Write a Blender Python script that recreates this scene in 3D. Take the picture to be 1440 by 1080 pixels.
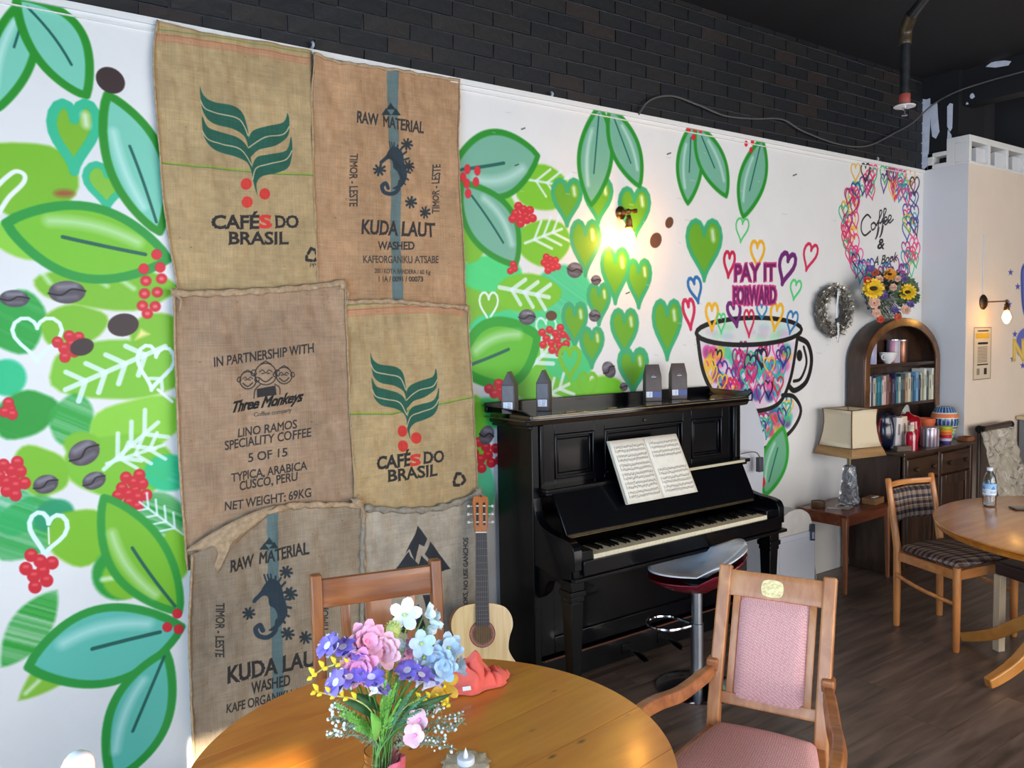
import bpy, math, random
import numpy as np
from mathutils import Vector, Matrix, Euler, noise as mnoise
random.seed(7); RNG = np.random.RandomState(5)
for o in list(bpy.data.objects): bpy.data.objects.remove(o)
SC = bpy.context.scene; COL = SC.collection
PI = math.pi
# ------------------------------------------------------------------ camera (solved from the vanishing points of wall and piano)
FPX, CX, CY, EYE = 1120.0, 720.0, 540.0, 1.68
_vp = np.array([1607., -98.]); _vy = 18000.
_vx = (-_vp[1]*_vy-FPX*FPX)/_vp[0]
_X = np.array([_vp[0], _vp[1], FPX]); _X /= np.linalg.norm(_X)
_Z = -np.array([_vx, _vy, FPX]); _Z /= np.linalg.norm(_Z)
_Y = np.cross(_Z, _X)
RW = np.array([_X, _Y, _Z])            # world <- camera (x right, y down, z forward)
def at(px, py, ax, v):
    """point of the room, measured in the photo, on the plane ax = v"""
    d = RW @ np.array([px-CX, py-CY, FPX]); i = 'xyz'.index(ax)
    o = np.array([0, 0, EYE]); return Vector(o+(v-o[i])/d[i]*d)
cam = bpy.data.cameras.new('camera'); cam.sensor_width = 36; cam.lens = 36*FPX/1440; cam.clip_start = .05
camo = bpy.data.objects.new('camera', cam); COL.objects.link(camo)
m = Matrix.Identity(4)
for i in range(3):
    m[i][0] = RW[i][0]; m[i][1] = -RW[i][1]; m[i][2] = -RW[i][2]
m[2][3] = EYE; camo.matrix_world = m; SC.camera = camo
# ------------------------------------------------------------------ world, sun, windows, exposure
SC.view_settings.view_transform = 'Standard'; SC.view_settings.look = 'None'
SC.view_settings.exposure = 0.0; SC.view_settings.gamma = 1; SC.view_settings.use_curve_mapping = False
w = bpy.data.worlds.new('world'); SC.world = w; w.use_nodes = True
bgn = w.node_tree.nodes['Background']; bgn.inputs[0].default_value = (.62, .78, 1, 1); bgn.inputs[1].default_value = 1.2
def area(name, loc, rot, sx, sy, power, col):
    l = bpy.data.lights.new(name, 'AREA'); l.shape = 'RECTANGLE'; l.size = sx; l.size_y = sy; l.energy = power; l.color = col
    o = bpy.data.objects.new(name, l); COL.objects.link(o); o.location = loc; o.rotation_euler = rot; return o
area('daylight_left_window', (-1.42, .3, 1.45), (0, -PI/2, 0), 1.9, 3.0, 140, (.44, .69, 1))
area('daylight_shopfront', (3.0, -2.5, 1.6), (PI/2, 0, 0), 4.4, 2.1, 205, (1, .955, .92))
area('daylight_right_window', (7.0, -2.5, 1.6), (PI/2, 0, 0), 1.8, 2.1, 60, (1, .93, .84))
sl = bpy.data.lights.new('sun', 'SUN'); sl.energy = 24; sl.color = (1, .92, .72); sl.angle = math.radians(.8)
so = bpy.data.objects.new('sun', sl); COL.objects.link(so)
so.rotation_euler = Vector((.27, .84, -.362)).to_track_quat('-Z', 'Y').to_euler()
# ------------------------------------------------------------------ mesh helpers
class MB:
    def __init__(s): s.v = []; s.f = []
    def add(s, vs, fs, M=None):
        b = len(s.v)
        s.v += [tuple(M @ Vector(p)) if M is not None else tuple(p) for p in vs]
        s.f += [tuple(b+i for i in f) for f in fs]; return s
    def box(s, x0, x1, y0, y1, z0, z1, M=None):
        vs = [(x, y, z) for z in (z0, z1) for y in (y0, y1) for x in (x0, x1)]
        return s.add(vs, [(0, 2, 3, 1), (4, 5, 7, 6), (0, 1, 5, 4), (2, 6, 7, 3), (0, 4, 6, 2), (1, 3, 7, 5)], M)
    def bar(s, p0, p1, w, h, w1=None, h1=None, up=(0, 0, 1)):
        p0 = Vector(p0); p1 = Vector(p1); d = (p1-p0).normalized(); up = Vector(up)
        if abs(d.dot(up)) > .95: up = Vector((0, 1, 0))
        a = d.cross(up).normalized(); b = a.cross(d); w1 = w if w1 is None else w1; h1 = h if h1 is None else h1
        vs = []
        for p, ww, hh in ((p0, w, h), (p1, w1, h1)):
            for sa, sb in ((-1, -1), (1, -1), (1, 1), (-1, 1)): vs.append(p+a*sa*ww/2+b*sb*hh/2)
        return s.add(vs, [(3, 2, 1, 0), (4, 5, 6, 7), (0, 1, 5, 4), (1, 2, 6, 5), (2, 3, 7, 6), (3, 0, 4, 7)])
    def sweep(s, pts, rs, n=10, sec=None, closed=False, up=(0, 0, 1)):
        """sweep a section (circle or list of (a,b)) along pts; rs scale per point"""
        pts = [Vector(p) for p in pts]; N = len(pts)
        if not isinstance(rs, (list, tuple)): rs = [rs]*N
        sec = sec or [(math.cos(2*PI*i/n), math.sin(2*PI*i/n)) for i in range(n)]; n = len(sec)
        vs = []; a = None
        for i, p in enumerate(pts):
            if closed: t = pts[(i+1) % N]-pts[i-1]
            else: t = pts[min(i+1, N-1)]-pts[max(i-1, 0)]
            if t.length < 1e-9: t = Vector((0, 0, 1))
            t.normalize()
            if a is None:
                u = Vector(up)
                if abs(u.dot(t)) > .95: u = Vector((1, 0, 0))
                a = t.cross(u).normalized()
            else:
                a = a-t*a.dot(t); a.normalize()
            b = a.cross(t)
            for x, y in sec: vs.append(p+a*x*rs[i]+b*y*rs[i])
        fs = []
        for i in range(N if closed else N-1):
            for j in range(n):
                k = (j+1) % n; i2 = (i+1) % N
                fs.append((i*n+j, i2*n+j, i2*n+k, i*n+k))
        if not closed: fs += [tuple(range(n)), tuple(range((N-1)*n, N*n))[::-1]]
        return s.add(vs, fs)
    def lathe(s, prof, n=24, M=None, cap=True):
        vs = [(r*math.cos(2*PI*i/n), r*math.sin(2*PI*i/n), z) for r, z in prof for i in range(n)]
        fs = [(k*n+i, k*n+(i+1) % n, (k+1)*n+(i+1) % n, (k+1)*n+i) for k in range(len(prof)-1) for i in range(n)]
        if cap: fs += [tuple(range(n))[::-1], tuple(range((len(prof)-1)*n, len(prof)*n))]
        return s.add(vs, fs, M)
    def prism(s, poly, z0, z1, M=None):
        n = len(poly); vs = [(x, y, z0) for x, y in poly]+[(x, y, z1) for x, y in poly]
        fs = [tuple(range(n))[::-1], tuple(range(n, 2*n))]+[(i, (i+1) % n, n+(i+1) % n, n+i) for i in range(n)]
        return s.add(vs, fs, M)
    def grid(s, fn, nu, nv, thick=None, M=None):
        vs = [fn(i/nu, j/nv) for j in range(nv+1) for i in range(nu+1)]
        fs = [(j*(nu+1)+i, j*(nu+1)+i+1, (j+1)*(nu+1)+i+1, (j+1)*(nu+1)+i) for j in range(nv) for i in range(nu)]
        return s.add(vs, fs, M)
    def ball(s, c, r, n=10, sz=1, M=None):
        prof = [(max(r*math.sin(PI*k/n), 1e-4), -r*sz*math.cos(PI*k/n)) for k in range(n+1)]
        T = Matrix.Translation(Vector(c)); return s.lathe(prof, n*2 if n < 8 else 16, (M @ T) if M else T)
def mesh_of(mb, name, smooth=35):
    me = bpy.data.meshes.new(name); me.from_pydata(mb.v, [], mb.f); me.validate(); me.update()
    if smooth:
        me.polygons.foreach_set('use_smooth', [True]*len(me.polygons)); me.set_sharp_from_angle(angle=math.radians(smooth))
    return me
def obj(name, mb, mat, parent=None, bevel=0, smooth=35, seg=2, solid=0, subd=0):
    me = mesh_of(mb, name, smooth) if isinstance(mb, MB) else mb
    if mat is not None and not len(me.materials): me.materials.append(mat)
    o = bpy.data.objects.new(name, me); COL.objects.link(o)
    if parent: o.parent = parent
    if subd: mm = o.modifiers.new('s', 'SUBSURF'); mm.levels = mm.render_levels = subd
    if solid: mm = o.modifiers.new('t', 'SOLIDIFY'); mm.thickness = solid; mm.offset = 0
    if bevel: mm = o.modifiers.new('b', 'BEVEL'); mm.width = bevel; mm.segments = seg; mm.limit_method = 'ANGLE'; mm.angle_limit = math.radians(40)
    return o
def tag(o, label, cat, group=None):
    o['label'] = label; o['category'] = cat
    if group: o['group'] = group
    return o
def thing(name, label, cat, loc=(0, 0, 0), rz=0, group=None):
    o = bpy.data.objects.new(name, None); COL.objects.link(o); o.location = loc; o.rotation_euler = (0, 0, rz)
    o.empty_display_size = .05; return tag(o, label, cat, group)
def struct(name, mb, mat, parent=None, bevel=0, smooth=35):
    o = obj(name, mb, mat, parent, bevel, smooth)
    if not parent: o['kind'] = 'structure'
    return o
def dup(root, loc, rz, label):
    r = root.copy(); COL.objects.link(r); r.location = loc; r.rotation_euler = (0, 0, rz); r['label'] = label
    for ch in list(root.children):
        c = ch.copy(); COL.objects.link(c); c.parent = r
        for g in ch.children: d = g.copy(); COL.objects.link(d); d.parent = c
    return r
def cr(pts, n=8, closed=False):
    """Catmull-Rom through points"""
    P = [np.array(p, float) for p in pts]; N = len(P); out = []
    R_ = range(N) if closed else range(N-1)
    for i in R_:
        if closed: a, b, c, d = P[i-1], P[i], P[(i+1) % N], P[(i+2) % N]
        else: a, b, c, d = P[max(i-1, 0)], P[i], P[i+1], P[min(i+2, N-1)]
        for k in range(n):
            t = k/n; out.append(.5*((2*b)+(c-a)*t+(2*a-5*b+4*c-d)*t*t+(3*b-a-3*c+d)*t**3))
    if not closed: out.append(P[-1])
    return [tuple(p) for p in out]
# ------------------------------------------------------------------ materials
def lin(c):
    c = [x/255 for x in c[:3]]
    return tuple(x/12.92 if x <= .04045 else ((x+.055)/1.055)**2.4 for x in c)+(1,)
def newmat(name):
    mt = bpy.data.materials.new(name); mt.use_nodes = True; nt = mt.node_tree
    return mt, nt, nt.nodes['Principled BSDF']
def nd(nt, t, **kw):
    n = nt.nodes.new(t)
    for k, v in kw.items(): setattr(n, k, v)
    return n
def mat(name, col, rough=.5, metal=0, var=.0, vscale=8, bump=0, bscale=60, coat=0, spec=.5, emit=None, es=0, trans=0, sheen=0, stretch=None, alpha=1):
    mt, nt, b = newmat(name); L = nt.links
    b.inputs['Base Color'].default_value = lin(col); b.inputs['Roughness'].default_value = rough; b.inputs['Metallic'].default_value = metal
    b.inputs['Specular IOR Level'].default_value = spec; b.inputs['Coat Weight'].default_value = coat; b.inputs['Coat Roughness'].default_value = .08
    b.inputs['Transmission Weight'].default_value = trans; b.inputs['Sheen Weight'].default_value = sheen; b.inputs['Alpha'].default_value = alpha
    if trans and 'glass' in name and 'clear' in name: b.inputs['IOR'].default_value = 1.25
    if emit: b.inputs['Emission Color'].default_value = lin(emit); b.inputs['Emission Strength'].default_value = es
    if var or bump:
        tc = nd(nt, 'ShaderNodeTexCoord'); mp = nd(nt, 'ShaderNodeMapping'); L.new(tc.outputs['Object'], mp.inputs[0])
        if stretch: mp.inputs['Scale'].default_value = stretch
    if var:
        n = nd(nt, 'ShaderNodeTexNoise'); n.inputs['Scale'].default_value = vscale; n.inputs['Detail'].default_value = 5
        L.new(mp.outputs[0], n.inputs['Vector'])
        r = nd(nt, 'ShaderNodeValToRGB'); c = np.array(lin(col)[:3])
        r.color_ramp.elements[0].color = tuple(c*(1-var))+(1,); r.color_ramp.elements[1].color = tuple(np.minimum(c*(1+var), 1))+(1,)
        r.color_ramp.elements[0].position = .3; r.color_ramp.elements[1].position = .7
        L.new(n.outputs['Fac'], r.inputs[0]); L.new(r.outputs[0], b.inputs['Base Color'])
    if bump:
        n2 = nd(nt, 'ShaderNodeTexNoise'); n2.inputs['Scale'].default_value = bscale; n2.inputs['Detail'].default_value = 4
        L.new(mp.outputs[0], n2.inputs['Vector']); bp = nd(nt, 'ShaderNodeBump'); bp.inputs['Strength'].default_value = bump; bp.inputs['Distance'].default_value = .004
        L.new(n2.outputs['Fac'], bp.inputs['Height']); L.new(bp.outputs[0], b.inputs['Normal'])
    return mt
def wood(name, c1, c2, grain=(1, 12, 12), scale=3, rough=.4, coat=.2, rand=0, knots=0):
    """grain runs along the axis whose stretch is smallest"""
    mt, nt, b = newmat(name); L = nt.links
    tc = nd(nt, 'ShaderNodeTexCoord'); mp = nd(nt, 'ShaderNodeMapping'); mp.inputs['Scale'].default_value = grain; L.new(tc.outputs['Object'], mp.inputs[0])
    src = mp.outputs[0]
    if rand:
        oi = nd(nt, 'ShaderNodeObjectInfo'); ad = nd(nt, 'ShaderNodeVectorMath', operation='ADD'); ml = nd(nt, 'ShaderNodeMath', operation='MULTIPLY'); ml.inputs[1].default_value = 37
        L.new(oi.outputs['Random'], ml.inputs[0]); L.new(src, ad.inputs[0]); L.new(ml.outputs[0], ad.inputs[1]); src = ad.outputs[0]
    n = nd(nt, 'ShaderNodeTexNoise'); n.inputs['Scale'].default_value = scale; n.inputs['Detail'].default_value = 7; n.inputs['Distortion'].default_value = .6
    L.new(src, n.inputs['Vector'])
    r = nd(nt, 'ShaderNodeValToRGB'); r.color_ramp.elements[0].color = lin(c1); r.color_ramp.elements[1].color = lin(c2)
    r.color_ramp.elements[0].position = .33; r.color_ramp.elements[1].position = .67
    L.new(n.outputs['Fac'], r.inputs[0]); out = r.outputs[0]
    if rand:
        hs = nd(nt, 'ShaderNodeHueSaturation'); mr = nd(nt, 'ShaderNodeMapRange'); mr.inputs[3].default_value = 1-rand; mr.inputs[4].default_value = 1+rand
        L.new(oi.outputs['Random'], mr.inputs[0]); L.new(mr.outputs[0], hs.inputs['Value']); L.new(out, hs.inputs['Color']); out = hs.outputs[0]
    if knots:
        v = nd(nt, 'ShaderNodeTexVoronoi'); v.inputs['Scale'].default_value = knots; m2 = nd(nt, 'ShaderNodeMapping'); m2.inputs['Scale'].default_value = (1, 2.2, 1)
        L.new(tc.outputs['Object'], m2.inputs[0]); L.new(m2.outputs[0], v.inputs['Vector'])
        kr = nd(nt, 'ShaderNodeValToRGB'); kr.color_ramp.elements[0].color = (1, 1, 1, 1); kr.color_ramp.elements[0].position = .035; kr.color_ramp.elements[1].color = (0, 0, 0, 1); kr.color_ramp.elements[1].position = .1
        L.new(v.outputs['Distance'], kr.inputs[0]); mx = nd(nt, 'ShaderNodeMix', data_type='RGBA'); mx.inputs['B'].default_value = lin([x*.42 for x in c1])
        L.new(kr.outputs[0], mx.inputs['Factor']); L.new(out, mx.inputs['A']); out = mx.outputs['Result']
    L.new(out, b.inputs['Base Color'])
    b.inputs['Roughness'].default_value = rough; b.inputs['Coat Weight'].default_value = coat; b.inputs['Coat Roughness'].default_value = .15
    bp = nd(nt, 'ShaderNodeBump'); bp.inputs['Strength'].default_value = .12; bp.inputs['Distance'].default_value = .002
    L.new(n.outputs['Fac'], bp.inputs['Height']); L.new(bp.outputs[0], b.inputs['Normal'])
    return mt
# ------------------------------------------------------------------ paint: flat print computed as shapes on a surface
class Canvas:
    """covers the rectangle x0..x1, z0..z1 (metres) of a surface; map(px,py) gives a place on it"""
    def __init__(s, x0, x1, z0, z1, res, base, mp=None):
        s.x0, s.x1, s.z0, s.z1, s.res = x0, x1, z0, z1, res
        s.W = int((x1-x0)/res); s.H = int((z1-z0)/res); s.a = np.empty((s.H, s.W, 3), np.float32); s.a[:] = np.array(base)/255.
        s.mp = mp
    def tr(s, pts):
        if s.mp: pts = [s.mp(*p) for p in pts]
        p = np.array(pts, float); return np.c_[(p[:, 0]-s.x0)/s.res, (p[:, 1]-s.z0)/s.res]
    def box(s, p, pad):
        x0 = max(int(p[:, 0].min()-pad), 0); x1 = min(int(p[:, 0].max()+pad)+2, s.W); y0 = max(int(p[:, 1].min()-pad), 0); y1 = min(int(p[:, 1].max()+pad)+2, s.H)
        return x0, x1, y0, y1
    def dist(s, p, bx, closed=True):
        x0, x1, y0, y1 = bx; X, Y = np.meshgrid(np.arange(x0, x1)+.5, np.arange(y0, y1)+.5)
        d = np.full(X.shape, 1e9, np.float32); ins = np.zeros(X.shape, bool); n = len(p)
        for i in range(n if closed else n-1):
            a = p[i]; b = p[(i+1) % n]; e = b-a; L2 = max(e @ e, 1e-9)
            t = np.clip(((X-a[0])*e[0]+(Y-a[1])*e[1])/L2, 0, 1)
            np.minimum(d, (X-a[0]-t*e[0])**2+(Y-a[1]-t*e[1])**2, out=d)
            if closed and a[1] != b[1]:
                c = ((a[1] > Y) != (b[1] > Y)) & (X < (b[0]-a[0])*(Y-a[1])/(b[1]-a[1])+a[0]); ins ^= c
        return np.sqrt(d), ins
    def blend(s, bx, cov, col, tex=None):
        x0, x1, y0, y1 = bx; c = np.array(col)/255.; v = s.a[y0:y1, x0:x1]
        v += (c-v)*cov[..., None]
    def unit(s, pts):
        """canvas pixels per photo pixel near pts (vertical)"""
        if not s.mp: return 1/s.res
        c = np.mean(np.array(pts, float), 0); a = s.mp(c[0], c[1]); b = s.mp(c[0], c[1]+4); return abs(a[1]-b[1])/4/s.res
    def fill(s, pts, col, soft=1, alpha=1, streak=0):
        p = s.tr(pts); u = s.unit(pts); so_ = max(soft*u, .7); bx = s.box(p, so_+1)
        if bx[1] <= bx[0] or bx[3] <= bx[2]: return
        d, ins = s.dist(p, bx); sd = np.where(ins, d, -d); cov = np.clip(sd/so_+.5, 0, 1)*alpha
        if streak:
            n = streaks(cov.shape, streak); cov = cov*n
        s.blend(bx, cov, col)
    def shade(s, pts, col, soft, alpha, side):
        pass
    def line(s, pts, w_, col, soft=1, alpha=1, closed=False, w1=None):
        p = s.tr(pts); u = s.unit(pts); so_ = max(soft*u, .7); hw = w_*u/2; bx = s.box(p, hw+so_+1)
        if bx[1] <= bx[0] or bx[3] <= bx[2]: return
        d, _ = s.dist(p, bx, closed); cov = np.clip((hw-d)/so_+.5, 0, 1)*alpha; s.blend(bx, cov, col)
    def text(s, txt, px, py, wd, ht, col, slope=0, vert=0, bold=0, shear=0, alpha=1, spacing=1, wear=0, f=None):
        """txt fitted into the box with lower-left corner px,py; vert=+-1 runs up/down"""
        V, T = glyphs(txt, 0, shear, spacing); V = V.copy()
        mn = V.min(0); mx = V.max(0); V = (V-mn)/(mx-mn)
        out = []
        for x, y in V:
            if vert: out.append(vmap(px, py, x, y, wd, ht, vert))
            else: out.append((px+x*wd, py-y*ht+slope*x*wd))
        p = s.tr(out); bx = s.box(p, 4)
        if bx[1] <= bx[0] or bx[3] <= bx[2]: return
        x0, x1, y0, y1 = bx; cov = np.zeros((y1-y0, x1-x0), np.float32); u_ = s.unit([(px, py)]); dil = bold*1.5*ht*u_ if not vert else bold*1.5*ht*u_
        for t in T:
            a, b, c = p[t[0]], p[t[1]], p[t[2]]
            ar = (b[0]-a[0])*(c[1]-a[1])-(b[1]-a[1])*(c[0]-a[0])
            if abs(ar) < 1e-6: continue
            if ar < 0: b, c = c, b
            q = np.array([a, b, c]); pd_ = 1+dil; i0 = max(int(q[:, 0].min()-pd_), x0); i1 = min(int(q[:, 0].max()+pd_+1), x1); j0 = max(int(q[:, 1].min()-pd_), y0); j1 = min(int(q[:, 1].max()+pd_+1), y1)
            if i1 <= i0 or j1 <= j0: continue
            X, Y = np.meshgrid(np.arange(i0, i1)+.5, np.arange(j0, j1)+.5); dm = None
            for k in range(3):
                u0 = q[k]; u1 = q[(k+1) % 3]; e = u1-u0; l = math.hypot(*e)
                if l < 1e-6: continue
                dd = (e[0]*(Y-u0[1])-e[1]*(X-u0[0]))/l; dm = dd if dm is None else np.minimum(dm, dd)
            cc = np.clip(dm+.62+dil, 0, 1); v = cov[j0-y0:j1-y0, i0-x0:i1-x0]; np.maximum(v, cc, out=v)
        if wear: cov = cov*np.clip(1.15-wear*fbm(cov.shape, 10), 0, 1)
        s.blend(bx, cov*alpha, col)
    def speck(s, amt, sc):
        s.a *= (1+amt*(fbm((s.H, s.W), sc)-.5))[..., None]
    def image(s, name):
        im = bpy.data.images.new(name, s.W, s.H); px = np.ones((s.H, s.W, 4), np.float32); px[..., :3] = np.clip(s.a, 0, 1)
        im.pixels.foreach_set(px.ravel()); im.update(); im.pack(); return im
def vmap(px, py, x, y, wd, ht, vert):
    return (px+ht-y*ht, py-x*wd) if vert > 0 else (px+y*ht, py+x*wd)
def fbm(shape, sc):
    h, w_ = shape; out = np.zeros(shape, np.float32); amp = .5; tot = 0
    for k in range(3):
        s_ = max(sc/2**k, 1.5); gh = int(h/s_)+3; gw = int(w_/s_)+3; g = RNG.rand(gh, gw).astype(np.float32)
        y = np.arange(h)/s_; x = np.arange(w_)/s_; yi = y.astype(int); xi = x.astype(int); fy = (y-yi)[:, None]; fx = (x-xi)[None]
        fy = fy*fy*(3-2*fy); fx = fx*fx*(3-2*fx)
        a = g[yi][:, xi]; b = g[yi][:, xi+1]; c = g[yi+1][:, xi]; d = g[yi+1][:, xi+1]
        out += amp*((a*(1-fx)+b*fx)*(1-fy)+(c*(1-fx)+d*fx)*fy); tot += amp; amp *= .5
    return out/tot
def streaks(shape, k):
    h, w_ = shape; g = fbm((h, w_+h), 6); y = np.arange(h)[:, None]; x = np.arange(w_)[None]
    yy = (np.arange(h)[:, None]*1.0+np.arange(w_)[None]*.55).astype(int) % h
    n = fbm((h, 8), 5)[:, 4]; return np.clip(1.25-k*1.3*n[yy], .2, 1)
_gl = {}
def glyphs(txt, bold, shear, spacing):
    key = (txt, bold, shear, spacing)
    if key in _gl: return _gl[key]
    cu = bpy.data.curves.new('t', 'FONT'); cu.body = txt; cu.offset = bold; cu.shear = shear; cu.space_character = spacing; cu.resolution_u = 3
    o = bpy.data.objects.new('t', cu); COL.objects.link(o); bpy.context.view_layer.update()
    me = o.evaluated_get(bpy.context.evaluated_depsgraph_get()).to_mesh(); me.calc_loop_triangles()
    V = np.array([v.co[:2] for v in me.vertices]); T = [tuple(t.vertices) for t in me.loop_triangles]
    bpy.data.objects.remove(o); bpy.data.curves.remove(cu); _gl[key] = (V, T); return V, T
def canvas_mat(name, cv, rough=.6, bump=0, bscale=300, weave=0, spec=.4):
    mt, nt, b = newmat(name); L = nt.links; im = cv.image(name)
    uv = nd(nt, 'ShaderNodeUVMap'); ti = nd(nt, 'ShaderNodeTexImage', image=im); ti.extension = 'EXTEND'; L.new(uv.outputs[0], ti.inputs[0])
    out = ti.outputs[0]; b.inputs['Roughness'].default_value = rough; b.inputs['Specular IOR Level'].default_value = spec
    if weave:
        sx = nd(nt, 'ShaderNodeTexCoord'); hs = []
        for rot in (0, 1):
            mp = nd(nt, 'ShaderNodeMapping'); mp.inputs['Scale'].default_value = (420, 1, 14) if rot == 0 else (14, 1, 420); L.new(sx.outputs['Object'], mp.inputs[0])
            n = nd(nt, 'ShaderNodeTexNoise'); n.inputs['Scale'].default_value = .8; n.inputs['Detail'].default_value = 2; L.new(mp.outputs[0], n.inputs['Vector']); hs.append(n.outputs['Fac'])
        ad = nd(nt, 'ShaderNodeMath', operation='ADD'); L.new(hs[0], ad.inputs[0]); L.new(hs[1], ad.inputs[1])
        mr = nd(nt, 'ShaderNodeMapRange'); mr.inputs[1].default_value = .6; mr.inputs[2].default_value = 1.4; mr.inputs[3].default_value = 1-weave; mr.inputs[4].default_value = 1+weave; L.new(ad.outputs[0], mr.inputs[0])
        hv = nd(nt, 'ShaderNodeHueSaturation'); L.new(mr.outputs[0], hv.inputs['Value']); L.new(out, hv.inputs['Color']); out = hv.outputs[0]
        bp = nd(nt, 'ShaderNodeBump'); bp.inputs['Strength'].default_value = .5; bp.inputs['Distance'].default_value = .002; L.new(ad.outputs[0], bp.inputs['Height']); L.new(bp.outputs[0], b.inputs['Normal'])
    elif bump:
        tc = nd(nt, 'ShaderNodeTexCoord'); n = nd(nt, 'ShaderNodeTexNoise'); n.inputs['Scale'].default_value = bscale; L.new(tc.outputs['Object'], n.inputs['Vector'])
        bp = nd(nt, 'ShaderNodeBump'); bp.inputs['Strength'].default_value = bump; bp.inputs['Distance'].default_value = .002; L.new(n.outputs['Fac'], bp.inputs['Height']); L.new(bp.outputs[0], b.inputs['Normal'])
    L.new(out, b.inputs['Base Color']); return mt
def set_uv(me, fn):
    uv = me.uv_layers.new(name='UVMap'); co = [fn(v.co) for v in me.vertices]
    for lp in me.loops: uv.data[lp.index].uv = co[lp.vertex_index]
# shapes in photo pixels
def lens(ax, ay, bx, by, w_, bend=0, n=22, pw=.8, skew=0):
    a = np.array([ax, ay]); b = np.array([bx, by]); d = b-a; l = math.hypot(*d); nn = np.array([-d[1], d[0]])/l; L_ = []; R_ = []
    for i in range(n+1):
        t = i/n; c = a+d*t+nn*bend*math.sin(PI*t); tt = t**(1+skew) if skew >= 0 else 1-(1-t)**(1-skew); h = w_*math.sin(PI*tt)**pw
        L_.append(tuple(c+nn*h)); R_.append(tuple(c-nn*h))
    return L_+R_[::-1][1:-1]
def heartp(cx, cy, w_, h, rot=0, n=28):
    out = []; c = math.cos(math.radians(rot)); s_ = math.sin(math.radians(rot))
    for i in range(n):
        t = 2*PI*i/n; x = 16*math.sin(t)**3/32*w_; y = -(13*math.cos(t)-5*math.cos(2*t)-2*math.cos(3*t)-math.cos(4*t)+2.5)/29*h
        out.append((cx+x*c-y*s_, cy+x*s_+y*c))
    return out
def ell(cx, cy, rx, ry, rot=0, n=26, jig=0):
    c = math.cos(math.radians(rot)); s_ = math.sin(math.radians(rot)); out = []; ph = random.random()*6
    for i in range(n):
        t = 2*PI*i/n; j = 1+jig*math.sin(3*t+ph)+jig*.6*math.sin(5*t+2*ph); x = rx*math.cos(t)*j; y = ry*math.sin(t)*j; out.append((cx+x*c-y*s_, cy+x*s_+y*c))
    return out
TEAL = (122, 202, 176); TEALR = (116, 176, 150); GRN = (34, 142, 38); LIME = (122, 186, 40); DKV = (22, 92, 80); WHT = (236, 240, 244); RED = (214, 36, 52); MINT = (36, 190, 130)
DARKG = (38, 160, 62)
def leaf(cv, ax, ay, bx, by, w_, fillc=TEAL, oc=GRN, ow=6, bend=0, vein=(.15, .7), hl=1, skew=0, pw=.8):
    P_ = lens(ax, ay, bx, by, w_, bend, skew=skew, pw=pw)
    cv.fill(P_, fillc, 2); cv.line(P_, ow*1.25, oc, 2.4, closed=True)
    d = np.array([bx-ax, by-ay]); l = math.hypot(*d); nn = np.array([-d[1], d[0]])/l; a = np.array([ax, ay])
    if hl:
        q = [tuple(a+d*t+nn*(bend*math.sin(PI*t)+hl*w_*.5*math.sin(PI*t))) for t in np.linspace(.25, .8, 10)]
        cv.line(q, w_*.16, (225, 245, 240), w_*.35, .75)
    if vein:
        q = [tuple(a+d*t+nn*(bend*math.sin(PI*t))) for t in np.linspace(vein[0], vein[1], 8)]
        cv.line(q, max(w_*.1, 2.2), DKV, 1.4)
def gheart(cv, cx, cy, w_, h, rot=0, fillc=(104, 168, 34), oc=(58, 168, 112), ow=7):
    P_ = heartp(cx, cy, w_, h, rot); cv.fill(P_, fillc, 2); cv.line(P_, ow, oc, 2, closed=True)
    cv.line([(cx+w_*.24, cy-h*.32), (cx+w_*.27, cy-h*.18)], w_*.13, (240, 248, 240), w_*.16, .85)
def oheart(cv, cx, cy, w_, h, col, lw, rot=0, alpha=1):
    P_ = heartp(cx, cy, w_, h, rot, 24); cv.line(P_, lw, col, 1.2, alpha, closed=True)
def bean(cv, cx, cy, rx, ry, rot=0, dark=0):
    base = (58, 42, 42) if dark else (82, 74, 82)
    cv.fill(ell(cx, cy, rx, ry, rot), base, 1.5)
    if not dark:
        c = math.cos(math.radians(rot)); s_ = math.sin(math.radians(rot)); f = lambda x, y: (cx+x*c-y*s_, cy+x*s_+y*c)
        cv.line([f(rx*-.45, -ry*.45), f(rx*.45, -ry*.55)], ry*.5, (150, 146, 158), ry*.5, .75)
        cv.line([f(rx*-.4, ry*.5), f(rx*.5, ry*.4)], ry*.3, (134, 130, 142), ry*.4, .6)
        cv.line(cr([f(-rx, ry*.1), f(-rx*.3, ry*.25), f(rx*.25, -ry*.25), f(rx, -ry*.1)], 4), max(ry*.14, 1.3), (30, 22, 26), 1)
def berries(cv, cx, cy, n, r, sp, jit=1):
    for k in range(n):
        a = k*2.4; rr = sp*math.sqrt((k+.3)/n); x = cx+rr*math.cos(a); y = cy+rr*math.sin(a)
        cv.fill(ell(x, y, r, r), (206, 34, 48), 1.5); cv.line([(x-r*.2, y-r*.3), (x+r*.2, y-r*.3)], r*.35, (244, 120, 120), r*.4, .7)
def berry(cv, L_, r):
    for x, y in L_: cv.fill(ell(x, y, r, r), RED, 1.5)
def fern(cv, ax, ay, bx, by, n, l, lw=3.2, col=(222, 238, 240)):
    cv.line([(ax, ay), (bx, by)], lw, col, 1.5, .85); d = np.array([bx-ax, by-ay], float); L0 = math.hypot(*d); d /= L0
    for k in range(n):
        t = (k+1)/(n+1); p = np.array([ax, ay])+d*L0*t
        for sd in (-1, 1):
            an = math.radians(48)*sd; q = (d[0]*math.cos(an)-d[1]*math.sin(an), d[0]*math.sin(an)+d[1]*math.cos(an))
            cv.line([tuple(p), (p[0]+q[0]*l, p[1]+q[1]*l)], lw, col, 1.5, .85)
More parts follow.
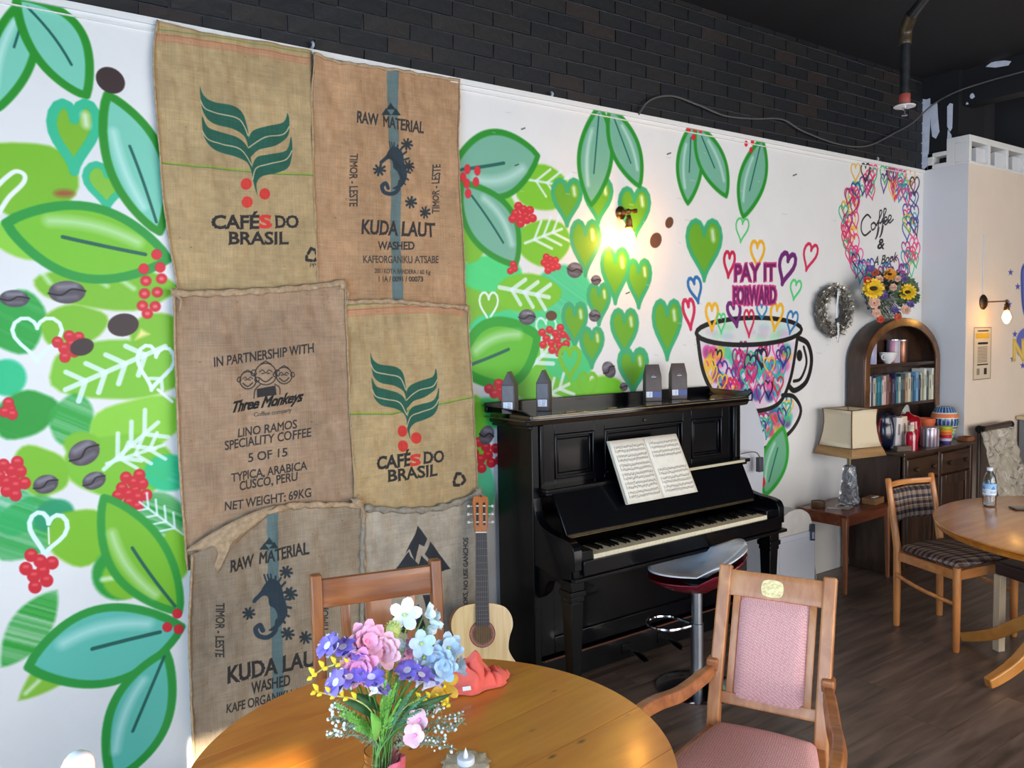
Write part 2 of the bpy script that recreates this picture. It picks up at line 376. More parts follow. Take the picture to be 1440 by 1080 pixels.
# ================================================================== SETTING
WY = 3.25; TOPZ = 2.865; CEIL = 3.555; XR = 6.1; PY = 2.9
M = {}
M['white'] = mat('white_paint', (226, 224, 220), .6, var=.03, vscale=2)
M['black_paint'] = mat('black_paint', (9, 11, 17), .75, var=.25, vscale=4, bump=.3, bscale=20)
M['plank'] = wood('vinyl_plank', (74, 61, 54), (116, 98, 87), (1, 9, 9), 2.2, .42, .12, rand=.12)
M['base'] = mat('dark_joint', (26, 24, 24), .9)
M['cream_wall'] = mat('cream_wall', (205, 200, 190), .8)
M['dark_room'] = mat('dark_far_wall', (34, 34, 38), .8, var=.2, vscale=3)
# floor: joint bed and planks
fl = struct('floor', MB().box(-1.5, 9.2, -2.6, 3.3, -.06, -.0015), M['base'])
pw_, pl_ = .182, 1.22; pm = mesh_of(MB().box(-pl_/2+.0008, pl_/2-.0008, -pw_/2+.0008, pw_/2-.0008, -.008, 0), 'plank'); pm.materials.append(M['plank'])
FA = math.radians(0); cnt = 0; rest = MB()
row = 0; y = 3.25-pw_/2
while y > -2.6:
    x = -1.5+((row*.43) % 1)*pl_
    while x < 9.2+pl_:
        vis = 1.0 < x < 7.5 and y > -.2 and (x*.9+.4 > abs(y-0)*.5)
        if vis and cnt < 300:
            o = bpy.data.objects.new('plank', pm); COL.objects.link(o); o.parent = fl; o.location = (x, y, 0); cnt += 1
        else: rest.box(x-pl_/2+.0008, x+pl_/2-.0008, y-pw_/2+.0008, y+pw_/2-.0008, -.008, 0)
        x += pl_
    y -= pw_; row += 1
o = obj('plank_field', rest, M['plank'], fl); o['kind'] = 'stuff'
struct('ceiling', MB().box(-1.5, 9.2, -2.6, 3.5, CEIL, CEIL+.1), M['black_paint'])
# wall_left and wall_front with window openings (behind / beside the photographer)
wl = MB().box(-1.6, -1.5, -2.6, -1.3, 0, CEIL).box(-1.6, -1.5, 1.9, 3.5, 0, CEIL).box(-1.6, -1.5, -1.3, 1.9, 0, .5).box(-1.6, -1.5, -1.3, 1.9, 2.6, CEIL)
struct('wall_left', wl, M['cream_wall'])
wf = MB().box(-1.6, -1.3, -2.7, -2.6, 0, CEIL).box(-.74, .7, -2.7, -2.6, 0, CEIL).box(5.3, 6.0, -2.7, -2.6, 0, CEIL).box(8.0, 9.3, -2.7, -2.6, 0, CEIL)
for a, b in ((-1.3, -.74), (.7, 5.3), (6.0, 8.0)): wf.box(a, b, -2.7, -2.6, 0, .5).box(a, b, -2.7, -2.6, 2.68, CEIL)
struct('wall_front', wf, M['cream_wall'])
wi = MB()
for a, b in ((-1.3, -.74), (.7, 5.3), (6.0, 8.0)):
    wi.box(a, a+.05, -2.68, -2.62, .5, 2.68).box(b-.05, b, -2.68, -2.62, .5, 2.68).box(a, b, -2.68, -2.62, .5, .55).box(a, b, -2.68, -2.62, 2.63, 2.68)
struct('window_1', wi, M['white'])
struct('window_2', MB().box(-1.58, -1.52, -1.3, 1.9, .5, .55).box(-1.58, -1.52, -1.3, 1.9, 2.55, 2.6).box(-1.58, -1.52, -1.3, -1.25, .5, 2.6).box(-1.58, -1.52, 1.85, 1.9, .5, 2.6), M['white'])
struct('wall_right', MB().box(9.1, 9.2, -2.6, 3.5, 0, CEIL), M['dark_room'])
# brickwork above the painted board
bk = struct('wall_brick', MB().box(-1.5, 9.1, WY+.0, WY+.2, 0, CEIL), mat('dark_mortar', (50, 50, 54), .9, var=.3, vscale=30, bump=.5, bscale=90))
M['brick'] = mt_, nt_, b_ = newmat('painted_brick'); M['brick'] = mt_
def brickmat():
    L = nt_.links; oi = nd(nt_, 'ShaderNodeObjectInfo'); r = nd(nt_, 'ShaderNodeValToRGB'); r.color_ramp.interpolation = 'CONSTANT'
    cs = [(0, (17, 20, 25)), (.22, (22, 24, 28)), (.42, (30, 28, 28)), (.56, (15, 18, 26)), (.7, (25, 26, 28)), (.82, (42, 34, 32)), (.93, (20, 22, 25))]
    e = r.color_ramp.elements; e[0].color = lin(cs[0][1]); e[1].position = cs[1][0]; e[1].color = lin(cs[1][1])
    for p, c in cs[2:]: q = e.new(p); q.color = lin(c)
    L.new(oi.outputs['Random'], r.inputs[0]); tc = nd(nt_, 'ShaderNodeTexCoord'); n = nd(nt_, 'ShaderNodeTexNoise'); n.inputs['Scale'].default_value = 45; n.inputs['Detail'].default_value = 6
    L.new(tc.outputs['Object'], n.inputs['Vector']); mx = nd(nt_, 'ShaderNodeMix', data_type='RGBA', blend_type='MULTIPLY'); mx.inputs['Factor'].default_value = .6
    L.new(r.outputs[0], mx.inputs['A']); cr_ = nd(nt_, 'ShaderNodeValToRGB'); cr_.color_ramp.elements[0].position = .3; cr_.color_ramp.elements[0].color = (.45, .45, .45, 1); cr_.color_ramp.elements[1].position = .6
    L.new(n.outputs['Fac'], cr_.inputs[0]); L.new(cr_.outputs[0], mx.inputs['B']); L.new(mx.outputs['Result'], b_.inputs['Base Color']); b_.inputs['Roughness'].default_value = .55
    bp = nd(nt_, 'ShaderNodeBump'); bp.inputs['Strength'].default_value = .5; bp.inputs['Distance'].default_value = .004; L.new(n.outputs['Fac'], bp.inputs['Height']); L.new(bp.outputs[0], b_.inputs['Normal'])
brickmat()
bms = []
for k in range(5):
    rr = random.Random(k); mb = MB().box(-.1085, .1085, -.009, .0, -.0325, .0325)
    mb.v = [(x+rr.uniform(-.0022, .0022), y+(rr.uniform(-.002, .002) if y < 0 else 0), z+rr.uniform(-.0016, .0016)) for x, y, z in mb.v]
    mm_ = mesh_of(mb, 'brick', 0); mm_.materials.append(M['brick']); bms.append(mm_)
cnt = 0; z = TOPZ-.01+.0325; row = 0; rest = MB()
while z < CEIL+.03:
    x = -.4+(.1125 if row % 2 else 0)
    while x < 6.15:
        if x > .35-row*0 and cnt < 298:
            o = bpy.data.objects.new('brick', bms[random.randrange(5)]); COL.objects.link(o); o.parent = bk; o.location = (x, WY+.002, z+random.uniform(-.001, .001)); cnt += 1
        else: rest.box(x-.1075, x+.1075, WY-.007, WY+.002, z-.0325, z+.0325)
        x += .225
    z += .075; row += 1
if rest.v: o = obj('brick_field', rest, M['brick'], bk, smooth=0); o['kind'] = 'stuff'
# ------------------------------------------------------------------ the mural on the white board
def wmap(px, py): p = at(px, py, 'y', WY-.022); return (p.x, p.z)
RES = .0027
cv = Canvas(-1.5, XR, 0, TOPZ, RES, (228, 226, 223), wmap); cv.speck(.03, 60)
def wash(P_, c, st=.0, soft=5, al=1): cv.fill(P_, c, soft, al, streak=st)
# --- left part, behind first
wash(ell(35, 252, 76, 54, 8, jig=.04), LIME); wash(ell(60, 330, 70, 38, jig=.05), (140, 205, 60)); wash(ell(150, 405, 100, 30, 2, jig=.06), LIME)
wash(ell(20, 452, 46, 44, 0, jig=.06), DARKG, .35); wash(ell(102, 458, 48, 29, -8, jig=.05), LIME); wash(ell(10, 531, 27, 26), MINT, .3)
wash(ell(165, 521, 100, 42, 0, jig=.05), (124, 192, 48)); wash(ell(222, 470, 40, 30), LIME)
wash(ell(35, 583, 46, 32, -22, jig=.05), (34, 150, 50), .3); wash(ell(101, 592, 31, 38, 10, jig=.05), (40, 160, 60), .6); wash(ell(195, 595, 70, 36, -12, jig=.05), (138, 204, 56))
wash(ell(168, 655, 78, 46, 0, jig=.05), (124, 192, 48)); wash(ell(57, 662, 42, 33, 30, jig=.05), LIME); wash(ell(236, 665, 34, 26), MINT, .4)
wash(ell(115, 625, 26, 18), LIME); wash(ell(42, 742, 60, 40, -30, jig=.05), (44, 160, 70), .7); wash(ell(20, 720, 30, 34, 20), (40, 170, 90), .8); wash(ell(75, 725, 30, 22, -20), (30, 150, 100), .3)
wash(ell(112, 755, 46, 40, -10, jig=.04), LIME); wash(ell(228, 722, 36, 28, 30), (34, 150, 54), .7); wash(ell(246, 780, 22, 38), LIME)
wash(ell(165, 808, 36, 36, 20), (34, 150, 54)); wash(ell(172, 816, 30, 26, 30), LIME, 0); wash(lens(2, 938, 80, 830, 28), (38, 156, 50), .8)
wash(lens(26, 985, 165, 862, 26), (132, 190, 56)); cv.line([(66, 905), (90, 880)], 6, (205, 232, 190), 5, .8); cv.line([(100, 890), (124, 866)], 6, (205, 232, 190), 5, .8); cv.line([(36, 975), (54, 958)], 6, (215, 236, 205), 5, .8)
cv.line([(144, 815), (164, 812)], 7, (215, 236, 205), 5, .8)
for a, b in (((130, 388), (150, 402)), ((165, 390), (188, 406)), ((60, 385), (70, 398))): cv.line([a, b], 6, (214, 236, 220), 6, .7)
# pure leaves
leaf(cv, 42, -6, -8, 155, 30, TEAL, GRN, 8, vein=(.08, .45)); leaf(cv, 24, -4, 121, 134, 36, TEAL, GRN, 9, bend=-10, vein=(.12, .72), hl=0)
gheart(cv, 104, 193, 64, 96, 0, (124, 182, 44), (50, 186, 140), 13); gheart(cv, 150, 262, 60, 62, 0, (130, 190, 60), (50, 186, 140), 9)
leaf(cv, 151, 134, 224, 326, 38, TEAL, GRN, 9, bend=-4, vein=(.38, .93)); leaf(cv, 9, 314, 236, 364, 50, (120, 192, 44), (34, 150, 58), 10, bend=2, vein=(.35, .86), hl=-1)
bean(cv, 155, 113, 22, 17, 35, 1)
cv.line(cr([(-2, 300), (12, 278), (32, 258), (34, 246), (22, 241), (8, 250), (-4, 262)], 6), 6, WHT, 2)
bean(cv, 94, 411, 26, 16, 0); bean(cv, 20, 420, 21, 12, 3); bean(cv, 173, 457, 22, 16, -8, 1)
oheart(cv, 52, 478, 70, 62, (225, 240, 244), 5); oheart(cv, 217, 518, 52, 62, (225, 240, 244), 5, 8)
berries(cv, 96, 484, 7, 8, 20); bean(cv, 115, 488, 17, 12, -15, 1); berry(cv, [(220, 358), (202, 378), (225, 376)], 7.5)
for x, y in [(205, 395), (227, 392), (203, 413), (221, 411), (200, 430), (218, 431), (207, 441)]: cv.fill(ell(x, y, 8, 7.5), (206, 36, 50), 2); cv.fill(ell(x, y, 3.4, 2.6), (240, 120, 124), 2, .8)
wash(ell(90, 272, 14, 5), (170, 60, 50), soft=8, al=.8)
wash([(190, 478), (198, 463), (210, 470)], (236, 226, 140))
fern(cv, 232, 487, 92, 548, 4, 30, 7); fern(cv, 238, 520, 215, 545, 1, 16, 5); fern(cv, 146, 660, 222, 594, 3, 34, 6); fern(cv, 150, 652, 230, 626, 3, 26, 5)
cv.line([(222, 548), (242, 565)], 4, WHT, 1.5)
berries(cv, 11, 575, 4, 8, 11); bean(cv, 118, 637, 23, 17, -25); bean(cv, 132, 676, 17, 12, -20); bean(cv, 64, 681, 18, 13, -15)
berries(cv, 14, 672, 12, 9, 26); berries(cv, 186, 689, 12, 8.5, 25)
fern(cv, 258, 752, 196, 706, 4, 22, 3)
leaf(cv, 146, 700, 252, 860, 40, (118, 184, 42), (40, 150, 54), 8, bend=6, vein=(.42, .95), hl=1); leaf(cv, 40, 938, 255, 882, 52, (92, 188, 168), (34, 148, 58), 9, bend=-2, vein=(.42, .86), hl=-1)
leaf(cv, 233, 918, 158, 1096, 40, (92, 188, 168), (34, 148, 58), 9, bend=0, vein=(.03, .62)); berry(cv, [(249, 863), (235, 882), (251, 885)], 7)
oheart(cv, 66, 752, 54, 60, (220, 240, 246), 6, 8); cv.line([(68, 742), (69, 765)], 2, WHT); berries(cv, 55, 803, 8, 9.5, 26)
# --- between sacks and sconce
wash(ell(672, 425, 46, 40), LIME); wash(ell(690, 385, 44, 26), (70, 212, 122), .3); wash(ell(660, 330, 26, 40), LIME); wash(ell(700, 300, 26, 34), (120, 200, 60)); wash(ell(718, 332, 22, 26), (70, 205, 130), .3)
wash(ell(792, 410, 40, 38, 10), (70, 200, 140), .4); wash(ell(745, 470, 70, 40), (74, 206, 130), .4); wash(ell(700, 462, 40, 22), (60, 205, 140), .4)
wash(ell(770, 530, 60, 46, 20), (112, 196, 50), 0); wash(ell(800, 512, 34, 24), (72, 200, 120), .3); wash(ell(850, 548, 28, 20), (116, 196, 46)); wash(ell(700, 580, 60, 22), (60, 190, 90), .2); wash(ell(668, 625, 18, 70), (112, 196, 50)); wash(ell(680, 690, 16, 40), (90, 200, 150), .3)
for (cx_, cy_, rx_, ry_, ro) in ((762, 264, 40, 32, 15), (765, 341, 37, 33, -8), (742, 412, 46, 27, 0)): wash(ell(cx_, cy_, rx_, ry_, ro, jig=.03), (122, 194, 38), soft=4)
fern(cv, 738, 252, 800, 262, 3, 26, 3.6); fern(cv, 738, 342, 790, 322, 3, 28, 4); fern(cv, 702, 404, 772, 418, 3, 24, 6); fern(cv, 742, 520, 772, 490, 2, 26, 6); fern(cv, 760, 560, 800, 540, 2, 22, 5)
leaf(cv, 636, 240, 756, 219, 46, TEALR, GRN, 7, bend=2, vein=(.02, .6)); leaf(cv, 650, 258, 725, 372, 33, TEALR, GRN, 7, bend=-3, vein=(.16, .74), hl=-1)
for x, y in [(657, 238), (671, 240), (651, 249), (656, 258), (669, 256), (658, 272)]: cv.fill(ell(x, y, 4.5, 7), RED, 2)
berries(cv, 735, 302, 10, 6, 16); berries(cv, 773, 371, 9, 5, 12); berries(cv, 721, 378, 3, 5, 7)
oheart(cv, 687, 432, 26, 42, (225, 240, 228), 3.4); oheart(cv, 769, 466, 28, 40, (200, 235, 225), 3.4, -8)
leaf(cv, 648, 518, 755, 472, 45, (96, 186, 42), (36, 158, 40), 11, bend=2, vein=(.02, .62), hl=-1)
berries(cv, 780, 478, 14, 5.5, 22); berries(cv, 700, 549, 6, 7, 15); berries(cv, 682, 640, 10, 7, 24)
G = [(797, 285, 40, 64), (841, 283, 38, 62), (892, 301, 42, 72), (823, 349, 40, 76), (898, 399, 33, 66), (865, 388, 38, 76), (842, 428, 30, 56), (808, 457, 33, 60), (878, 469, 36, 66), (938, 464, 39, 82), (832, 489, 31, 54), (890, 522, 40, 62), (990, 352, 48, 84)]
wash(ell(800, 440, 10, 14), (232, 232, 230), soft=6);
for a in G: gheart(cv, *a)
oheart(cv, 801, 511, 28, 44, (118, 190, 44), 7); oheart(cv, 826, 545, 26, 40, (118, 190, 44), 6)
gheart(cv, 890, 523, 38, 60)
for a in ((808, 380, 11, 11, 20), (838, 394, 7, 7, 10), (741, 446, 12, 11, 5), (836, 444, 8, 8.5, 20), (856, 520, 9, 12, -25), (877, 544, 5.5, 6, 0)): bean(cv, *a)
for a in ((775, 444, 8, 7), (941, 313, 5.5, 8, 15), (922, 338, 8, 11, 15)): cv.fill(ell(*a), (100, 66, 44), 1.2)
bean(cv, 684, 612, 10, 14, 20)
# --- top leaves
leaf(cv, 843, 150, 831, 288, 23, TEALR, GRN, 5.5, vein=(.08, .68)); leaf(cv, 858, 152, 899, 262, 19, TEALR, GRN, 5.5, vein=(.14, .7), hl=-1)
leaf(cv, 972, 176, 967, 286, 17, TEALR, GRN, 5, vein=(.16, .6)); leaf(cv, 980, 176, 1021, 276, 18, TEALR, GRN, 5, vein=(.16, .6), hl=-1); leaf(cv, 1071, 196, 1045, 305, 18, TEALR, GRN, 5, vein=(.08, .66))
for x, y in [(968, 183), (977, 181), (985, 183), (975, 193)]: cv.fill(ell(x, y, 3, 4.2), RED, 1.2)
for x, y in [(1049, 202), (1058, 200), (1056, 211)]: cv.fill(ell(x, y, 2.4, 4.2), RED, 1.2)
# --- the cup
BLK = (24, 20, 22)
cv.fill(ell(1053, 467, 72, 17, -2), (214, 218, 214), 3)
for k in range(16): cv.fill(ell(random.uniform(1000, 1105), random.uniform(458, 475), 8, 5), random.choice([(150, 220, 170), (210, 180, 210), (160, 215, 210)]), 6, .5)
HC = [(226, 44, 110), (30, 60, 150), (20, 140, 170), (238, 190, 50), (140, 40, 120), (40, 170, 190), (210, 40, 60), (60, 190, 140), (70, 40, 120), (236, 80, 150)]
body = [(983, 480), (1000, 484), (1055, 487), (1118, 480), (1113, 520), (1098, 556), (1070, 576), (1030, 576), (1005, 556), (990, 520)]
cv.fill(body, (225, 205, 222), 3)
def inside(p, poly):
    c = False; n = len(poly)
    for i in range(n):
        a, b = poly[i], poly[(i+1) % n]
        if (a[1] > p[1]) != (b[1] > p[1]) and p[0] < (b[0]-a[0])*(p[1]-a[1])/(b[1]-a[1])+a[0]: c = not c
    return c
def confetti(poly, n, w_, h, lw, blobs=30, inner=None):
    xs = [p[0] for p in poly]; ys = [p[1] for p in poly]; k = 0; tries = 0; ins = lambda p: inside(p, poly) and not (inner and inside(p, inner))
    while k < blobs and tries < 2000:
        tries += 1; p = (random.uniform(min(xs), max(xs)), random.uniform(min(ys), max(ys)))
        if ins(p): cv.fill(ell(p[0], p[1], w_*.45, h*.33), random.choice(HC), 5, .75); k += 1
    k = 0; tries = 0
    while k < n and tries < 4000:
        tries += 1; p = (random.uniform(min(xs), max(xs)), random.uniform(min(ys), max(ys)))
        if ins(p): oheart(cv, p[0], p[1], w_*random.uniform(.8, 1.15), h*random.uniform(.8, 1.15), random.choice(HC+[(20, 24, 60)]), lw, random.uniform(-12, 12)); k += 1
inner_body = [(990, 492), (1055, 495), (1113, 490), (1108, 524), (1094, 552), (1068, 568), (1030, 568), (1010, 552), (997, 524)]
confetti(inner_body, 50, 14, 28, 2.8, 40)
sauc = [(1045, 585), (1075, 582), (1108, 556), (1124, 575), (1110, 602), (1078, 625), (1045, 640)]
cv.fill(sauc, (222, 210, 222), 3); confetti([(1045, 590), (1078, 588), (1108, 566), (1116, 580), (1104, 598), (1076, 615), (1045, 628)], 18, 13, 24, 2.6, 20)
cv.line(ell(1053, 466, 74, 19, -2, 30), 6.5, BLK, 1, closed=True); cv.line(cr([(981, 476), (988, 520), (1003, 552), (1030, 574), (1066, 578), (1096, 566), (1112, 530), (1121, 476)], 6), 6.5, BLK, 1)
cv.line(cr([(1124, 476), (1136, 484), (1141, 508), (1134, 536), (1118, 549), (1110, 544)], 6), 7.5, BLK, 1); cv.line(cr([(1130, 488), (1134, 510), (1126, 532), (1116, 536)], 5), 4.5, BLK, 1); cv.fill(ell(1124, 500, 4, 8), BLK, 1.5)
cv.line(cr([(1100, 556), (1116, 558), (1126, 578), (1114, 604), (1090, 624), (1070, 632), (1040, 640)], 6), 6, BLK, 1)
leaf(cv, 1101, 602, 1076, 696, 17, (110, 176, 140), (44, 160, 52), 5, vein=(.3, .8)); cv.fill(ell(1073, 678, 3, 7), RED, 1.2)
OH = [((200, 30, 70), 1025, 372, 15, 36, 5, 4), ((240, 176, 40), 1065, 358, 19, 38, 5, 0), ((110, 36, 110), 1105, 378, 22, 44, 7, 14), ((210, 40, 80), 1138, 362, 19, 38, 4.4, 14), ((80, 200, 110), 1043, 324, 18, 34, 3, 6),
      ((40, 110, 170), 978, 408, 18, 36, 5, -12), ((206, 36, 80), 969, 442, 16, 42, 5.5, -6), ((240, 180, 40), 1001, 446, 17, 38, 5, 0), ((80, 205, 120), 1014, 455, 12, 28, 3, 0), ((110, 36, 110), 1033, 442, 18, 34, 6, -10),
      ((210, 36, 80), 1053, 455, 14, 38, 3.6, 0), ((50, 130, 180), 1071, 438, 14, 22, 3.5, 0), ((240, 180, 40), 1091, 446, 17, 38, 5, 8), ((50, 120, 180), 1113, 454, 15, 32, 3.6, 10), ((80, 205, 120), 1118, 408, 15, 28, 3.6, 10)]
for c, a, b, w_, h, lw, ro in OH: oheart(cv, a, b, w_, h, c, lw, ro)
for t_, bx_, by_, bw_, bh_ in (('PAY IT', 1033, 395, 57, 23), ('FORWARD', 1031, 428, 60, 24)):
    cv.text(t_, bx_, by_, bw_, bh_, (206, 60, 126), bold=.07, slope=-.02); cv.text(t_, bx_+.6, by_-.4, bw_-1, bh_-1, (112, 32, 96), bold=.025, slope=-.02)
# --- wreath of hearts
outer = ell(1240, 318, 56, 84); innr = ell(1238, 330, 26, 50)
def ring(n):
    for k in range(n):
        a = random.uniform(0, 2*PI); r = math.sqrt(random.random()); p = (1240+math.cos(a)*(32+r*24), 322+math.sin(a)*(54+r*30))
        if p[0] > 1290: continue
        oheart(cv, p[0], p[1], random.uniform(9, 13), random.uniform(20, 28), random.choice(HC+[(236, 44, 120), (236, 44, 120), (24, 24, 36), (60, 170, 100)]), 2.2, random.uniform(-14, 14))
ring(110)
for x, y, c in ((1203, 243, (232, 172, 50)), (1217, 243, (30, 26, 40)), (1244, 246, (60, 170, 100)), (1255, 249, (200, 60, 80)), (1280, 250, (232, 172, 50)), (1286, 262, (30, 26, 40)), (1186, 302, (60, 180, 120)), (1190, 338, (214, 50, 90))): oheart(cv, x, y, 13, 26, c, 2.4)
def script(P_, lw=2.6): cv.line(cr(P_, 6), lw, (22, 18, 22), .8)
script([(1224, 306), (1219, 302), (1212, 311), (1211, 324), (1216, 331), (1224, 325)], 2.6); script([(1229, 313), (1225, 316), (1226, 323), (1230, 321), (1231, 315), (1228, 313), (1233, 317)], 2.2)
for dx_, dy_ in ((0, 0), (6, -2.5)): script([(1232+dx_, 317+dy_), (1238+dx_, 304+dy_), (1240+dx_, 297+dy_), (1237+dx_, 297+dy_), (1236+dx_, 310+dy_), (1233+dx_, 330+dy_), (1231+dx_, 336+dy_), (1234+dx_, 330+dy_), (1236+dx_, 320+dy_)], 2.1)
script([(1233, 315), (1248, 309)], 1.8)
for dx_, dy_ in ((0, 0), (6, -2.5)): script([(1242+dx_, 314+dy_), (1246+dx_, 311+dy_), (1247+dx_, 306+dy_), (1244+dx_, 306+dy_), (1243+dx_, 312+dy_), (1245+dx_, 316+dy_), (1250+dx_, 311+dy_)], 2.1)
cv.text('&', 1234, 350, 9, 14, (22, 18, 22), bold=.02, shear=.2); cv.text('A Book', 1228, 374, 34, 12, (22, 18, 22), bold=.01, shear=.35, slope=-.22)
# scuffs on the board
for x, y in ((733, 182), (938, 217), (724, 233), (1115, 247), (880, 413)): cv.line([(x, y), (x+5, y-2)], 1.6, (60, 60, 64), 1)
for k in range(60): x = random.uniform(500, 1290); y = random.uniform(120, 500); cv.line([(x, y), (x+random.uniform(2, 8), y+1)], 1, (196, 192, 188), 1, .7)
M['mural'] = canvas_mat('mural_on_white_board', cv, .45, bump=.15, bscale=40)
bd = struct('wall_back', MB().grid(lambda u, v: (-1.5+u*(XR+1.5), WY-.022, v*TOPZ), 2, 1).box(-1.5, XR, WY-.0215, WY+.02, 0, TOPZ), M['mural'])
set_uv(bd.data, lambda c: ((c.x+1.5)/(XR+1.5), c.z/TOPZ))
struct('trim_1', MB().box(-1.5, XR, WY-.034, WY-.022, TOPZ-.02, TOPZ+.004).box(-1.5, XR, WY-.03, WY-.0225, TOPZ-.045, TOPZ-.0405), M['white'])
0 and struct('baseboard_back', MB().box(-1.5, 2.05, WY-.034, WY-.0225, 0, .12).box(3.7, XR, WY-.034, WY-.0225, 0, .12), M['white'])
# return wall and the partition with its own painting
M['white2'] = mat('white_wall', (216, 216, 218), .6, var=.03, vscale=2)
struct('wall_return', MB().box(XR, XR+.1, PY+.1, WY+.02, 0, TOPZ).box(XR-.002, XR, PY-.001, WY-.02, 0, TOPZ), M['white2'])
def pmap(px, py): p = at(px, py, 'y', PY); return (p.x, p.z)
pc = Canvas(6.1, 9.1, 0, TOPZ, .003, (232, 214, 196), pmap); pc.speck(.03, 50)
PB = (104, 112, 190)
for x, y in ((1421, 383), (1431, 403), (1419, 428), (1424, 505), (1438, 514), (1427, 470)):
    pc.fill([(x+(4 if k % 2 == 0 else 1.7)*math.cos(k*PI/5-PI/2), y+(5.4 if k % 2 == 0 else 2.2)*math.sin(k*PI/5-PI/2)) for k in range(10)], (86, 84, 168), 1)
pc.fill(cr([(1450, 366), (1437, 374), (1435, 400), (1438, 438), (1447, 452), (1455, 440), (1455, 376)], 5, True), PB, 2); pc.fill(cr([(1450, 458), (1436, 464), (1429, 478), (1432, 500), (1452, 498), (1452, 462)], 5, True), PB, 2)
pc.line(cr([(1452, 369), (1438, 377), (1437, 402), (1440, 436), (1452, 448)], 5), 2, (40, 60, 110), 1); pc.text('NE', 1425, 505, 27, 26, (212, 178, 84), bold=.07); pc.text('NE', 1425.5, 504.5, 26, 25, (236, 200, 110), bold=.0)
pm2 = canvas_mat('partition_paint', pc, .55, bump=.1, bscale=40)
pt = struct('wall_partition', MB().grid(lambda u, v: (6.1+u*3.0, PY-.001, v*TOPZ), 1, 1).box(6.1, 9.1, PY, PY+.1, 0, TOPZ), pm2); set_uv(pt.data, lambda c: ((c.x-6.1)/3.0, c.z/TOPZ))
# openwork timber frame on top of the partition
fr = MB(); z0, z1 = TOPZ, TOPZ+.205
fr.box(6.1, 8.6, PY-.005, PY+.1, z1-.045, z1).box(6.1, 8.6, PY-.005, PY+.1, z0, z0+.02)
for k in range(9): fr.box(6.1+k*.29, 6.1+k*.29+.035, PY-.005, PY+.1, z0+.02, z1-.045)
fr.box(XR, XR+.1, PY+.1, WY-.05, z0, z0+.035).box(XR, XR+.1, PY+.1, PY+.16, z0+.03, z1).box(XR, XR+.1, PY+.16, WY-.05, z0+.09, z0+.12).box(XR, XR+.1, WY-.09, WY-.05, z0, z0+.12)
struct('trim_2', fr, M['white'], bevel=.003)
bl = MB()
for k in range(8): bl.box(6.1+k*.29+.16, 6.1+k*.29+.29, PY+.02, PY+.095, z0+.02, z1-.07)
struct('trim_3', bl, M['white2'], bevel=.004)
# black pier with peeling paint and black bulkhead
pr = struct('wall_pier', MB().box(6.105, 6.5, 2.98, WY, TOPZ+.13, CEIL), M['black_paint'])
struct('wall_bulkhead', MB().box(6.16, 6.5, -1.2, 2.98, 3.36, CEIL).box(6.16, 6.3, -1.2, 2.98, 3.3, 3.36), M['black_paint'])
struct('wall_behind', MB().box(6.5, 9.1, WY-.03, WY, TOPZ, CEIL).box(7.2, 7.3, .5, WY, TOPZ+.2, CEIL), M['dark_room'])
M['peel'] = mat('peeling_white_paint', (206, 212, 226), .7, var=.1, vscale=20)
def peel(pts):
    mb = MB(); P_ = [at(x, y, 'x', 6.1035) for x, y in pts]
    mb.prism([(p.y, p.z) for p in P_], 0, .003, Matrix(((0, 0, 1, 6.102), (1, 0, 0, 0), (0, 1, 0, 0), (0, 0, 0, 1)))); obj('peeling_paint', mb, M['peel'], pr, smooth=0)
peel([(1290, 143), (1297, 139), (1303, 140), (1308, 138), (1309, 160), (1307, 190), (1306, 215), (1304, 234), (1299, 238), (1293, 236), (1289, 226), (1290, 180)])
peel([(1309, 147), (1318, 144), (1319, 165), (1321, 185), (1316, 195), (1311, 192), (1309, 176)]); peel([(1332, 150), (1336, 145), (1340, 146), (1339, 180), (1336, 185), (1332, 178)]); peel([(1333, 182), (1338, 190), (1338, 210), (1333, 208), (1332, 195)])
pp = MB()
for px, py, r_ in ((1367, 135, 6), (1360, 146, 3.5), (1365, 151, 3), (1363, 160, 5), (1368, 160, 4), (1360, 168, 3)):
    p = at(px, py, 'x', 6.159); pp.prism([(p.y+r_*.0035*math.cos(a)*random.uniform(.6, 1.1), max(p.z+r_*.0035*math.sin(a), 3.3)) for a in np.linspace(0, 2*PI, 8)[:-1]], 0, .002, Matrix(((0, 0, 1, 6.1585), (1, 0, 0, 0), (0, 1, 0, 0), (0, 0, 0, 1))))
for quad in ([(1386, 94), (1395, 87), (1412, 85), (1422, 86), (1418, 92), (1400, 95)],):
    pp.prism([(at(x, y, 'x', 6.159).y, at(x, y, 'x', 6.159).z) for x, y in quad], 0, .002, Matrix(((0, 0, 1, 6.1585), (1, 0, 0, 0), (0, 1, 0, 0), (0, 0, 0, 1))))
struct('trim_4', pp, M['peel'], smooth=0)
# unseen slab added outside to keep the low sun off most of the room
struct('sun_blocker', MB().box(-1.6, 14, -9, -8.6, 0, 7), M['cream_wall'])
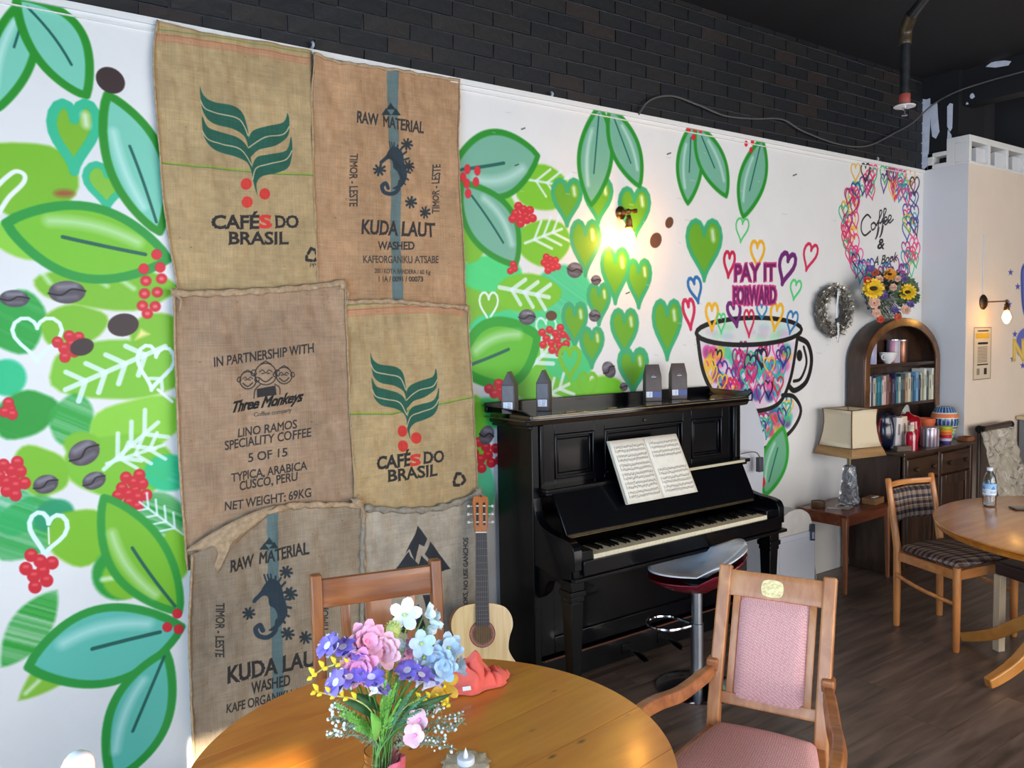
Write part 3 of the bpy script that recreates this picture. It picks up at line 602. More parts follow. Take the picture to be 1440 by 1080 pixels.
# ================================================================== COFFEE SACKS (cloth draped on the wall, print drawn in metres on each)
INK = (52, 48, 46); DGR = (44, 92, 74)
def sackcanvas(outline, base, y):
    mp = lambda px, py: (lambda p: (p.x, p.z))(at(px, py, 'y', y))
    P_ = [mp(*p) for e in outline for p in e]; xs = [p[0] for p in P_]; zs = [p[1] for p in P_]
    c = Canvas(min(xs)-.02, max(xs)+.02, min(zs)-.02, max(zs)+.02, .0015, base, mp)
    n = fbm((c.H, c.W), 90); n2 = fbm((c.H, c.W), 14); c.a *= (.9+.2*n+.14*(n2-.5))[..., None]
    g = fbm((c.H, c.W), 200)[..., None]; c.a = c.a*(1-g*.12)+np.array([.62, .48, .36], np.float32)*g*.12
    for k in range(70):
        x = random.randrange(c.W); y_ = random.randrange(c.H); c.a[y_:y_+random.choice((2, 3)), x:x+random.choice((2, 5))] *= random.uniform(.72, .9)
    return c
def polyfn(pts):
    q = [np.array(p, float) for p in pts]; L_ = [0]
    for a, b in zip(q, q[1:]): L_.append(L_[-1]+math.hypot(*(b-a)))
    def f(t):
        s_ = t*L_[-1]
        for i in range(len(q)-1):
            if s_ <= L_[i+1]+1e-9: return q[i]+(q[i+1]-q[i])*((s_-L_[i])/max(L_[i+1]-L_[i], 1e-9))
        return q[-1]
    return f
def make_sack(name, label, top, right, bottom, left, y, cvs, mt_, amp=0.0095, folds=(), seed=0, hem=None, nu=64, nv=96):
    T, R_, B_, L_ = map(polyfn, (cr(top, 6), cr(right, 6), cr(bottom, 6), cr(left, 6)))
    mp = lambda q: at(q[0], q[1], 'y', y)
    c00, c10, c01, c11 = T(0), T(1), B_(0), B_(1)
    def fn(u, v):
        q = (1-v)*T(u)+v*B_(u)+(1-u)*L_(v)+u*R_(v)-((1-u)*(1-v)*c00+u*(1-v)*c10+(1-u)*v*c01+u*v*c11)
        p = mp(q); nv_ = Vector((p.x*3.1+seed*7, p.z*2.2, seed)); nb = Vector((p.x*9+seed*3, p.z*5, seed+4)); nc = Vector((p.x*26, p.z*17, seed+9))
        d = amp*(1.3*mnoise.noise(nv_)+.8*mnoise.noise(nb)+.35*mnoise.noise(nc))
        d += amp*1.5*abs(mnoise.noise(Vector((p.x*13+p.z*2.5+seed, p.z*2.2, 3.3))))*(1-.6*v)+amp*.8*abs(mnoise.noise(Vector((p.x*7-p.z*9+seed, p.z*12+p.x*5, 7.3))))
        for (u0, v0, u1, v1, h, wd) in folds:
            a = np.array([u0, v0]); e = np.array([u1-u0, v1-v0]); t = max(0, min(1, ((u-u0)*e[0]+(v-v0)*e[1])/(e @ e))); dd = math.hypot(u-u0-t*e[0], v-v0-t*e[1])
            d += h*math.exp(-(dd/wd)**2)*(1-.5*t)
        edge = min(u, 1-u, v, 1-v); d += .004*max(0, 1-edge/.02)
        return (p.x, y-.008-d if y-.008-d < WY-.025 else WY-.0255, p.z)
    mb = MB().grid(fn, nu, nv); me = mesh_of(mb, name, 180); o = obj(name, me, mt_); set_uv(me, lambda c: ((c.x-cvs.x0)/(cvs.x1-cvs.x0), (c.z-cvs.z0)/(cvs.z1-cvs.z0)))
    mm_ = o.modifiers.new('t', 'SOLIDIFY'); mm_.thickness = .0022; mm_.offset = 1 if False else 0
    tag(o, label, 'sack', 'printed hessian coffee sacks pinned to the wall'); return o, fn
def roll(name, parent, fn, v, r, mt_, us=(0, 1), n=46, off=.006, wob=.3, label=None):
    pts = []; rs = []
    for i in range(n+1):
        u = us[0]+(us[1]-us[0])*i/n; p = fn(u, v); pts.append((p[0], p[1]-off, p[2]+.002*math.sin(i*1.3))); rs.append(r*(1+wob*math.sin(i*.9)*.5+wob*random.uniform(-.4, .4)))
    o = obj(name, MB().sweep(pts, rs, 8, sec=[(math.cos(a)*.75, math.sin(a)*1.1) for a in np.linspace(0, 2*PI, 9)[:-1]]), mt_, parent, smooth=180)
    if label: o['label'] = label
    return o
def side_seam(parent, fn, u, r, mt_, n=60):
    pts = [fn(u, i/n) for i in range(n+1)]; obj('side_seam', MB().sweep([(p[0], p[1]-.003, p[2]) for p in pts], [r*random.uniform(.8, 1.25) for _ in pts], 6), mt_, parent, smooth=180)
BURL = (176, 150, 108); BURL2 = (176, 138, 102); BURL3 = (160, 132, 106); BURL4 = (150, 132, 110)
hemm = mat('rough_hessian_hem', (176, 148, 116), .95, var=.22, vscale=60, bump=.8, bscale=220); hemg = mat('grey_hessian_hem', (150, 140, 124), .95, var=.22, vscale=60, bump=.8, bscale=220)
def cafes(c, ox, oy, LT, RT, stripe, hemline):
    """green leaf emblem, three red dots and two lines of lettering; ox,oy is the emblem's foot"""
    c.line(stripe, 2.6, (150, 160, 60), 1, .85); c.line([(a, b+1.6) for a, b in stripe], 1.2, (60, 120, 60), 1, .8)
    c.line(hemline, 4, (196, 124, 96), 3, .6); c.line([(a, b+4.5) for a, b in hemline], 1.6, (190, 110, 84), 1.5, .6); c.line([(a, b-4) for a, b in hemline], 1.6, (180, 84, 66), 1, .7); c.line([(a, b-11) for a, b in hemline], 1.6, (110, 132, 66), 1, .8)
    # emblem drawn in its own sheet units (foot at 432,688), laid on by the two wing tips
    S_ = np.array([[215-432, 280-688], [548-432, 378-688]], float); D_ = np.array([LT, RT], float)-np.array([ox, oy]); Mx = np.linalg.solve(S_, D_)
    f = lambda x, y: (ox+(x-432)*Mx[0][0]+(y-688)*Mx[1][0], oy+(x-432)*Mx[0][1]+(y-688)*Mx[1][1])
    bands = ([(215, 280), (228, 312), (262, 336), (340, 352), (378, 380), (400, 450), (403, 515), (388, 468), (340, 438), (270, 420), (235, 392), (220, 345)],
             [(222, 393), (245, 432), (300, 452), (365, 475), (400, 515), (414, 605), (395, 568), (350, 542), (280, 522), (242, 490), (226, 450)],
             [(548, 378), (533, 412), (475, 427), (420, 443), (402, 478), (402, 545), (440, 516), (500, 502), (548, 468), (556, 425)],
             [(563, 465), (545, 518), (480, 534), (432, 545), (412, 590), (416, 640), (432, 688), (428, 645), (452, 617), (505, 605), (552, 582), (567, 525)])
    for P_ in bands: c.fill([f(x, y) for x, y in cr(P_, 4, True)], DGR, 1)
    BG = tuple(np.array(c.a[c.H//2, c.W//2])*255)
    for P_ in ([(216, 330), (240, 366), (300, 384), (368, 404), (400, 462)], [(222, 445), (246, 478), (300, 496), (370, 516), (410, 575)], [(556, 428), (532, 458), (462, 470), (402, 508)], [(566, 520), (542, 554), (480, 570), (430, 586), (414, 630)]):
        c.line([f(x, y) for x, y in cr(P_, 5)], 1.7, (184, 170, 136), .8)
    for x, y in ((390, 647), (394, 715), (461, 684)): q = f(x, y); c.fill(ell(q[0], q[1], 7.6, 8), (206, 62, 54), 1)
SA = dict(top=[(220, 31), (300, 50), (370, 60), (436, 73)], right=[(436, 73), (436, 160), (440, 290), (446, 404)], bottom=[(250, 412), (310, 420), (380, 416), (446, 404)], left=[(220, 31), (214, 90), (222, 200), (231, 300), (250, 412)])
c = sackcanvas(list(SA.values()), BURL, 3.22)
cafes(c, 360, 275, (279.6, 123.7), (403, 160), [(222, 229), (300, 236), (360, 243), (440, 246)], [(220, 54), (320, 68), (380, 78), (434, 88)])
c.text('CAF\u00c9', 298, 322, 64, 23, INK, bold=.024, slope=.0); c.text('S', 364, 321, 14, 17, (206, 62, 54), bold=.05); c.text('DO', 386, 321, 31, 17, INK, bold=.024); c.text('BRASIL', 321, 344, 82, 17, INK, bold=.024)
[c.line(q, 4.2, INK, 1) for q in ([(431, 357), (435, 350), (440, 352)], [(442, 356), (445, 362), (440, 367)], [(436, 367), (429, 366), (429, 361)])]; c.text('PP', 434, 376, 8, 5, INK)
msA = canvas_mat('hessian_cafes', c, .95, weave=.16)
oA, fA = make_sack('coffee_sack', 'hessian coffee sack with green leaf emblem, uppermost at left beside the big painted leaves', y=3.222, cvs=c, mt_=msA, seed=1, **SA); side_seam(oA, fA, 0, .004, hemm)
SB = dict(top=[(437, 78), (480, 90), (545, 99), (645, 113)], right=[(645, 113), (641, 220), (648, 330), (653, 432)], bottom=[(480, 436), (540, 438), (600, 436), (653, 432)], left=[(437, 78), (436, 180), (440, 300), (480, 436)])
SB['bottom'] = [(446, 440), (520, 440), (600, 436), (653, 432)]; SB['left'] = [(437, 78), (437, 180), (441, 300), (446, 440)]
def seahorse(c, ox, oy, s_, sl):
    f = lambda x, y: (ox+x*s_, oy+y*s_+sl*x*s_); B = (50, 62, 70)
    c.fill([f(x, y) for x, y in cr([(-10, -38), (-2, -46), (8, -46), (16, -38), (20, -22), (24, -6), (24, 8), (16, 22), (6, 30), (-4, 30), (6, 22), (10, 10), (6, -2), (-2, -8), (-4, -20), (-12, -22), (-24, -12), (-27, -16), (-16, -28)], 4, True)], B, 1)
    c.line([f(x, y) for x, y in cr([(10, 16), (6, 32), (-6, 40), (-18, 38), (-22, 28), (-16, 22), (-12, 30)], 5)], 7*s_, B, 1)
    for k in range(9): a = -1.9+k*.36; c.line([f(6+16*math.cos(a), -12+30*math.sin(a)), f(8+23*math.cos(a), -12+38*math.sin(a))], 3.5*s_, B, 1)
    for k in range(3): c.line([f(-6+k*4, -44), f(-9+k*5, -54)], 2.6*s_, B, 1)
def asterisk(c, x, y, r):
    for k in range(4): a = k*PI/4+.2; c.line([(x-r*math.cos(a), y-r*math.sin(a)), (x+r*math.cos(a), y+r*math.sin(a))], r*.42, (52, 58, 62), 1)
def kuda(c, bx0, bx1, top, bot, ox, oy, sl, s_):
    c.fill([(bx0-7*s_, top), (bx0+7*s_, top), (bx1+7*s_, bot), (bx1-7*s_, bot)], (86, 112, 116), 1.5, .85)
c = sackcanvas(list(SB.values()), BURL2, 3.22)
kuda(c, 549, 559, 98, 440, 0, 0, 0, 1.05); 
for x, y in ((548, 152), (541, 160), (555, 160)): c.fill([(x, y-7), (x+7, y+3), (x-7, y+3)], (44, 58, 62), .8)
c.text('RAW  MATERIAL', 500, 173, 94, 15, (58, 54, 52), bold=.02, slope=.16); seahorse(c, 552, 243, .78, .1)
for x, y in ((572, 203), (531, 240), (576, 285), (597, 299), (574, 234)): asterisk(c, x, y, 7.5)
c.text('TIMOR - LESTE', 489, 218, 73, 11, (58, 54, 52), vert=-1, slope=0, bold=.01); c.text('TIMOR - LESTE', 607, 300, 68, 10, (58, 54, 52), vert=1, bold=.01)
c.text('KUDA LAUT', 507, 329, 104, 19, (58, 54, 52), bold=.024, slope=.04); c.text('WASHED', 531, 351, 51, 11, (58, 54, 52), bold=.02); c.text('KAFEORGANIKU ATSABE', 509, 370, 107, 10, (70, 64, 60), bold=.01, slope=.0)
c.text('200 / KOTA BANDERA / 60 Kg', 524, 386, 81, 8, (76, 70, 64), slope=.02, bold=.01); c.text('1 1A / 0091 / 00073', 530, 396, 64, 7, (66, 60, 56), bold=.02, slope=0)
msB = canvas_mat('hessian_kuda', c, .95, weave=.18)
oB, fB = make_sack('coffee_sack', 'brown hessian sack with seahorse print and blue stripe, uppermost, reaching the bricks', y=3.222, cvs=c, mt_=msB, seed=2, amp=0.0121, folds=[(.0, .02, .5, .2, .009, .05), (.0, .04, .3, .35, .008, .04)], **SB)
roll('hem', oB, fB, .004, .006, hemm); side_seam(oB, fB, 0, .004, hemm); side_seam(oB, fB, 1, .003, hemm)
SE = dict(top=[(482, 425), (540, 423), (600, 428), (657, 432)], right=[(657, 432), (660, 520), (664, 610), (669, 700)], bottom=[(496, 722), (560, 724), (620, 716), (669, 700)], left=[(482, 425), (486, 520), (492, 620), (496, 722)])
c = sackcanvas(list(SE.values()), BURL, 3.2)
cafes(c, 576.6, 618, (519.8, 496.5), (612.5, 518.7), [(488, 581), (550, 581), (600, 571), (664, 557)], [(484, 441), (560, 436), (610, 436), (652, 439)])
c.text('CAF\u00c9', 529, 660, 47, 22, INK, bold=.024, slope=-.12); c.text('S', 577, 655, 13, 15, (206, 62, 54), bold=.05, slope=-.1); c.text('DO', 596, 652, 27, 16, INK, bold=.024, slope=-.1); c.text('BRASIL', 545, 677, 69, 16, INK, bold=.024, slope=-.12)
[c.line(q, 4.4, INK, 1) for q in ([(638, 673), (641, 666), (646, 666)], [(649, 669), (652, 675), (648, 680)], [(644, 682), (638, 682), (637, 677)])]
msE = canvas_mat('hessian_cafes_low', c, .95, weave=.16)
oE, fE = make_sack('coffee_sack', 'hessian coffee sack with green leaf emblem, beside the piano at mid height', y=3.205, cvs=c, mt_=msE, seed=3, amp=0.0121, folds=[(.1, .1, .2, .9, .006, .05), (.85, .2, .75, .8, .006, .05)], **SE)
roll('hem', oE, fE, .003, .009, hemm); side_seam(oE, fE, 1, .003, hemm)
SC_ = dict(top=[(243, 412), (330, 410), (420, 404), (482, 396)], right=[(482, 396), (486, 500), (493, 620), (503, 726)], bottom=[(262, 800), (330, 790), (420, 770), (503, 726)], left=[(243, 412), (246, 520), (250, 640), (262, 800)])
c = sackcanvas(list(SC_.values()), BURL3, 3.2)
c.text('IN PARTNERSHIP WITH', 299, 516, 140, 13, INK, bold=.01, slope=-.145)
def face(x, y, r):
    c.line(ell(x, y, r, r*1.05, 0, 18), 1.5, INK, .8, closed=True); c.line(ell(x-r*1.1, y-r*.1, r*.25, r*.3, 0, 10), 1.4, INK, .8); c.line(ell(x+r*1.1, y-r*.1, r*.25, r*.3, 0, 10), 1.4, INK, .8)
    c.line(cr([(x-r*.6, y+r*.35), (x, y+r*.75), (x+r*.6, y+r*.3)], 4), 1.6, INK, .8); c.line(cr([(x-r*.6, y-r*.2), (x-r*.3, y-r*.4), (x, y-r*.1), (x+r*.3, y-r*.4), (x+r*.6, y-r*.2)], 3), 1.2, INK, .8)
    c.line([(x-r*.35, y-r*.05), (x-r*.15, y-r*.05)], 1.4, INK); c.line([(x+r*.15, y-r*.05), (x+r*.35, y-r*.05)], 1.4, INK); c.line([(x-r*.5, y-r*.95), (x, y-r*1.25), (x+r*.5, y-r*.95)], 1.4, INK)
face(347, 535, 11.5); face(396, 528, 11); face(371, 526, 14.5); c.fill([(359, 547), (384, 542), (386, 555), (360, 559)], INK, 1); c.line(cr([(356, 560), (357, 548), (364, 541)], 3), 1.4, INK); c.line(cr([(391, 554), (390, 545), (383, 540)], 3), 1.4, INK)
c.text('Three Monkeys', 327, 584, 97, 19, (34, 32, 30), bold=.02, shear=.45, slope=-.16, spacing=1); c.text('Coffee company', 357, 588, 52, 7.5, INK, slope=-.14)
for t_, x, y, w_, h_ in (('LINO RAMOS', 335, 615, 81, 12), ('SPECIALITY COFFEE', 316, 633, 120, 12.5), ('5 OF 15', 349, 650, 54, 12), ('TYPICA, ARABICA', 324, 679, 107, 13.5), ('CUSCO, PERU', 335, 691, 83, 14), ('NET WEIGHT: 69KG', 316, 718, 121, 12.5)): c.text(t_, x, y, w_, h_, INK, bold=.008, slope=-.16)
msC = canvas_mat('hessian_partnership', c, .95, weave=.18)
oC, fC = make_sack('coffee_sack', 'hessian coffee sack with black lettering and three drawn faces, left at mid height', y=3.205, cvs=c, mt_=msC, seed=4, amp=0.0135, **SC_)
roll('hem', oC, fC, .004, .012, hemm); side_seam(oC, fC, 0, .005, hemm); side_seam(oC, fC, 1, .004, hemm)
SF = dict(top=[(508, 712), (560, 716), (620, 712), (674, 690)], right=[(674, 690), (671, 800), (666, 900), (660, 1010)], bottom=[(520, 1060), (570, 1050), (620, 1030), (660, 1010)], left=[(508, 712), (506, 820), (510, 940), (520, 1060)])
c = sackcanvas(list(SF.values()), (172, 160, 142), 3.18)
MI = (50, 52, 56)
c.fill([(588, 740), (601, 758), (597, 769), (590, 766), (583, 790), (576, 772), (570, 780)], MI, 1); c.fill([(588, 740), (575, 772), (585, 778)], MI, 1); c.fill([(575, 776), (583, 800), (558, 800)], MI, 1); c.fill([(573, 778), (590, 796), (556, 803)], MI, 1)
c.fill([(605, 762), (633, 800), (618, 805), (598, 780)], MI, 1); c.fill([(593, 782), (612, 800), (585, 802)], MI, 1); c.fill([(594, 837), (607, 836), (622, 888), (606, 888), (600, 862)], MI, 1); c.fill([(588, 850), (600, 888), (574, 890), (566, 860)], MI, 1); c.fill([(545, 860), (566, 858), (574, 890), (548, 890)], MI, 1)
c.text('HOOKS, NO USE GANCHOS', 650, 862, 106, 7, (56, 54, 52), vert=1, bold=.01)
msF = canvas_mat('hessian_mountain', c, .95, weave=.16)
oF, fF = make_sack('coffee_sack', 'pale grey sack with black mountain print, lowest, behind guitar and wooden chair', y=3.19, cvs=c, mt_=msF, seed=5, amp=0.0108, folds=[(.0, .0, .25, .5, .008, .04)], **SF)
roll('hem', oF, fF, .002, .013, hemg, wob=.5); side_seam(oF, fF, 0, .012, hemg); side_seam(oF, fF, 1, .004, hemg)
SD = dict(top=[(268, 778), (310, 756), (350, 730), (392, 712), (450, 708), (505, 708)], right=[(505, 708), (510, 800), (516, 920), (524, 1060)], bottom=[(272, 1110), (350, 1100), (430, 1085), (524, 1060)], left=[(268, 778), (264, 880), (268, 1000), (272, 1110)])
c = sackcanvas(list(SD.values()), BURL4, 3.18)
kuda(c, 381, 396, 716, 1100, 0, 0, 0, 1.1)
for x, y in ((377, 762), (371, 770), (384, 768)): c.fill([(x, y-7), (x+7, y+3), (x-7, y+3)], (44, 58, 62), .8)
c.text('RAW  MATERIAL', 322, 803, 111, 16, INK, bold=.018, slope=-.22); seahorse(c, 380, 858, .92, -.06)
for x, y in ((403, 805), (350, 863), (403, 890), (428, 896), (408, 835)): asterisk(c, x, y, 8)
c.text('TIMOR - LESTE', 303, 848, 76, 12, INK, vert=-1, bold=.01); c.text('TIMOR', 452, 888, 38, 9, INK, vert=1, bold=.01)
c.text('KUDA LAUT', 320, 960, 138, 22, INK, bold=.024, slope=-.2); c.text('WASHED', 353, 975, 54, 15, INK, bold=.015, slope=-.22); c.text('KAFE ORGANIKU ATSABE', 318, 1002, 136, 13, INK, bold=.01, slope=-.22); c.text('200 / KOTA BANDERA / 60 Kg', 338, 1024, 112, 11, INK, slope=-.22)
msD = canvas_mat('hessian_kuda_low', c, .95, weave=.18)
oD, fD = make_sack('coffee_sack', 'hessian sack with seahorse print, lowest at left behind the pine table', y=3.19, cvs=c, mt_=msD, seed=6, amp=0.0149, folds=[(.95, .0, .7, .3, .012, .04), (.8, .0, .6, .4, .008, .03), (.02, .02, .3, .15, .01, .05), (.5, .02, .5, .6, .006, .05)], **SD)
roll('hem', oD, fD, .002, .012, hemm, wob=.5, us=(.3, 1)); side_seam(oD, fD, 0, .005, hemm); side_seam(oD, fD, 1, .006, hemm)
# turned-over flap at its upper left corner
fl3 = MB(); P_ = cr([(264, 774), (280, 776), (300, 794), (308, 806), (318, 784), (340, 757), (372, 730), (390, 712), (360, 720), (310, 744)], 4, True)
Q = [at(x, y, 'y', 3.15) for x, y in P_]; n = len(Q); cen = Vector((sum(q.x for q in Q)/n, 3.125, sum(q.z for q in Q)/n))
vs = []; RN = 6
for r_ in range(RN):
    t = r_/RN
    for q in Q: p = q.lerp(cen, t); vs.append((p.x, 3.162-.022*math.sin(t*PI/2)-.004*math.sin(p.x*90+p.z*40)*t, p.z))
fs = [(r_*n+i, r_*n+(i+1) % n, (r_+1)*n+(i+1) % n, (r_+1)*n+i) for r_ in range(RN-1) for i in range(n)]; vs.append(tuple(cen)); fs += [((RN-1)*n+i, (RN-1)*n+(i+1) % n, len(vs)-1) for i in range(n)]
o = obj('folded_flap', MB().add(vs, fs), hemm, oD, solid=.003, smooth=180)
def knot(parent, px, py, y, r, mt_):
    p = at(px, py, 'y', y); mb = MB(); mb.ball(p, r, 9); mb.sweep([tuple(p), (p.x+.02, p.y-.01, p.z-.03), (p.x+.012, p.y-.012, p.z-.07)], [r*.5, r*.3, r*.15], 6)
    for k in range(5): a = k*1.3; mb.sweep([tuple(p), (p.x+math.cos(a)*r*1.6, p.y-.006, p.z+math.sin(a)*r*1.6)], [r*.4, r*.1], 5)
    obj('tied_corner', mb, mt_, parent, smooth=180)
knot(oD, 502, 706, 3.16, .022, hemm); knot(oC, 482, 402, 3.185, .016, hemm); knot(oC, 246, 411, 3.185, .015, hemm); knot(oF, 673, 690, 3.16, .014, hemg); knot(oE, 655, 433, 3.18, .012, hemm)
# ================================================================== UPRIGHT PIANO
BK = mat('black_piano_lacquer', (5, 6, 10), .25, coat=.2, spec=.22, var=.2, vscale=5); BKM = mat('worn_black_lacquer', (6, 7, 10), .36, coat=.08, spec=.25, var=.3, vscale=8); BKL = mat('polished_lid_lacquer', (4, 5, 8), .07, coat=1, spec=.6)
LG = mat('worn_brown_edge', (50, 36, 25), .45, var=.4, vscale=18); GLD = mat('worn_brass', (128, 112, 84), .35, metal=.9, var=.2, vscale=20)
IV = mat('ivory_key', (226, 216, 186), .3, coat=.3); EB = mat('ebony_key', (10, 10, 12), .3)
CHR = mat('chrome', (205, 208, 214), .12, metal=1)
X0, X1, YF, YB = 2.13, 3.58, 2.905, 3.19
pn = thing('upright_piano', 'black upright piano with open keyboard against the painted wall', 'piano', (X0, YF, 0))
O = Vector((X0, YF, 0)); W_ = X1-X0
def L3(mb): mb.v = [(x-O.x, y-O.y, z-O.z) for x, y, z in mb.v]; return mb
def pp_(name, mb, mt_=BK, bevel=.003, parent=pn, **k): return obj(name, L3(mb), mt_, parent, bevel, **k)
for x in (X0, X1-.04): pp_('side_panel', MB().box(x, x+.04, YF, YB, 0.02, 1.262), BKM if x == X0 else BK, .004)
pp_('back_panel', MB().box(X0+.04, X1-.04, YB-.03, YB, .02, 1.26), BKM)
pp_('lid', MB().box(X0-.03, X1+.03, YF-.035, YB+.01, 1.292, 1.312).box(X0-.06, X1+.06, YF-.03, YB+.018, 1.285, 1.294), BKL, .003)
rim = MB()
for (a, b) in (((X0-.10, YB+.022, 1.362), (X1+.08, YB+.022, 1.362)),): rim.sweep([a, b], 1, sec=[(-.012, 0), (.012, -.006), (.014, -.045), (-.012, -.05)], up=(0, 0, 1))
# raised moulded gallery: flared at both ends, straight along the back
def gal(pts, nrm):
    a, b = pts; q = [(a[0], a[1], 1.31), (b[0], b[1], 1.31), (b[0]+nrm[0]*.045, b[1]+nrm[1]*.045, 1.346), (a[0]+nrm[0]*.045, a[1]+nrm[1]*.045, 1.336)]
    r_ = [(x-nrm[0]*.016, y-nrm[1]*.016, z) for x, y, z in q]; return MB().add(q+r_, [(0, 1, 2, 3), (7, 6, 5, 4), (0, 4, 5, 1), (3, 2, 6, 7), (0, 3, 7, 4), (1, 5, 6, 2)])
pp_('gallery_rail', MB().box(X0-.06, X1+.06, YB-.01, YB+.015, 1.308, 1.356), BK, .003)
pp_('gallery_rail', gal(((X0-.03, YF-.03), (X0-.03, YB+.015)), (-1, 0)), BK, .003); pp_('gallery_rail', gal(((X1+.03, YF-.03), (X1+.03, YB+.015)), (1, 0)), BK, .003)
pp_('lid_edge', MB().box(X0-.02, X1+.02, YF-.039, YF-.034, 1.300, 1.306), GLD, .001)
for k in range(5): pp_('lid_hinge', MB().box(X0+.2+k*.26, X0+.26+k*.26, YF-.005, YF+.006, 1.312, 1.3155), GLD, .001)
pp_('cornice', MB().prism([(0, 1.262), (-.022, 1.268), (-.035, 1.285), (0.05, 1.287)], X0-.03, X1+.03, Matrix(((0, 0, 1, 0), (1, 0, 0, YF), (0, 1, 0, 0), (0, 0, 0, 1)))), LG, 0)
pp_('cornice_side', MB().box(X0-.035, X0, YF-.02, YB+.01, 1.262, 1.286).box(X0-.02, X0, YF-.01, YB+.01, 1.245, 1.262), BK, .004)
# upper front: board with three sunk panels
UB = MB(); yb = YF+.012; xa, xb = X0+.04, X1-.04; pans = ((X0+.14, X0+.385, 1.0, 1.21), (X0+.45, X0+1.0, .99, 1.21), (X0+1.065, X0+1.31, 1.0, 1.21))
UB.box(xa, xb, yb+.012, yb+.02, .93, 1.262); xs = [xa]+[v for p_ in pans for v in p_[:2]]+[xb]
for i in range(0, len(xs), 2): UB.box(xs[i], xs[i+1], yb, yb+.014, .93, 1.262)
for a, b, z0_, z1_ in pans: UB.box(a, b, yb, yb+.014, .93, z0_).box(a, b, yb, yb+.014, z1_, 1.262)
pp_('upper_front', UB, BK, .002)
for a, b, z0_, z1_ in pans:
    f = MB()
    for (x0_, x1_, za, zb) in ((a, a+.014, z0_, z1_), (b-.014, b, z0_, z1_), (a+.014, b-.014, z0_, z0_+.014), (a+.014, b-.014, z1_-.014, z1_)): f.box(x0_, x1_, yb-.006, yb+.012, za, zb)
    for (x0_, x1_, za, zb) in ((a+.022, a+.028, z0_+.022, z1_-.022), (b-.028, b-.022, z0_+.022, z1_-.022), (a+.028, b-.028, z0_+.022, z0_+.028), (a+.028, b-.028, z1_-.028, z1_-.022)): f.box(x0_, x1_, yb+.004, yb+.012, za, zb)
    pp_('panel_moulding', f, BK, .003)
pp_('knob', MB().lathe([(.006, 0), (.008, .006), (.001, .012)], 10, Matrix.Translation((X0+.72, yb-.001, 1.235)) @ Matrix.Rotation(PI/2, 4, 'X')), GLD, 0)
for s_ in (X0+.045, X1-.065): pp_('corner_bead', MB().box(s_, s_+.02, YF-.006, YF+.012, .94, 1.262), BK, .004)
# music ledge
pp_('music_ledge', MB().box(X0+.03, X1-.0, YF-.07, YF+.02, .955, .975).box(X0+.04, X1-.01, YF-.055, YF+.01, .94, .956), BK, .005)
pp_('ledge_strip', MB().box(X0+.86, X1-.05, YF-.0715, YF-.0695, .958, .972), mat('cream_strip', (196, 186, 156), .5), 0)
# fall board sloping to the keys
def slab(x0_, x1_, p, q, th):
    d = Vector((0, q[0]-p[0], q[1]-p[1])).normalized(); nn = Vector((0, d.z, -d.y))*th; vs = []
    for x in (x0_, x1_):
        for a in (p, q): vs += [(x, a[0], a[1]), (x, a[0]+nn.y, a[1]+nn.z)]
    return MB().add(vs, [(0, 2, 3, 1), (4, 5, 7, 6), (0, 1, 5, 4), (2, 6, 7, 3), (0, 4, 6, 2), (1, 3, 7, 5)])
pp_('fall_board', slab(X0+.075, X1-.06, (YF-.045, .945), (YF-.135, .765), .018), BK, .003)
pp_('fall_edge', slab(X0+.09, X1-.07, (YF-.136, .772), (YF-.146, .757), .004), GLD, .001)
pp_('fall_board_emblem', slab(X0+.60, X0+.80, (YF-.1195, .802), (YF-.1235, .794), .0008), mat('faded_gold', (84, 64, 40), .5), 0, smooth=0)
pp_('fall_board_emblem', slab(X0+.63, X0+.77, (YF-.126, .788), (YF-.1275, .785), .0008), mat('faded_gold_line', (84, 64, 40), .5), 0, smooth=0)
# cheeks
def cheek(x0_, x1_):
    P_ = [(YF+.005, .62), (YF+.005, .94)]+cr([(YF+.0, .93), (YF-.015, .86), (YF-.055, .812), (YF-.13, .79), (YF-.22, .782), (YF-.268, .77), (YF-.288, .74)], 5)+[(YF-.29, .655), (YF-.27, .652), (YF-.268, .615), (YF-.2, .6), (YF-.12, .6)]
    return MB().prism(P_, x0_, x1_, Matrix(((0, 0, 1, 0), (1, 0, 0, 0), (0, 1, 0, 0), (0, 0, 0, 1))))
pp_('cheek', cheek(X0+.005, X0+.05), BK, .003); pp_('cheek', cheek(X1-.045, X1+.0), BK, .003)
pp_('key_block', MB().box(X0+.05, X0+.115, YF-.285, YF-.14, .66, .735), BK, .003); pp_('key_block', MB().box(X1-.14, X1-.045, YF-.285, YF-.14, .66, .735), BK, .003)
pp_('key_bed', MB().box(X0+.01, X1-.005, YF-.28, YF+.02, .615, .66), BKM, .003); pp_('key_slip', MB().box(X0+.05, X1-.045, YF-.30, YF-.287, .628, .694), BK, .003)
pp_('key_slip_moulding', MB().box(X0+.0, X1+.01, YF-.302, YF-.27, .605, .622), BKM, .003)
KX0, KX1 = X0+.118, X1-.142; NW = 50; kw = (KX1-KX0)/NW
wk = mesh_of(MB().box(.0004, kw-.0006, -.0, .143, -.012, .002).box(.0004, kw-.0006, -.003, .002, -.018, .0026), 'white_key', 0); wk.materials.append(IV)
bkm = mesh_of(MB().prism([(-.048, 0), (.048, 0), (.048, .012), (-.036, .011)], -.0045, .0045, Matrix(((0, 0, 1, 0), (1, 0, 0, 0), (0, 1, 0, 0), (0, 0, 0, 1)))), 'black_key', 0); bkm.materials.append(EB)
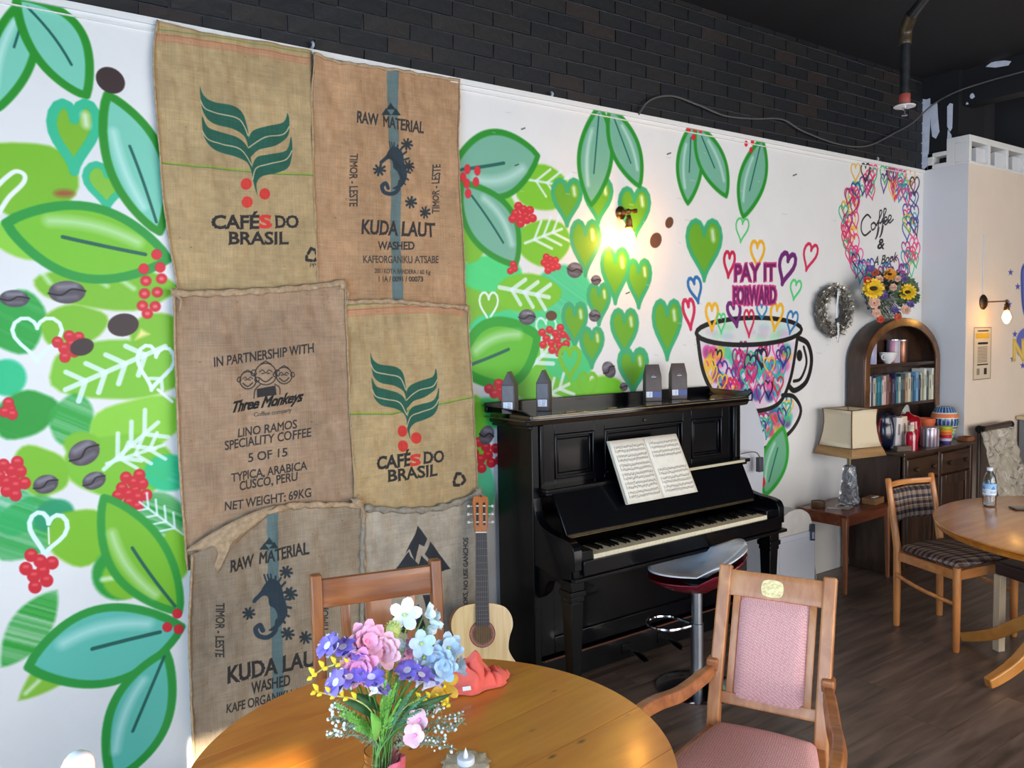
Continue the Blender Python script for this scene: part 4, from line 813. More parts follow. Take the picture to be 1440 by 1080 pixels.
for i in range(NW):
    o = bpy.data.objects.new('white_key', wk); COL.objects.link(o); o.parent = pn; o.location = (KX0+i*kw-O.x, YF-.284-O.y, .71)
    if (i+5) % 7 not in (2, 6) and i < NW-1:
        o = bpy.data.objects.new('black_key', bkm); COL.objects.link(o); o.parent = pn; o.location = (KX0+(i+1)*kw-O.x, YF-.19-O.y, .712)
# legs, brackets, lower board, pedals
def pleg(x):
    mb = MB(); y = YF-.225
    for a, b, ww in ((.555, .6, .075), (.53, .556, .088), (.505, .53, .075)): mb.box(x-ww/2, x+ww/2, y-ww/2, y+ww/2, a, b)
    mb.add(*(lambda w0, w1: ([(x-w0, y-w0, .505), (x+w0, y-w0, .505), (x+w0, y+w0, .505), (x-w0, y+w0, .505), (x-w1, y-w1, .08), (x+w1, y-w1, .08), (x+w1, y+w1, .08), (x-w1, y+w1, .08)], [(0, 1, 2, 3), (7, 6, 5, 4), (1, 0, 4, 5), (2, 1, 5, 6), (3, 2, 6, 7), (0, 3, 7, 4)]))(.034, .022))
    mb.box(x-.034, x+.034, y-.034, y+.034, .04, .08); return mb
pp_('leg', pleg(X0+.045), BKM, .003); pp_('leg', pleg(X1-.045), BKM, .003)
for x in (X0+.02, X1-.07): pp_('leg_bracket', MB().prism([(YF, .61), (YF-.19, .61)]+cr([(YF-.18, .56), (YF-.14, .575), (YF-.08, .555), (YF-.05, .5), (YF, .46)], 4), x, x+.05, Matrix(((0, 0, 1, 0), (1, 0, 0, 0), (0, 1, 0, 0), (0, 0, 0, 1)))), BKM, .003)
for x in (X0, X1-.07): pp_('toe_block', MB().box(x, x+.07, YF-.28, YF+.02, .012, .06), BKM, .006)
pp_('lower_front', MB().box(X0+.04, X1-.04, YF+.04, YF+.055, .16, .615).box(X0+.04, X0+.14, YF+.028, YF+.04, .16, .615).box(X1-.14, X1-.04, YF+.028, YF+.04, .16, .615).box(X0+.14, X1-.14, YF+.028, YF+.04, .16, .24), BK, .004)
pp_('bottom_rail', MB().box(X0+.04, X1-.04, YF+.01, YF+.06, .03, .15), BKM, .004); pp_('bottom_strip', MB().box(X0+.06, X1-.06, YF+.006, YF+.0115, .142, .15), mat('red_brown_strip', (84, 44, 28), .5), 0)
for x in (X0+.58, X0+.83): pp_('pedal', MB().sweep([(x, YF+.01, .085), (x, YF-.05, .088), (x+.005, YF-.1, .075), (x+.006, YF-.13, .06)], [.6, .7, 1.3, 1.0], sec=[(.018*math.cos(a), .006*math.sin(a)) for a in np.linspace(0, 2*PI, 11)[:-1]]), CHR, 0)
for x in (X0+.58, X0+.83): pp_('pedal_plate', MB().box(x-.03, x+.03, YF+.004, YF+.011, .06, .11), BKM, .002)
# ================================================================== SHEET MUSIC AND COFFEE BAGS ON THE PIANO
c = Canvas(0, .44, 0, .32, .0009, (232, 226, 212)); c.speck(.05, 30)
for pg in (0, 1):
    xa_ = .02+pg*.22
    for k in range(6):
        if pg and k == 2: continue
        zt = .295-k*.047
        for st in (0, .021):
            for j in range(5): c.line([(xa_, zt-st-j*.0026), (xa_+.185, zt-st-j*.0026)], .0007, (120, 112, 104), .0006, .8)
            for q in range(34): x = xa_+.012+q*.0052+random.uniform(-.001, .001); zz = zt-st-random.uniform(0, .012); c.line([(x, zz), (x+.0015, zz)], .0028, (60, 54, 50), .0008, .85); c.line([(x+.001, zz), (x+.001, zz+random.choice((.007, -.007)))], .0008, (70, 64, 60), .0006, .8)
        c.line([(xa_, zt), (xa_, zt-.033)], .0012, (60, 54, 50), .0006)
mu = canvas_mat('printed_music', c, .7)
sm = thing('sheet_music', 'open book of printed sheet music propped on the piano', 'sheet music', (0, 0, 0))
qa, qb, qc, qd = at(855, 622, 'y', YF-.075), at(950, 611, 'y', YF-.075), at(980, 691, 'y', YF-.15), at(882, 709, 'y', YF-.15)
def page(u0, u1, off, sheet=True):
    def fn(u, v):
        U = u0+(u1-u0)*u; t = qd.lerp(qc, U); b = qa.lerp(qb, U); p = t.lerp(b, v); k = math.sin(PI*(u if u1 > u0 else 1-u))*.006
        e = .0 if u0 == 0 else 0; return (p.x, p.y-off-k-(.008 if abs((U-.5)) < .001 else 0)*0, p.z)
    me = mesh_of(MB().grid(fn, 12, 8), 'page', 180)
    uvl = me.uv_layers.new(name='UVMap'); uvs = [(u0+(u1-u0)*(i % 13)/12, (i//13)/8) for i in range(13*9)]
    for lp in me.loops: uvl.data[lp.index].uv = uvs[lp.vertex_index]
    return me
for (u0, u1) in ((0, .5), (.5, 1)):
    o = obj('page', page(u0, u1, .006), mu, sm, solid=.0008)
cb_ = MB(); P4 = [qd+Vector((-.004, .0, -.003)), qc+Vector((.004, 0, -.003)), qb+Vector((.004, 0, .003)), qa+Vector((-.004, 0, .003))]
cb_.add([tuple(p) for p in P4]+[tuple(p+Vector((0, .008, .001))) for p in P4], [(0, 1, 2, 3), (7, 6, 5, 4), (0, 4, 5, 1), (1, 5, 6, 2), (2, 6, 7, 3), (3, 7, 4, 0)]); obj('book_block', cb_, mat('book_paper', (214, 206, 186), .8), sm)
BAG = mat('dark_kraft_bag', (78, 68, 68), .5, var=.12, vscale=30, bump=.35, bscale=40); BAGL = mat('bag_gusset_grey', (104, 102, 106), .5, var=.12, vscale=30, bump=.3, bscale=40)
c = Canvas(0, .05, 0, .035, .0005, (226, 230, 238))
for k in range(5): c.line([(.004, .030-k*.006), (.016, .030-k*.006)], .0012, (110, 120, 150), .0006)
for k in range(6): c.line([(.022, .030-k*.005), (.022+random.uniform(.015, .024), .030-k*.005)], .0016, (90, 100, 140), .0006)
LBL = canvas_mat('bag_label', c, .5); BLU = mat('blue_label', (62, 84, 150), .5); WL = mat('white_print', (220, 220, 222), .5)
def label_quad(parent, name, x0_, x1_, z0_, z1_, y, mt_, side='front', th=.0006):
    mb = MB()
    if side == 'front': vs = [(x0_, y, z0_), (x1_, y, z0_), (x1_, y, z1_), (x0_, y, z1_)]
    else: vs = [(y, x1_, z0_), (y, x0_, z0_), (y, x0_, z1_), (y, x1_, z1_)]
    me = mesh_of(mb.add(vs, [(0, 1, 2, 3)]), name, 0); u = me.uv_layers.new(name='UVMap')
    for i, q in enumerate([(0, 0), (1, 0), (1, 1), (0, 1)]): u.data[i].uv = q
    return obj(name, me, mt_, parent, solid=th)
def coffee_bag(x, y, rz, label, kind):
    t = thing('coffee_bag', label, 'coffee bag', (x, y, 1.3125), rz, 'bags of coffee on top of the piano')
    w2, d2, h1, h2 = .043, .03, .135, .195; mb = MB()
    vs = [(-w2, -d2, 0), (w2, -d2, 0), (w2, d2, 0), (-w2, d2, 0), (-w2*1.02, -d2*1.05, .06), (w2*1.02, -d2*1.05, .06), (w2*1.02, d2*1.05, .06), (-w2*1.02, d2*1.05, .06), (-w2, -d2, h1), (w2, -d2, h1), (w2, d2, h1), (-w2, d2, h1), (-w2*.86, -.002, h2), (w2*.86, -.002, h2), (w2*.86, .002, h2), (-w2*.86, .002, h2), (-w2*.9, 0, h1-.005), (w2*.9, 0, h1-.005)]
    fs = [(3, 2, 1, 0), (0, 1, 5, 4), (1, 2, 6, 5), (2, 3, 7, 6), (3, 0, 4, 7), (4, 5, 9, 8), (5, 6, 10, 9), (6, 7, 11, 10), (7, 4, 8, 11), (8, 9, 13, 12), (10, 11, 15, 14), (12, 13, 14, 15), (8, 12, 16), (16, 12, 15), (16, 15, 11), (9, 17, 13), (13, 17, 14), (14, 17, 10), (8, 16, 11), (9, 10, 17)]
    obj('bag_body', mb.add(vs, fs), BAG, t, .002, smooth=30)
    if kind == 'front':
        label_quad(t, 'label', -.041, -.008, .022, .052, -d2*1.06-.0008, LBL); label_quad(t, 'blue_band', -.007, .041, .022, .050, -d2*1.06-.0008, BLU); o = label_quad(t, 'emblem', -.012, .012, .128, .131, -d2-.001, WL); label_quad(t, 'emblem', -.007, .007, .134, .138, -d2*.92-.001, WL)
    else:
        label_quad(t, 'grey_panel', -.026, .026, .06, .13, -w2*1.03-.0004, BAGL, 'side'); label_quad(t, 'label', -.022, .022, .022, .055, -w2*1.03-.001, LBL, 'side')
    return t
coffee_bag(2.115, 3.05, math.radians(42), 'dark coffee bag turned side-on with pointed top, nearest the left end of the piano lid', 'side')
coffee_bag(2.315, 3.05, math.radians(42), 'dark coffee bag turned side-on with pointed top, second from the left end of the lid', 'side')
coffee_bag(3.04, 3.05, math.radians(-30), 'dark coffee bag facing out with blue label, left one of the right-hand pair', 'front')
coffee_bag(3.235, 3.05, math.radians(-30), 'dark coffee bag facing out with blue label, nearest the lid right end', 'front')
# ================================================================== GUITAR
SPR = wood('spruce_top', (222, 184, 118), (238, 206, 146), (14, 14, 1), 4, .3, .5); MAH = wood('orange_mahogany', (156, 78, 22), (196, 112, 40), (12, 12, 1), 4, .3, .5); FRB = mat('dark_fingerboard', (48, 46, 52), .45); NYL = mat('nylon_string', (224, 220, 210), .3)
gt = thing('guitar', 'classical guitar with pale spruce top leaning beside the piano', 'guitar')
gz = Vector((.165, .25, .93)).normalized(); gx = Vector((1, -.42, 0)); gx = (gx-gz*gx.dot(gz)).normalized(); gy = gz.cross(gx)
gt.matrix_world = Matrix.Translation((1.815, 2.865, .004)) @ Matrix(((gx.x, gy.x, gz.x, 0), (gx.y, gy.y, gz.y, 0), (gx.z, gy.z, gz.z, 0), (0, 0, 0, 1)))
half = [(0, 0), (.07, .004), (.13, .03), (.172, .085), (.182, .14), (.17, .2), (.135, .25), (.118, .29), (.125, .34), (.14, .385), (.134, .43), (.105, .468), (.05, .485), (0, .487)]
outl = cr(half, 5); outl = outl+[(-x, z) for x, z in outl[::-1][1:-1]]
XZ = Matrix(((1, 0, 0, 0), (0, 0, 1, 0), (0, 1, 0, 0), (0, 0, 0, 1)))
obj('body_sides', MB().prism(outl, .0, .09, XZ), MAH, gt, .004); 
hole = [(.043*math.cos(a), .355+.043*math.sin(a)) for a in np.linspace(0, 2*PI, 41)[:-1]]
# soundboard with a real hole
def plate(o_, h_, y0_, y1_):
    n = len(o_); m_ = len(h_); hb = []
    for x, z in o_:
        a = math.atan2(z-.355, x); hb.append((.043*math.cos(a), .355+.043*math.sin(a)))
    vs = []; 
    for y in (y0_, y1_): vs += [(x, y, z) for x, z in o_]+[(x, y, z) for x, z in hb]
    fs = []
    for i in range(n):
        j = (i+1) % n; fs += [(i, j, n+j, n+i), (2*n+i, 3*n+i, 3*n+j, 2*n+j), (i, 2*n+i, 2*n+j, j), (n+i, n+j, 3*n+j, 3*n+i)]
    return MB().add(vs, fs)
obj('soundboard', plate(outl, hole, -.006, -.0005), SPR, gt); obj('sound_hole', MB().prism(hole, -.004, -.0008, XZ), mat('guitar_inside', (110, 84, 56), .8, var=.2, vscale=30), gt)
def ringp(r0, r1, y0_, y1_, cz, n=40):
    vs = []; fs = []
    for k in range(n):
        a = 2*PI*k/n
        for r_, y in ((r0, y0_), (r1, y0_), (r1, y1_), (r0, y1_)): vs.append((r_*math.cos(a), y, cz+r_*math.sin(a)))
    for k in range(n):
        for j in range(4): fs.append((k*4+j, k*4+(j+1) % 4, ((k+1) % n)*4+(j+1) % 4, ((k+1) % n)*4+j))
    return MB().add(vs, fs)
for r0, r1, cc in ((.044, .0465, (60, 30, 24)), (.0465, .056, (176, 104, 90)), (.056, .059, (70, 34, 28))): obj('rosette', ringp(r0, r1, -.0072, -.006, .355), mat('rosette_%d' % int(r0*1e4), cc, .5, var=.3, vscale=200), gt)
obj('bridge', MB().box(-.09, .09, -.015, -.006, .13, .155), MAH, gt, .003)
nk = MB().add([(-.031, -.013, .395), (.031, -.013, .395), (.026, -.013, .80), (-.026, -.013, .80), (-.024, .012, .40), (.024, .012, .40), (.02, .008, .80), (-.02, .008, .80)], [(0, 1, 2, 3), (7, 6, 5, 4), (0, 4, 5, 1), (1, 5, 6, 2), (2, 6, 7, 3), (3, 7, 4, 0)])
obj('neck', nk, MAH, gt, .003); obj('fingerboard', MB().add([(-.031, -.019, .39), (.031, -.019, .39), (.026, -.019, .80), (-.026, -.019, .80), (-.031, -.013, .39), (.031, -.013, .39), (.026, -.013, .80), (-.026, -.013, .80)], [(0, 1, 2, 3), (7, 6, 5, 4), (0, 4, 5, 1), (1, 5, 6, 2), (2, 6, 7, 3), (3, 7, 4, 0)]), FRB, gt)
for k in range(1, 18):
    z = .80-.65*(1-2**(-k/12)); 
    if z > .4: w3 = .026+(.80-z)*.0122; obj('fret', MB().box(-w3, w3, -.0197, -.019, z-.0005, z+.0005), mat('fret_wire_%d' % k, (120, 120, 124), .4, metal=.8), gt, smooth=0)
obj('nut', MB().box(-.026, .026, -.022, -.01, .80, .805), mat('bone_nut', (236, 230, 214), .5), gt)
hd = [(-.026, .805), (.026, .805), (.03, .83), (.037, .95), (.033, .965), (.016, .972), (0, .966), (-.016, .972), (-.033, .965), (-.037, .95), (-.03, .83)]
obj('headstock', MB().prism(hd, -.012, .006, XZ), MAH, gt, .002)
for sx in (-1, 1):
    obj('head_slot', MB().box(sx*.016-.006, sx*.016+.006, -.0126, -.012, .835, .94), EB, gt)
    for k in range(3):
        z = .85+k*.037; obj('string_roller', MB().sweep([(sx*.010, -.0135, z), (sx*.022, -.0135, z)], .0035, 8), NYL, gt); obj('tuning_peg', MB().sweep([(sx*.036, -.002, z), (sx*.05, -.002, z), (sx*.052, -.002, z), (sx*.062, -.002, z)], [.002, .002, .007, .006], 8), NYL, gt)
for k in range(6):
    x = -.021+k*.0084; obj('string', MB().sweep([(x*1.35, -.018, .142), (x*1.2, -.0215, .4), (x, -.0225, .804), (x*.9, -.014, .85+(k % 3)*.037)], .00025, 5), mat('string_%d' % k, (150, 150, 150), .4), gt)
# ================================================================== BAR STOOL
bs = thing('bar_stool', 'chrome bar stool with white and red moulded seat by the piano', 'stool', (2.797, 2.523, 0), math.atan2(-.74, .67))
WHS = mat('white_seat_shell', (216, 218, 224), .25, coat=.3); RDS = mat('dark_red_seat_shell', (104, 12, 28), .25, coat=.4)
def shell(off):
    def fn(u, v):
        a = 2*PI*u; r_ = v; n_ = 3.2; cx_ = abs(math.cos(a))**(2/n_)*(1 if math.cos(a) > 0 else -1); sy_ = abs(math.sin(a))**(2/n_)*(1 if math.sin(a) > 0 else -1)
        x = .225*r_*cx_; y = .20*r_*sy_; z = .57+.01*(x/.225)+.11*max(0, x/.225)**2.2+.02*max(0, -x/.225)**2+.045*abs(y/.2)**2.2*(1 if x > .05 else .35)-.03*(1-min(1, math.hypot(x/.2, y/.2)))
        return (x, y, z-off*(1-.5*r_**5))
    return fn
obj('seat', MB().grid(shell(0), 40, 14), WHS, bs, smooth=180, solid=.006); obj('seat_underside', MB().grid(shell(.075), 40, 14), RDS, bs, smooth=180, solid=.004)
obj('pole', MB().lathe([(.03, .03), (.03, .31), (.0255, .312), (.0255, .49), (.06, .505), (.06, .512)], 24), mat('satin_steel', (176, 180, 186), .34, metal=1), bs); obj('base', MB().lathe([(.19, 0.001), (.192, .006), (.17, .014), (.1, .024), (.04, .034), (.034, .06)], 40), CHR, bs)
rg = cr([(-.03, .02, .30), (-.12, .09, .30), (-.2, .07, .30), (-.23, 0, .30), (-.2, -.07, .30), (-.12, -.09, .30), (-.03, -.02, .30)], 6)
obj('footrest', MB().sweep(rg, .009, 8), CHR, bs)
obj('height_lever', MB().sweep([(.03, 0, .50), (.12, .02, .5), (.16, .03, .485)], .005, 6), CHR, bs)
# ================================================================== CHAIRS
OAK = wood('pink_chair_oak', (176, 112, 66), (208, 146, 94), (9, 9, 1.2), 3, .42, .15); OAKX = wood('oak_arm', (146, 84, 44), (184, 118, 68), (2, 9, 9), 3, .38, .25)
PNK0 = mat('pink_woven_fabric', (236, 184, 190), .85, bump=.9, bscale=340, sheen=.3, var=.18, vscale=300)
PNK, nt_, b_ = newmat('pink_woven_upholstery'); L_ = nt_.links
tc = nd(nt_, 'ShaderNodeTexCoord'); vo = nd(nt_, 'ShaderNodeTexVoronoi'); vo.inputs['Scale'].default_value = 210; vo.inputs['Randomness'].default_value = .25; mp_ = nd(nt_, 'ShaderNodeMapping'); mp_.inputs['Rotation'].default_value = (0, math.radians(45), math.radians(20)); L_.new(tc.outputs['Object'], mp_.inputs[0]); L_.new(mp_.outputs[0], vo.inputs['Vector'])
rp_ = nd(nt_, 'ShaderNodeValToRGB'); rp_.color_ramp.elements[0].color = lin((246, 216, 208)); rp_.color_ramp.elements[0].position = .1; rp_.color_ramp.elements[1].color = lin((218, 152, 150)); rp_.color_ramp.elements[1].position = .55
L_.new(vo.outputs['Distance'], rp_.inputs[0]); L_.new(rp_.outputs[0], b_.inputs['Base Color']); b_.inputs['Roughness'].default_value = .9; bp_ = nd(nt_, 'ShaderNodeBump'); bp_.invert = True; bp_.inputs['Strength'].default_value = .6; bp_.inputs['Distance'].default_value = .002; L_.new(vo.outputs['Distance'], bp_.inputs['Height']); L_.new(bp_.outputs[0], b_.inputs['Normal'])
F = Vector((-.905, -.427, 0)); rzp = math.atan2(-.905, .427)
pc_ = thing('armchair', 'oak armchair with pink woven upholstery and brass plaque at the near table', 'armchair', (1.992, 1.519, 0), rzp)
def post(x, sx): return MB().sweep(cr([(x*1.02, .08, 0), (x, .01, .30), (x, 0, .44), (x, .05, .62), (x, .16, .905)], 5), 1, sec=[(-.017, -.02), (.017, -.02), (.017, .02), (-.017, .02)], up=(1, 0, 0))
hw = .162
for s_ in (-1, 1): obj('rear_post', post(s_*hw, s_), OAK, pc_, .006, seg=3)
def yb_(z): return .16*((z-.44)/.465)**1.15 if z > .44 else 0
def slabz(x0_, x1_, z0_, z1_, th, off=0, bow=0, n=8):
    def f(u, v): x = x0_+(x1_-x0_)*u; z = z0_+(z1_-z0_)*v; return (x, yb_(z)+off+bow*math.sin(PI*u), z)
    mb = MB().grid(f, n, 4); return mb
obj('top_rail', slabz(-hw+.015, hw-.015, .815, .892, 0), OAK, pc_, solid=.024, bevel=.003); obj('lower_rail', slabz(-hw+.015, hw-.015, .50, .535, 0), OAK, pc_, solid=.02, bevel=.003)
for s_ in (-1, 1): obj('back_slat', slabz(s_*.118-.011, s_*.118+.011, .53, .82, 0, n=2), OAK, pc_, solid=.018, bevel=.002)
def pad(x0_, x1_, z0_, z1_, th):
    w_ = (x1_-x0_)/2; h = (z1_-z0_)/2; cx_, cz = (x0_+x1_)/2, (z0_+z1_)/2; mb = MB(); N = 14
    def f(sg):
        def g(u, v):
            a = u*2-1; b = v*2-1; k = (1-abs(a)**6)*(1-abs(b)**6); x = cx_+a*w_*(1-.03*abs(b)**8); z = cz+b*h*(1-.03*abs(a)**8); return (x, yb_(z)-sg*th*max(k, 0)**.4*1.0, z)
        return g
    mb.grid(f(1), N, N); mb.grid(f(-.8), N, N); return mb
obj('back_pad', pad(-.108, .108, .512, .822, .022), PNK, pc_, smooth=60)
plq = obj('plaque', MB().prism(cr([(-.028, -.022), (.028, -.022), (.028, .022), (-.028, .022)], 6, True), 0, .0025, Matrix(((1, 0, 0, 0), (0, 0, 1, -.002), (0, 1, 0, 0), (0, 0, 0, 1)))), mat('gold_plaque', (255, 214, 150), .35, metal=.15, var=.3, vscale=60, bump=.6, bscale=90), pc_, 0); plq.location = (-.008, yb_(.855)-.0125, .853); plq.rotation_euler = (-.38, 0, 0)
# seat
def cush(w0, w1, d, zt, th, y0=-.0, rnd=.03, dome=.014):
    N = 18; mb = MB()
    def g(sg):
        def f(u, v):
            a = u*2-1; b = v*2-1; a2 = a*math.sqrt(1-b*b*.10); b2 = b*math.sqrt(1-a*a*.10); t = (b2+1)/2; w_ = w1+(w0-w1)*t; e = max(0, 1-max(abs(a), abs(b))**8)
            y = y0-d+d*t; return (a2*w_, y, zt-th/2+sg*(th/2)*(e**.5)+(dome*(1-a*a)*(1-b*b) if sg > 0 else 0))
        return f
    mb.grid(g(1), N, N); mb.grid(g(-1), N, N); return mb
obj('seat_cushion', cush(.155, .235, .45, .462, .05, y0=-.0), PNK, pc_, smooth=70)
for s_ in (-1, 1):
    obj('seat_rail', MB().bar((s_*hw, -.01, .41), (s_*.235, -.45, .41), .024, .05), OAKX, pc_, .003)
    obj('front_leg', MB().bar((s_*.24, -.45, 0), (s_*.24, -.45, .43), .032, .036, .038, .042), OAK, pc_, .004); obj('arm_support', MB().sweep(cr([(s_*.24, -.45, .42), (s_*.25, -.44, .5), (s_*.255, -.44, .60)], 4), 1, sec=[(-.015, -.018), (.015, -.018), (.015, .018), (-.015, .018)]), OAK, pc_, .004)
    arm = cr([(s_*(hw+.008), .065, .585), (s_*(hw+.015), .03, .594), (s_*(hw+.035), -.06, .588), (s_*(hw+.06), -.18, .586), (s_*(hw+.085), -.30, .606), (s_*(hw+.098), -.41, .618), (s_*(hw+.10), -.48, .604), (s_*(hw+.10), -.505, .580)], 5)
    nA = len(arm); obj('armrest', MB().sweep(arm, [1.0 if i < nA*.2 else 1.15 for i in range(nA)], sec=[(-.019, -.014), (-.012, .017), (.012, .017), (.019, -.014)], up=(0, 0, 1)), OAKX, pc_, .006, seg=3)
    obj('arm_block', MB().box(s_*(hw+.012)-.019, s_*(hw+.012)+.019, .02, .065, .59, .632), OAKX, pc_, .008, seg=3)
obj('seat_rail', MB().bar((-.235, -.455, .41), (.235, -.455, .41), .024, .05), OAKX, pc_, .003); obj('seat_rail', MB().bar((-hw, 0, .41), (hw, 0, .41), .024, .05), OAKX, pc_, .003)
for s_ in (-1, 1): obj('stretcher', MB().bar((s_*hw, .0, .2), (s_*.238, -.44, .2), .018, .025), OAKX, pc_, .003)
# dark wooden chair behind the near table
CH = wood('chestnut_wood', (112, 60, 26), (158, 94, 44), (9, 9, 1.2), 3, .4, .3); CHX = wood('chestnut_rail', (116, 60, 24), (162, 94, 42), (1.2, 9, 9), 3, .4, .3)
wc = thing('dining_chair', 'chestnut brown wooden chair with a wide centre splat behind the near table', 'chair', (1.085, 2.315, 0), math.radians(-12.7))
hw2 = .205
def rk(z): return .05*(z-.44)/.48 if z > .44 else .06*(.44-z)/.44
for s_ in (-1, 1): obj('rear_post', MB().sweep([(s_*(hw2-.008), rk(z), z) for z in (0, .2, .44, .6, .78, .93)], 1, sec=[(-.021, -.018), (.021, -.018), (.021, .018), (-.021, .018)], up=(1, 0, 0)), CH, wc, .005)
def slab2(x0_, x1_, z0_, z1_): return MB().grid(lambda u, v: (x0_+(x1_-x0_)*u, rk(z0_+(z1_-z0_)*v), z0_+(z1_-z0_)*v), 4, 4)
obj('top_rail', slab2(-hw2+.018, hw2-.018, .822, .912), CHX, wc, solid=.024, bevel=.003); obj('lower_rail', slab2(-hw2+.018, hw2-.018, .50, .55), CHX, wc, solid=.02, bevel=.003)
for x0_, x1_ in ((-.122, -.092), (-.045, .045), (.092, .122)): obj('back_slat', slab2(x0_, x1_, .545, .828), CH, wc, solid=.012, bevel=.002)
obj('seat', cush(.195, .215, .41, .458, .045, y0=-.015, dome=.004), CHX, wc, smooth=60)
for s_ in (-1, 1): obj('front_leg', MB().bar((s_*.19, -.39, 0), (s_*.19, -.39, .43), .034, .034, .04, .04), CH, wc, .004); obj('stretcher', MB().bar((s_*.195, -.39, .18), (s_*.195, .03, .18), .018, .025), CH, wc, .003)
# plaid chair
BEE = wood('orange_beech', (188, 112, 54), (218, 146, 80), (8, 8, 1), 3, .35, .35); BEEX = wood('orange_beech_rail', (188, 112, 54), (218, 146, 80), (1, 8, 8), 3, .35, .35)
c = Canvas(0, .6, 0, .6, .0015, (96, 82, 72)); 
yy = np.arange(c.H)*c.res; xx = np.arange(c.W)*c.res
def tart(t):
    o_ = np.zeros((len(t), 3), np.float32)
    for i, v in enumerate(t):
        p_ = (v % .074)/.074
        o_[i] = (34, 28, 34) if p_ < .16 else (140, 112, 86) if p_ < .3 else (178, 172, 168) if p_ < .35 else (66, 40, 40) if p_ < .5 else (146, 118, 86) if p_ < .62 else (190, 186, 184) if p_ < .66 else (54, 48, 60) if p_ < .8 else (150, 130, 112)
    return o_/255
c.a = (tart(yy)[:, None, :]*.62+tart(xx)[None]*.38).astype(np.float32); c.a *= (.85+.3*RNG.rand(c.H, c.W)[..., None]).astype(np.float32)
PLD = canvas_mat('plaid_fabric', c, .95, bump=.5, bscale=400)
pl = thing('dining_chair', 'orange beech chair with brown plaid seat and back pad by the far table', 'chair', (4.467, 2.358, 0), math.radians(-10))
def rp(z): return .07*((z-.44)/.4) if z > .44 else .0
for s_ in (-1, 1):
    obj('rear_post', MB().sweep([(s_*.178, rp(z)-.0, z) for z in (0, .15, .44, .6, .75, .822, .828)], [.017, .02, .021, .019, .017, .016, .010], 12, up=(1, 0, 0)), BEE, pl, smooth=60)
    obj('front_leg', MB().sweep([(s_*.232, -.403, 0), (s_*.232, -.403, .012), (s_*.23, -.40, .4), (s_*.23, -.4, .44)], [.014, .017, .021, .019], 12), BEE, pl, smooth=60)
    obj('side_rail', MB().bar((s_*.178, 0, .40), (s_*.23, -.4, .40), .02, .05), BEEX, pl, .003)
    obj('side_stretcher', MB().sweep(cr([(s_*.20, -.02, .30), (s_*.215, -.05, .295), (s_*.235, -.2, .27), (s_*.232, -.36, .25), (s_*.23, -.395, .25)], 5), .011, 8), BEEX, pl, smooth=60)
obj('front_rail', MB().bar((-.22, -.4, .40), (.22, -.4, .40), .02, .05), BEEX, pl, .003); obj('back_rail', MB().bar((-.17, 0, .40), (.17, 0, .40), .02, .05), BEEX, pl, .003)
obj('top_rail', MB().grid(lambda u, v: (-.17+.34*u, rp(.79)+.03*math.sin(PI*u), .775+.03*v), 10, 1), BEEX, pl, solid=.016, bevel=.003)
def uvset(o, fn): set_uv(o.data, fn); return o
def padc(sg):
    def g(u, v):
        a = u*2-1; b = v*2-1; e = max(0, 1-max(abs(a), abs(b))**8)**.5; z = .585+.18*v; return (a*.158, rp(z)+.028*math.cos(a*PI/2)-sg*.016*e, z)
    return g
uvset(obj('back_pad', MB().grid(padc(1), 16, 10).grid(padc(-1), 16, 10), PLD, pl, smooth=60), lambda q: ((q.x+.2)/.6*.62, (q.z-.5)/.6*.62))
uvset(obj('seat_pad', cush(.19, .238, .41, .468, .048, y0=.0, dome=.008), PLD, pl, smooth=70), lambda q: ((q.x+.3)/.6*.3, (q.y+.45+q.x*.15)/.6*.75))
# ================================================================== TABLES
PINE = wood('honey_pine', (194, 104, 26), (220, 136, 46), (1, 7, 7), 2.4, .30, .35, rand=.07, knots=5.5); PINER = wood('honey_pine_edge', (190, 116, 48), (222, 150, 72), (7, 7, 1), 3, .35, .3)
tb = thing('round_table', 'round honey pine table in front with the jar of flowers', 'table', (.83, 1.515, 0), math.radians(8))
R_ = .53; nb_ = 6; bw_ = 2*R_/nb_
for k in range(nb_):
    y0_ = -R_+k*bw_+.0002; y1_ = y0_+bw_-.0004; a0 = math.asin(max(-1, min(1, y0_/R_))); a1 = math.asin(max(-1, min(1, y1_/R_))); P_ = [(R_*math.cos(a), R_*math.sin(a)) for a in np.linspace(a0, a1, 12)]; P_ += [(-x, y) for x, y in P_[::-1]]
    P_ = [p for i, p in enumerate(P_) if i == 0 or math.hypot(p[0]-P_[i-1][0], p[1]-P_[i-1][1]) > 1e-5]
    obj('top_board', MB().prism(P_, .72, .75), PINE, tb, .0005, seg=1, smooth=30)
obj('top_rim', MB().lathe([(R_-.03, .716), (R_-.004, .716), (R_+.002, .722), (R_+.003, .737), (R_+.0005, .748), (R_-.0005, .748)], 96, cap=False), PINER, tb, smooth=50)
obj('pedestal', MB().lathe([(.16, .716), (.15, .69), (.06, .675), (.045, .62), (.06, .56), (.075, .42), (.055, .3), (.07, .26), (.085, .2), (.08, .12), (.03, .1)], 32), PINER, tb, smooth=40)
def foot(L_, h0, a, mt_, parent, w_=.05, z1=.03):
    P_ = cr([(.03, 0, h0), (L_*.35, 0, h0*.86), (L_*.65, 0, h0*.42), (L_*.88, 0, z1+.02), (L_, 0, z1)], 6); Rm = Matrix.Rotation(a, 3, 'Z'); n_ = len(P_)
    return obj('foot', MB().sweep([tuple(Rm @ Vector(p)) for p in P_], [1.25-.45*i/n_ for i in range(n_)], sec=[(-w_/2, -.028), (w_/2, -.028), (w_/2, .028), (-w_/2, .028)], up=(0, 0, 1)), mt_, parent, .006)
for k in range(4): foot(.42, .19, PI/4+k*PI/2, PINER, tb)
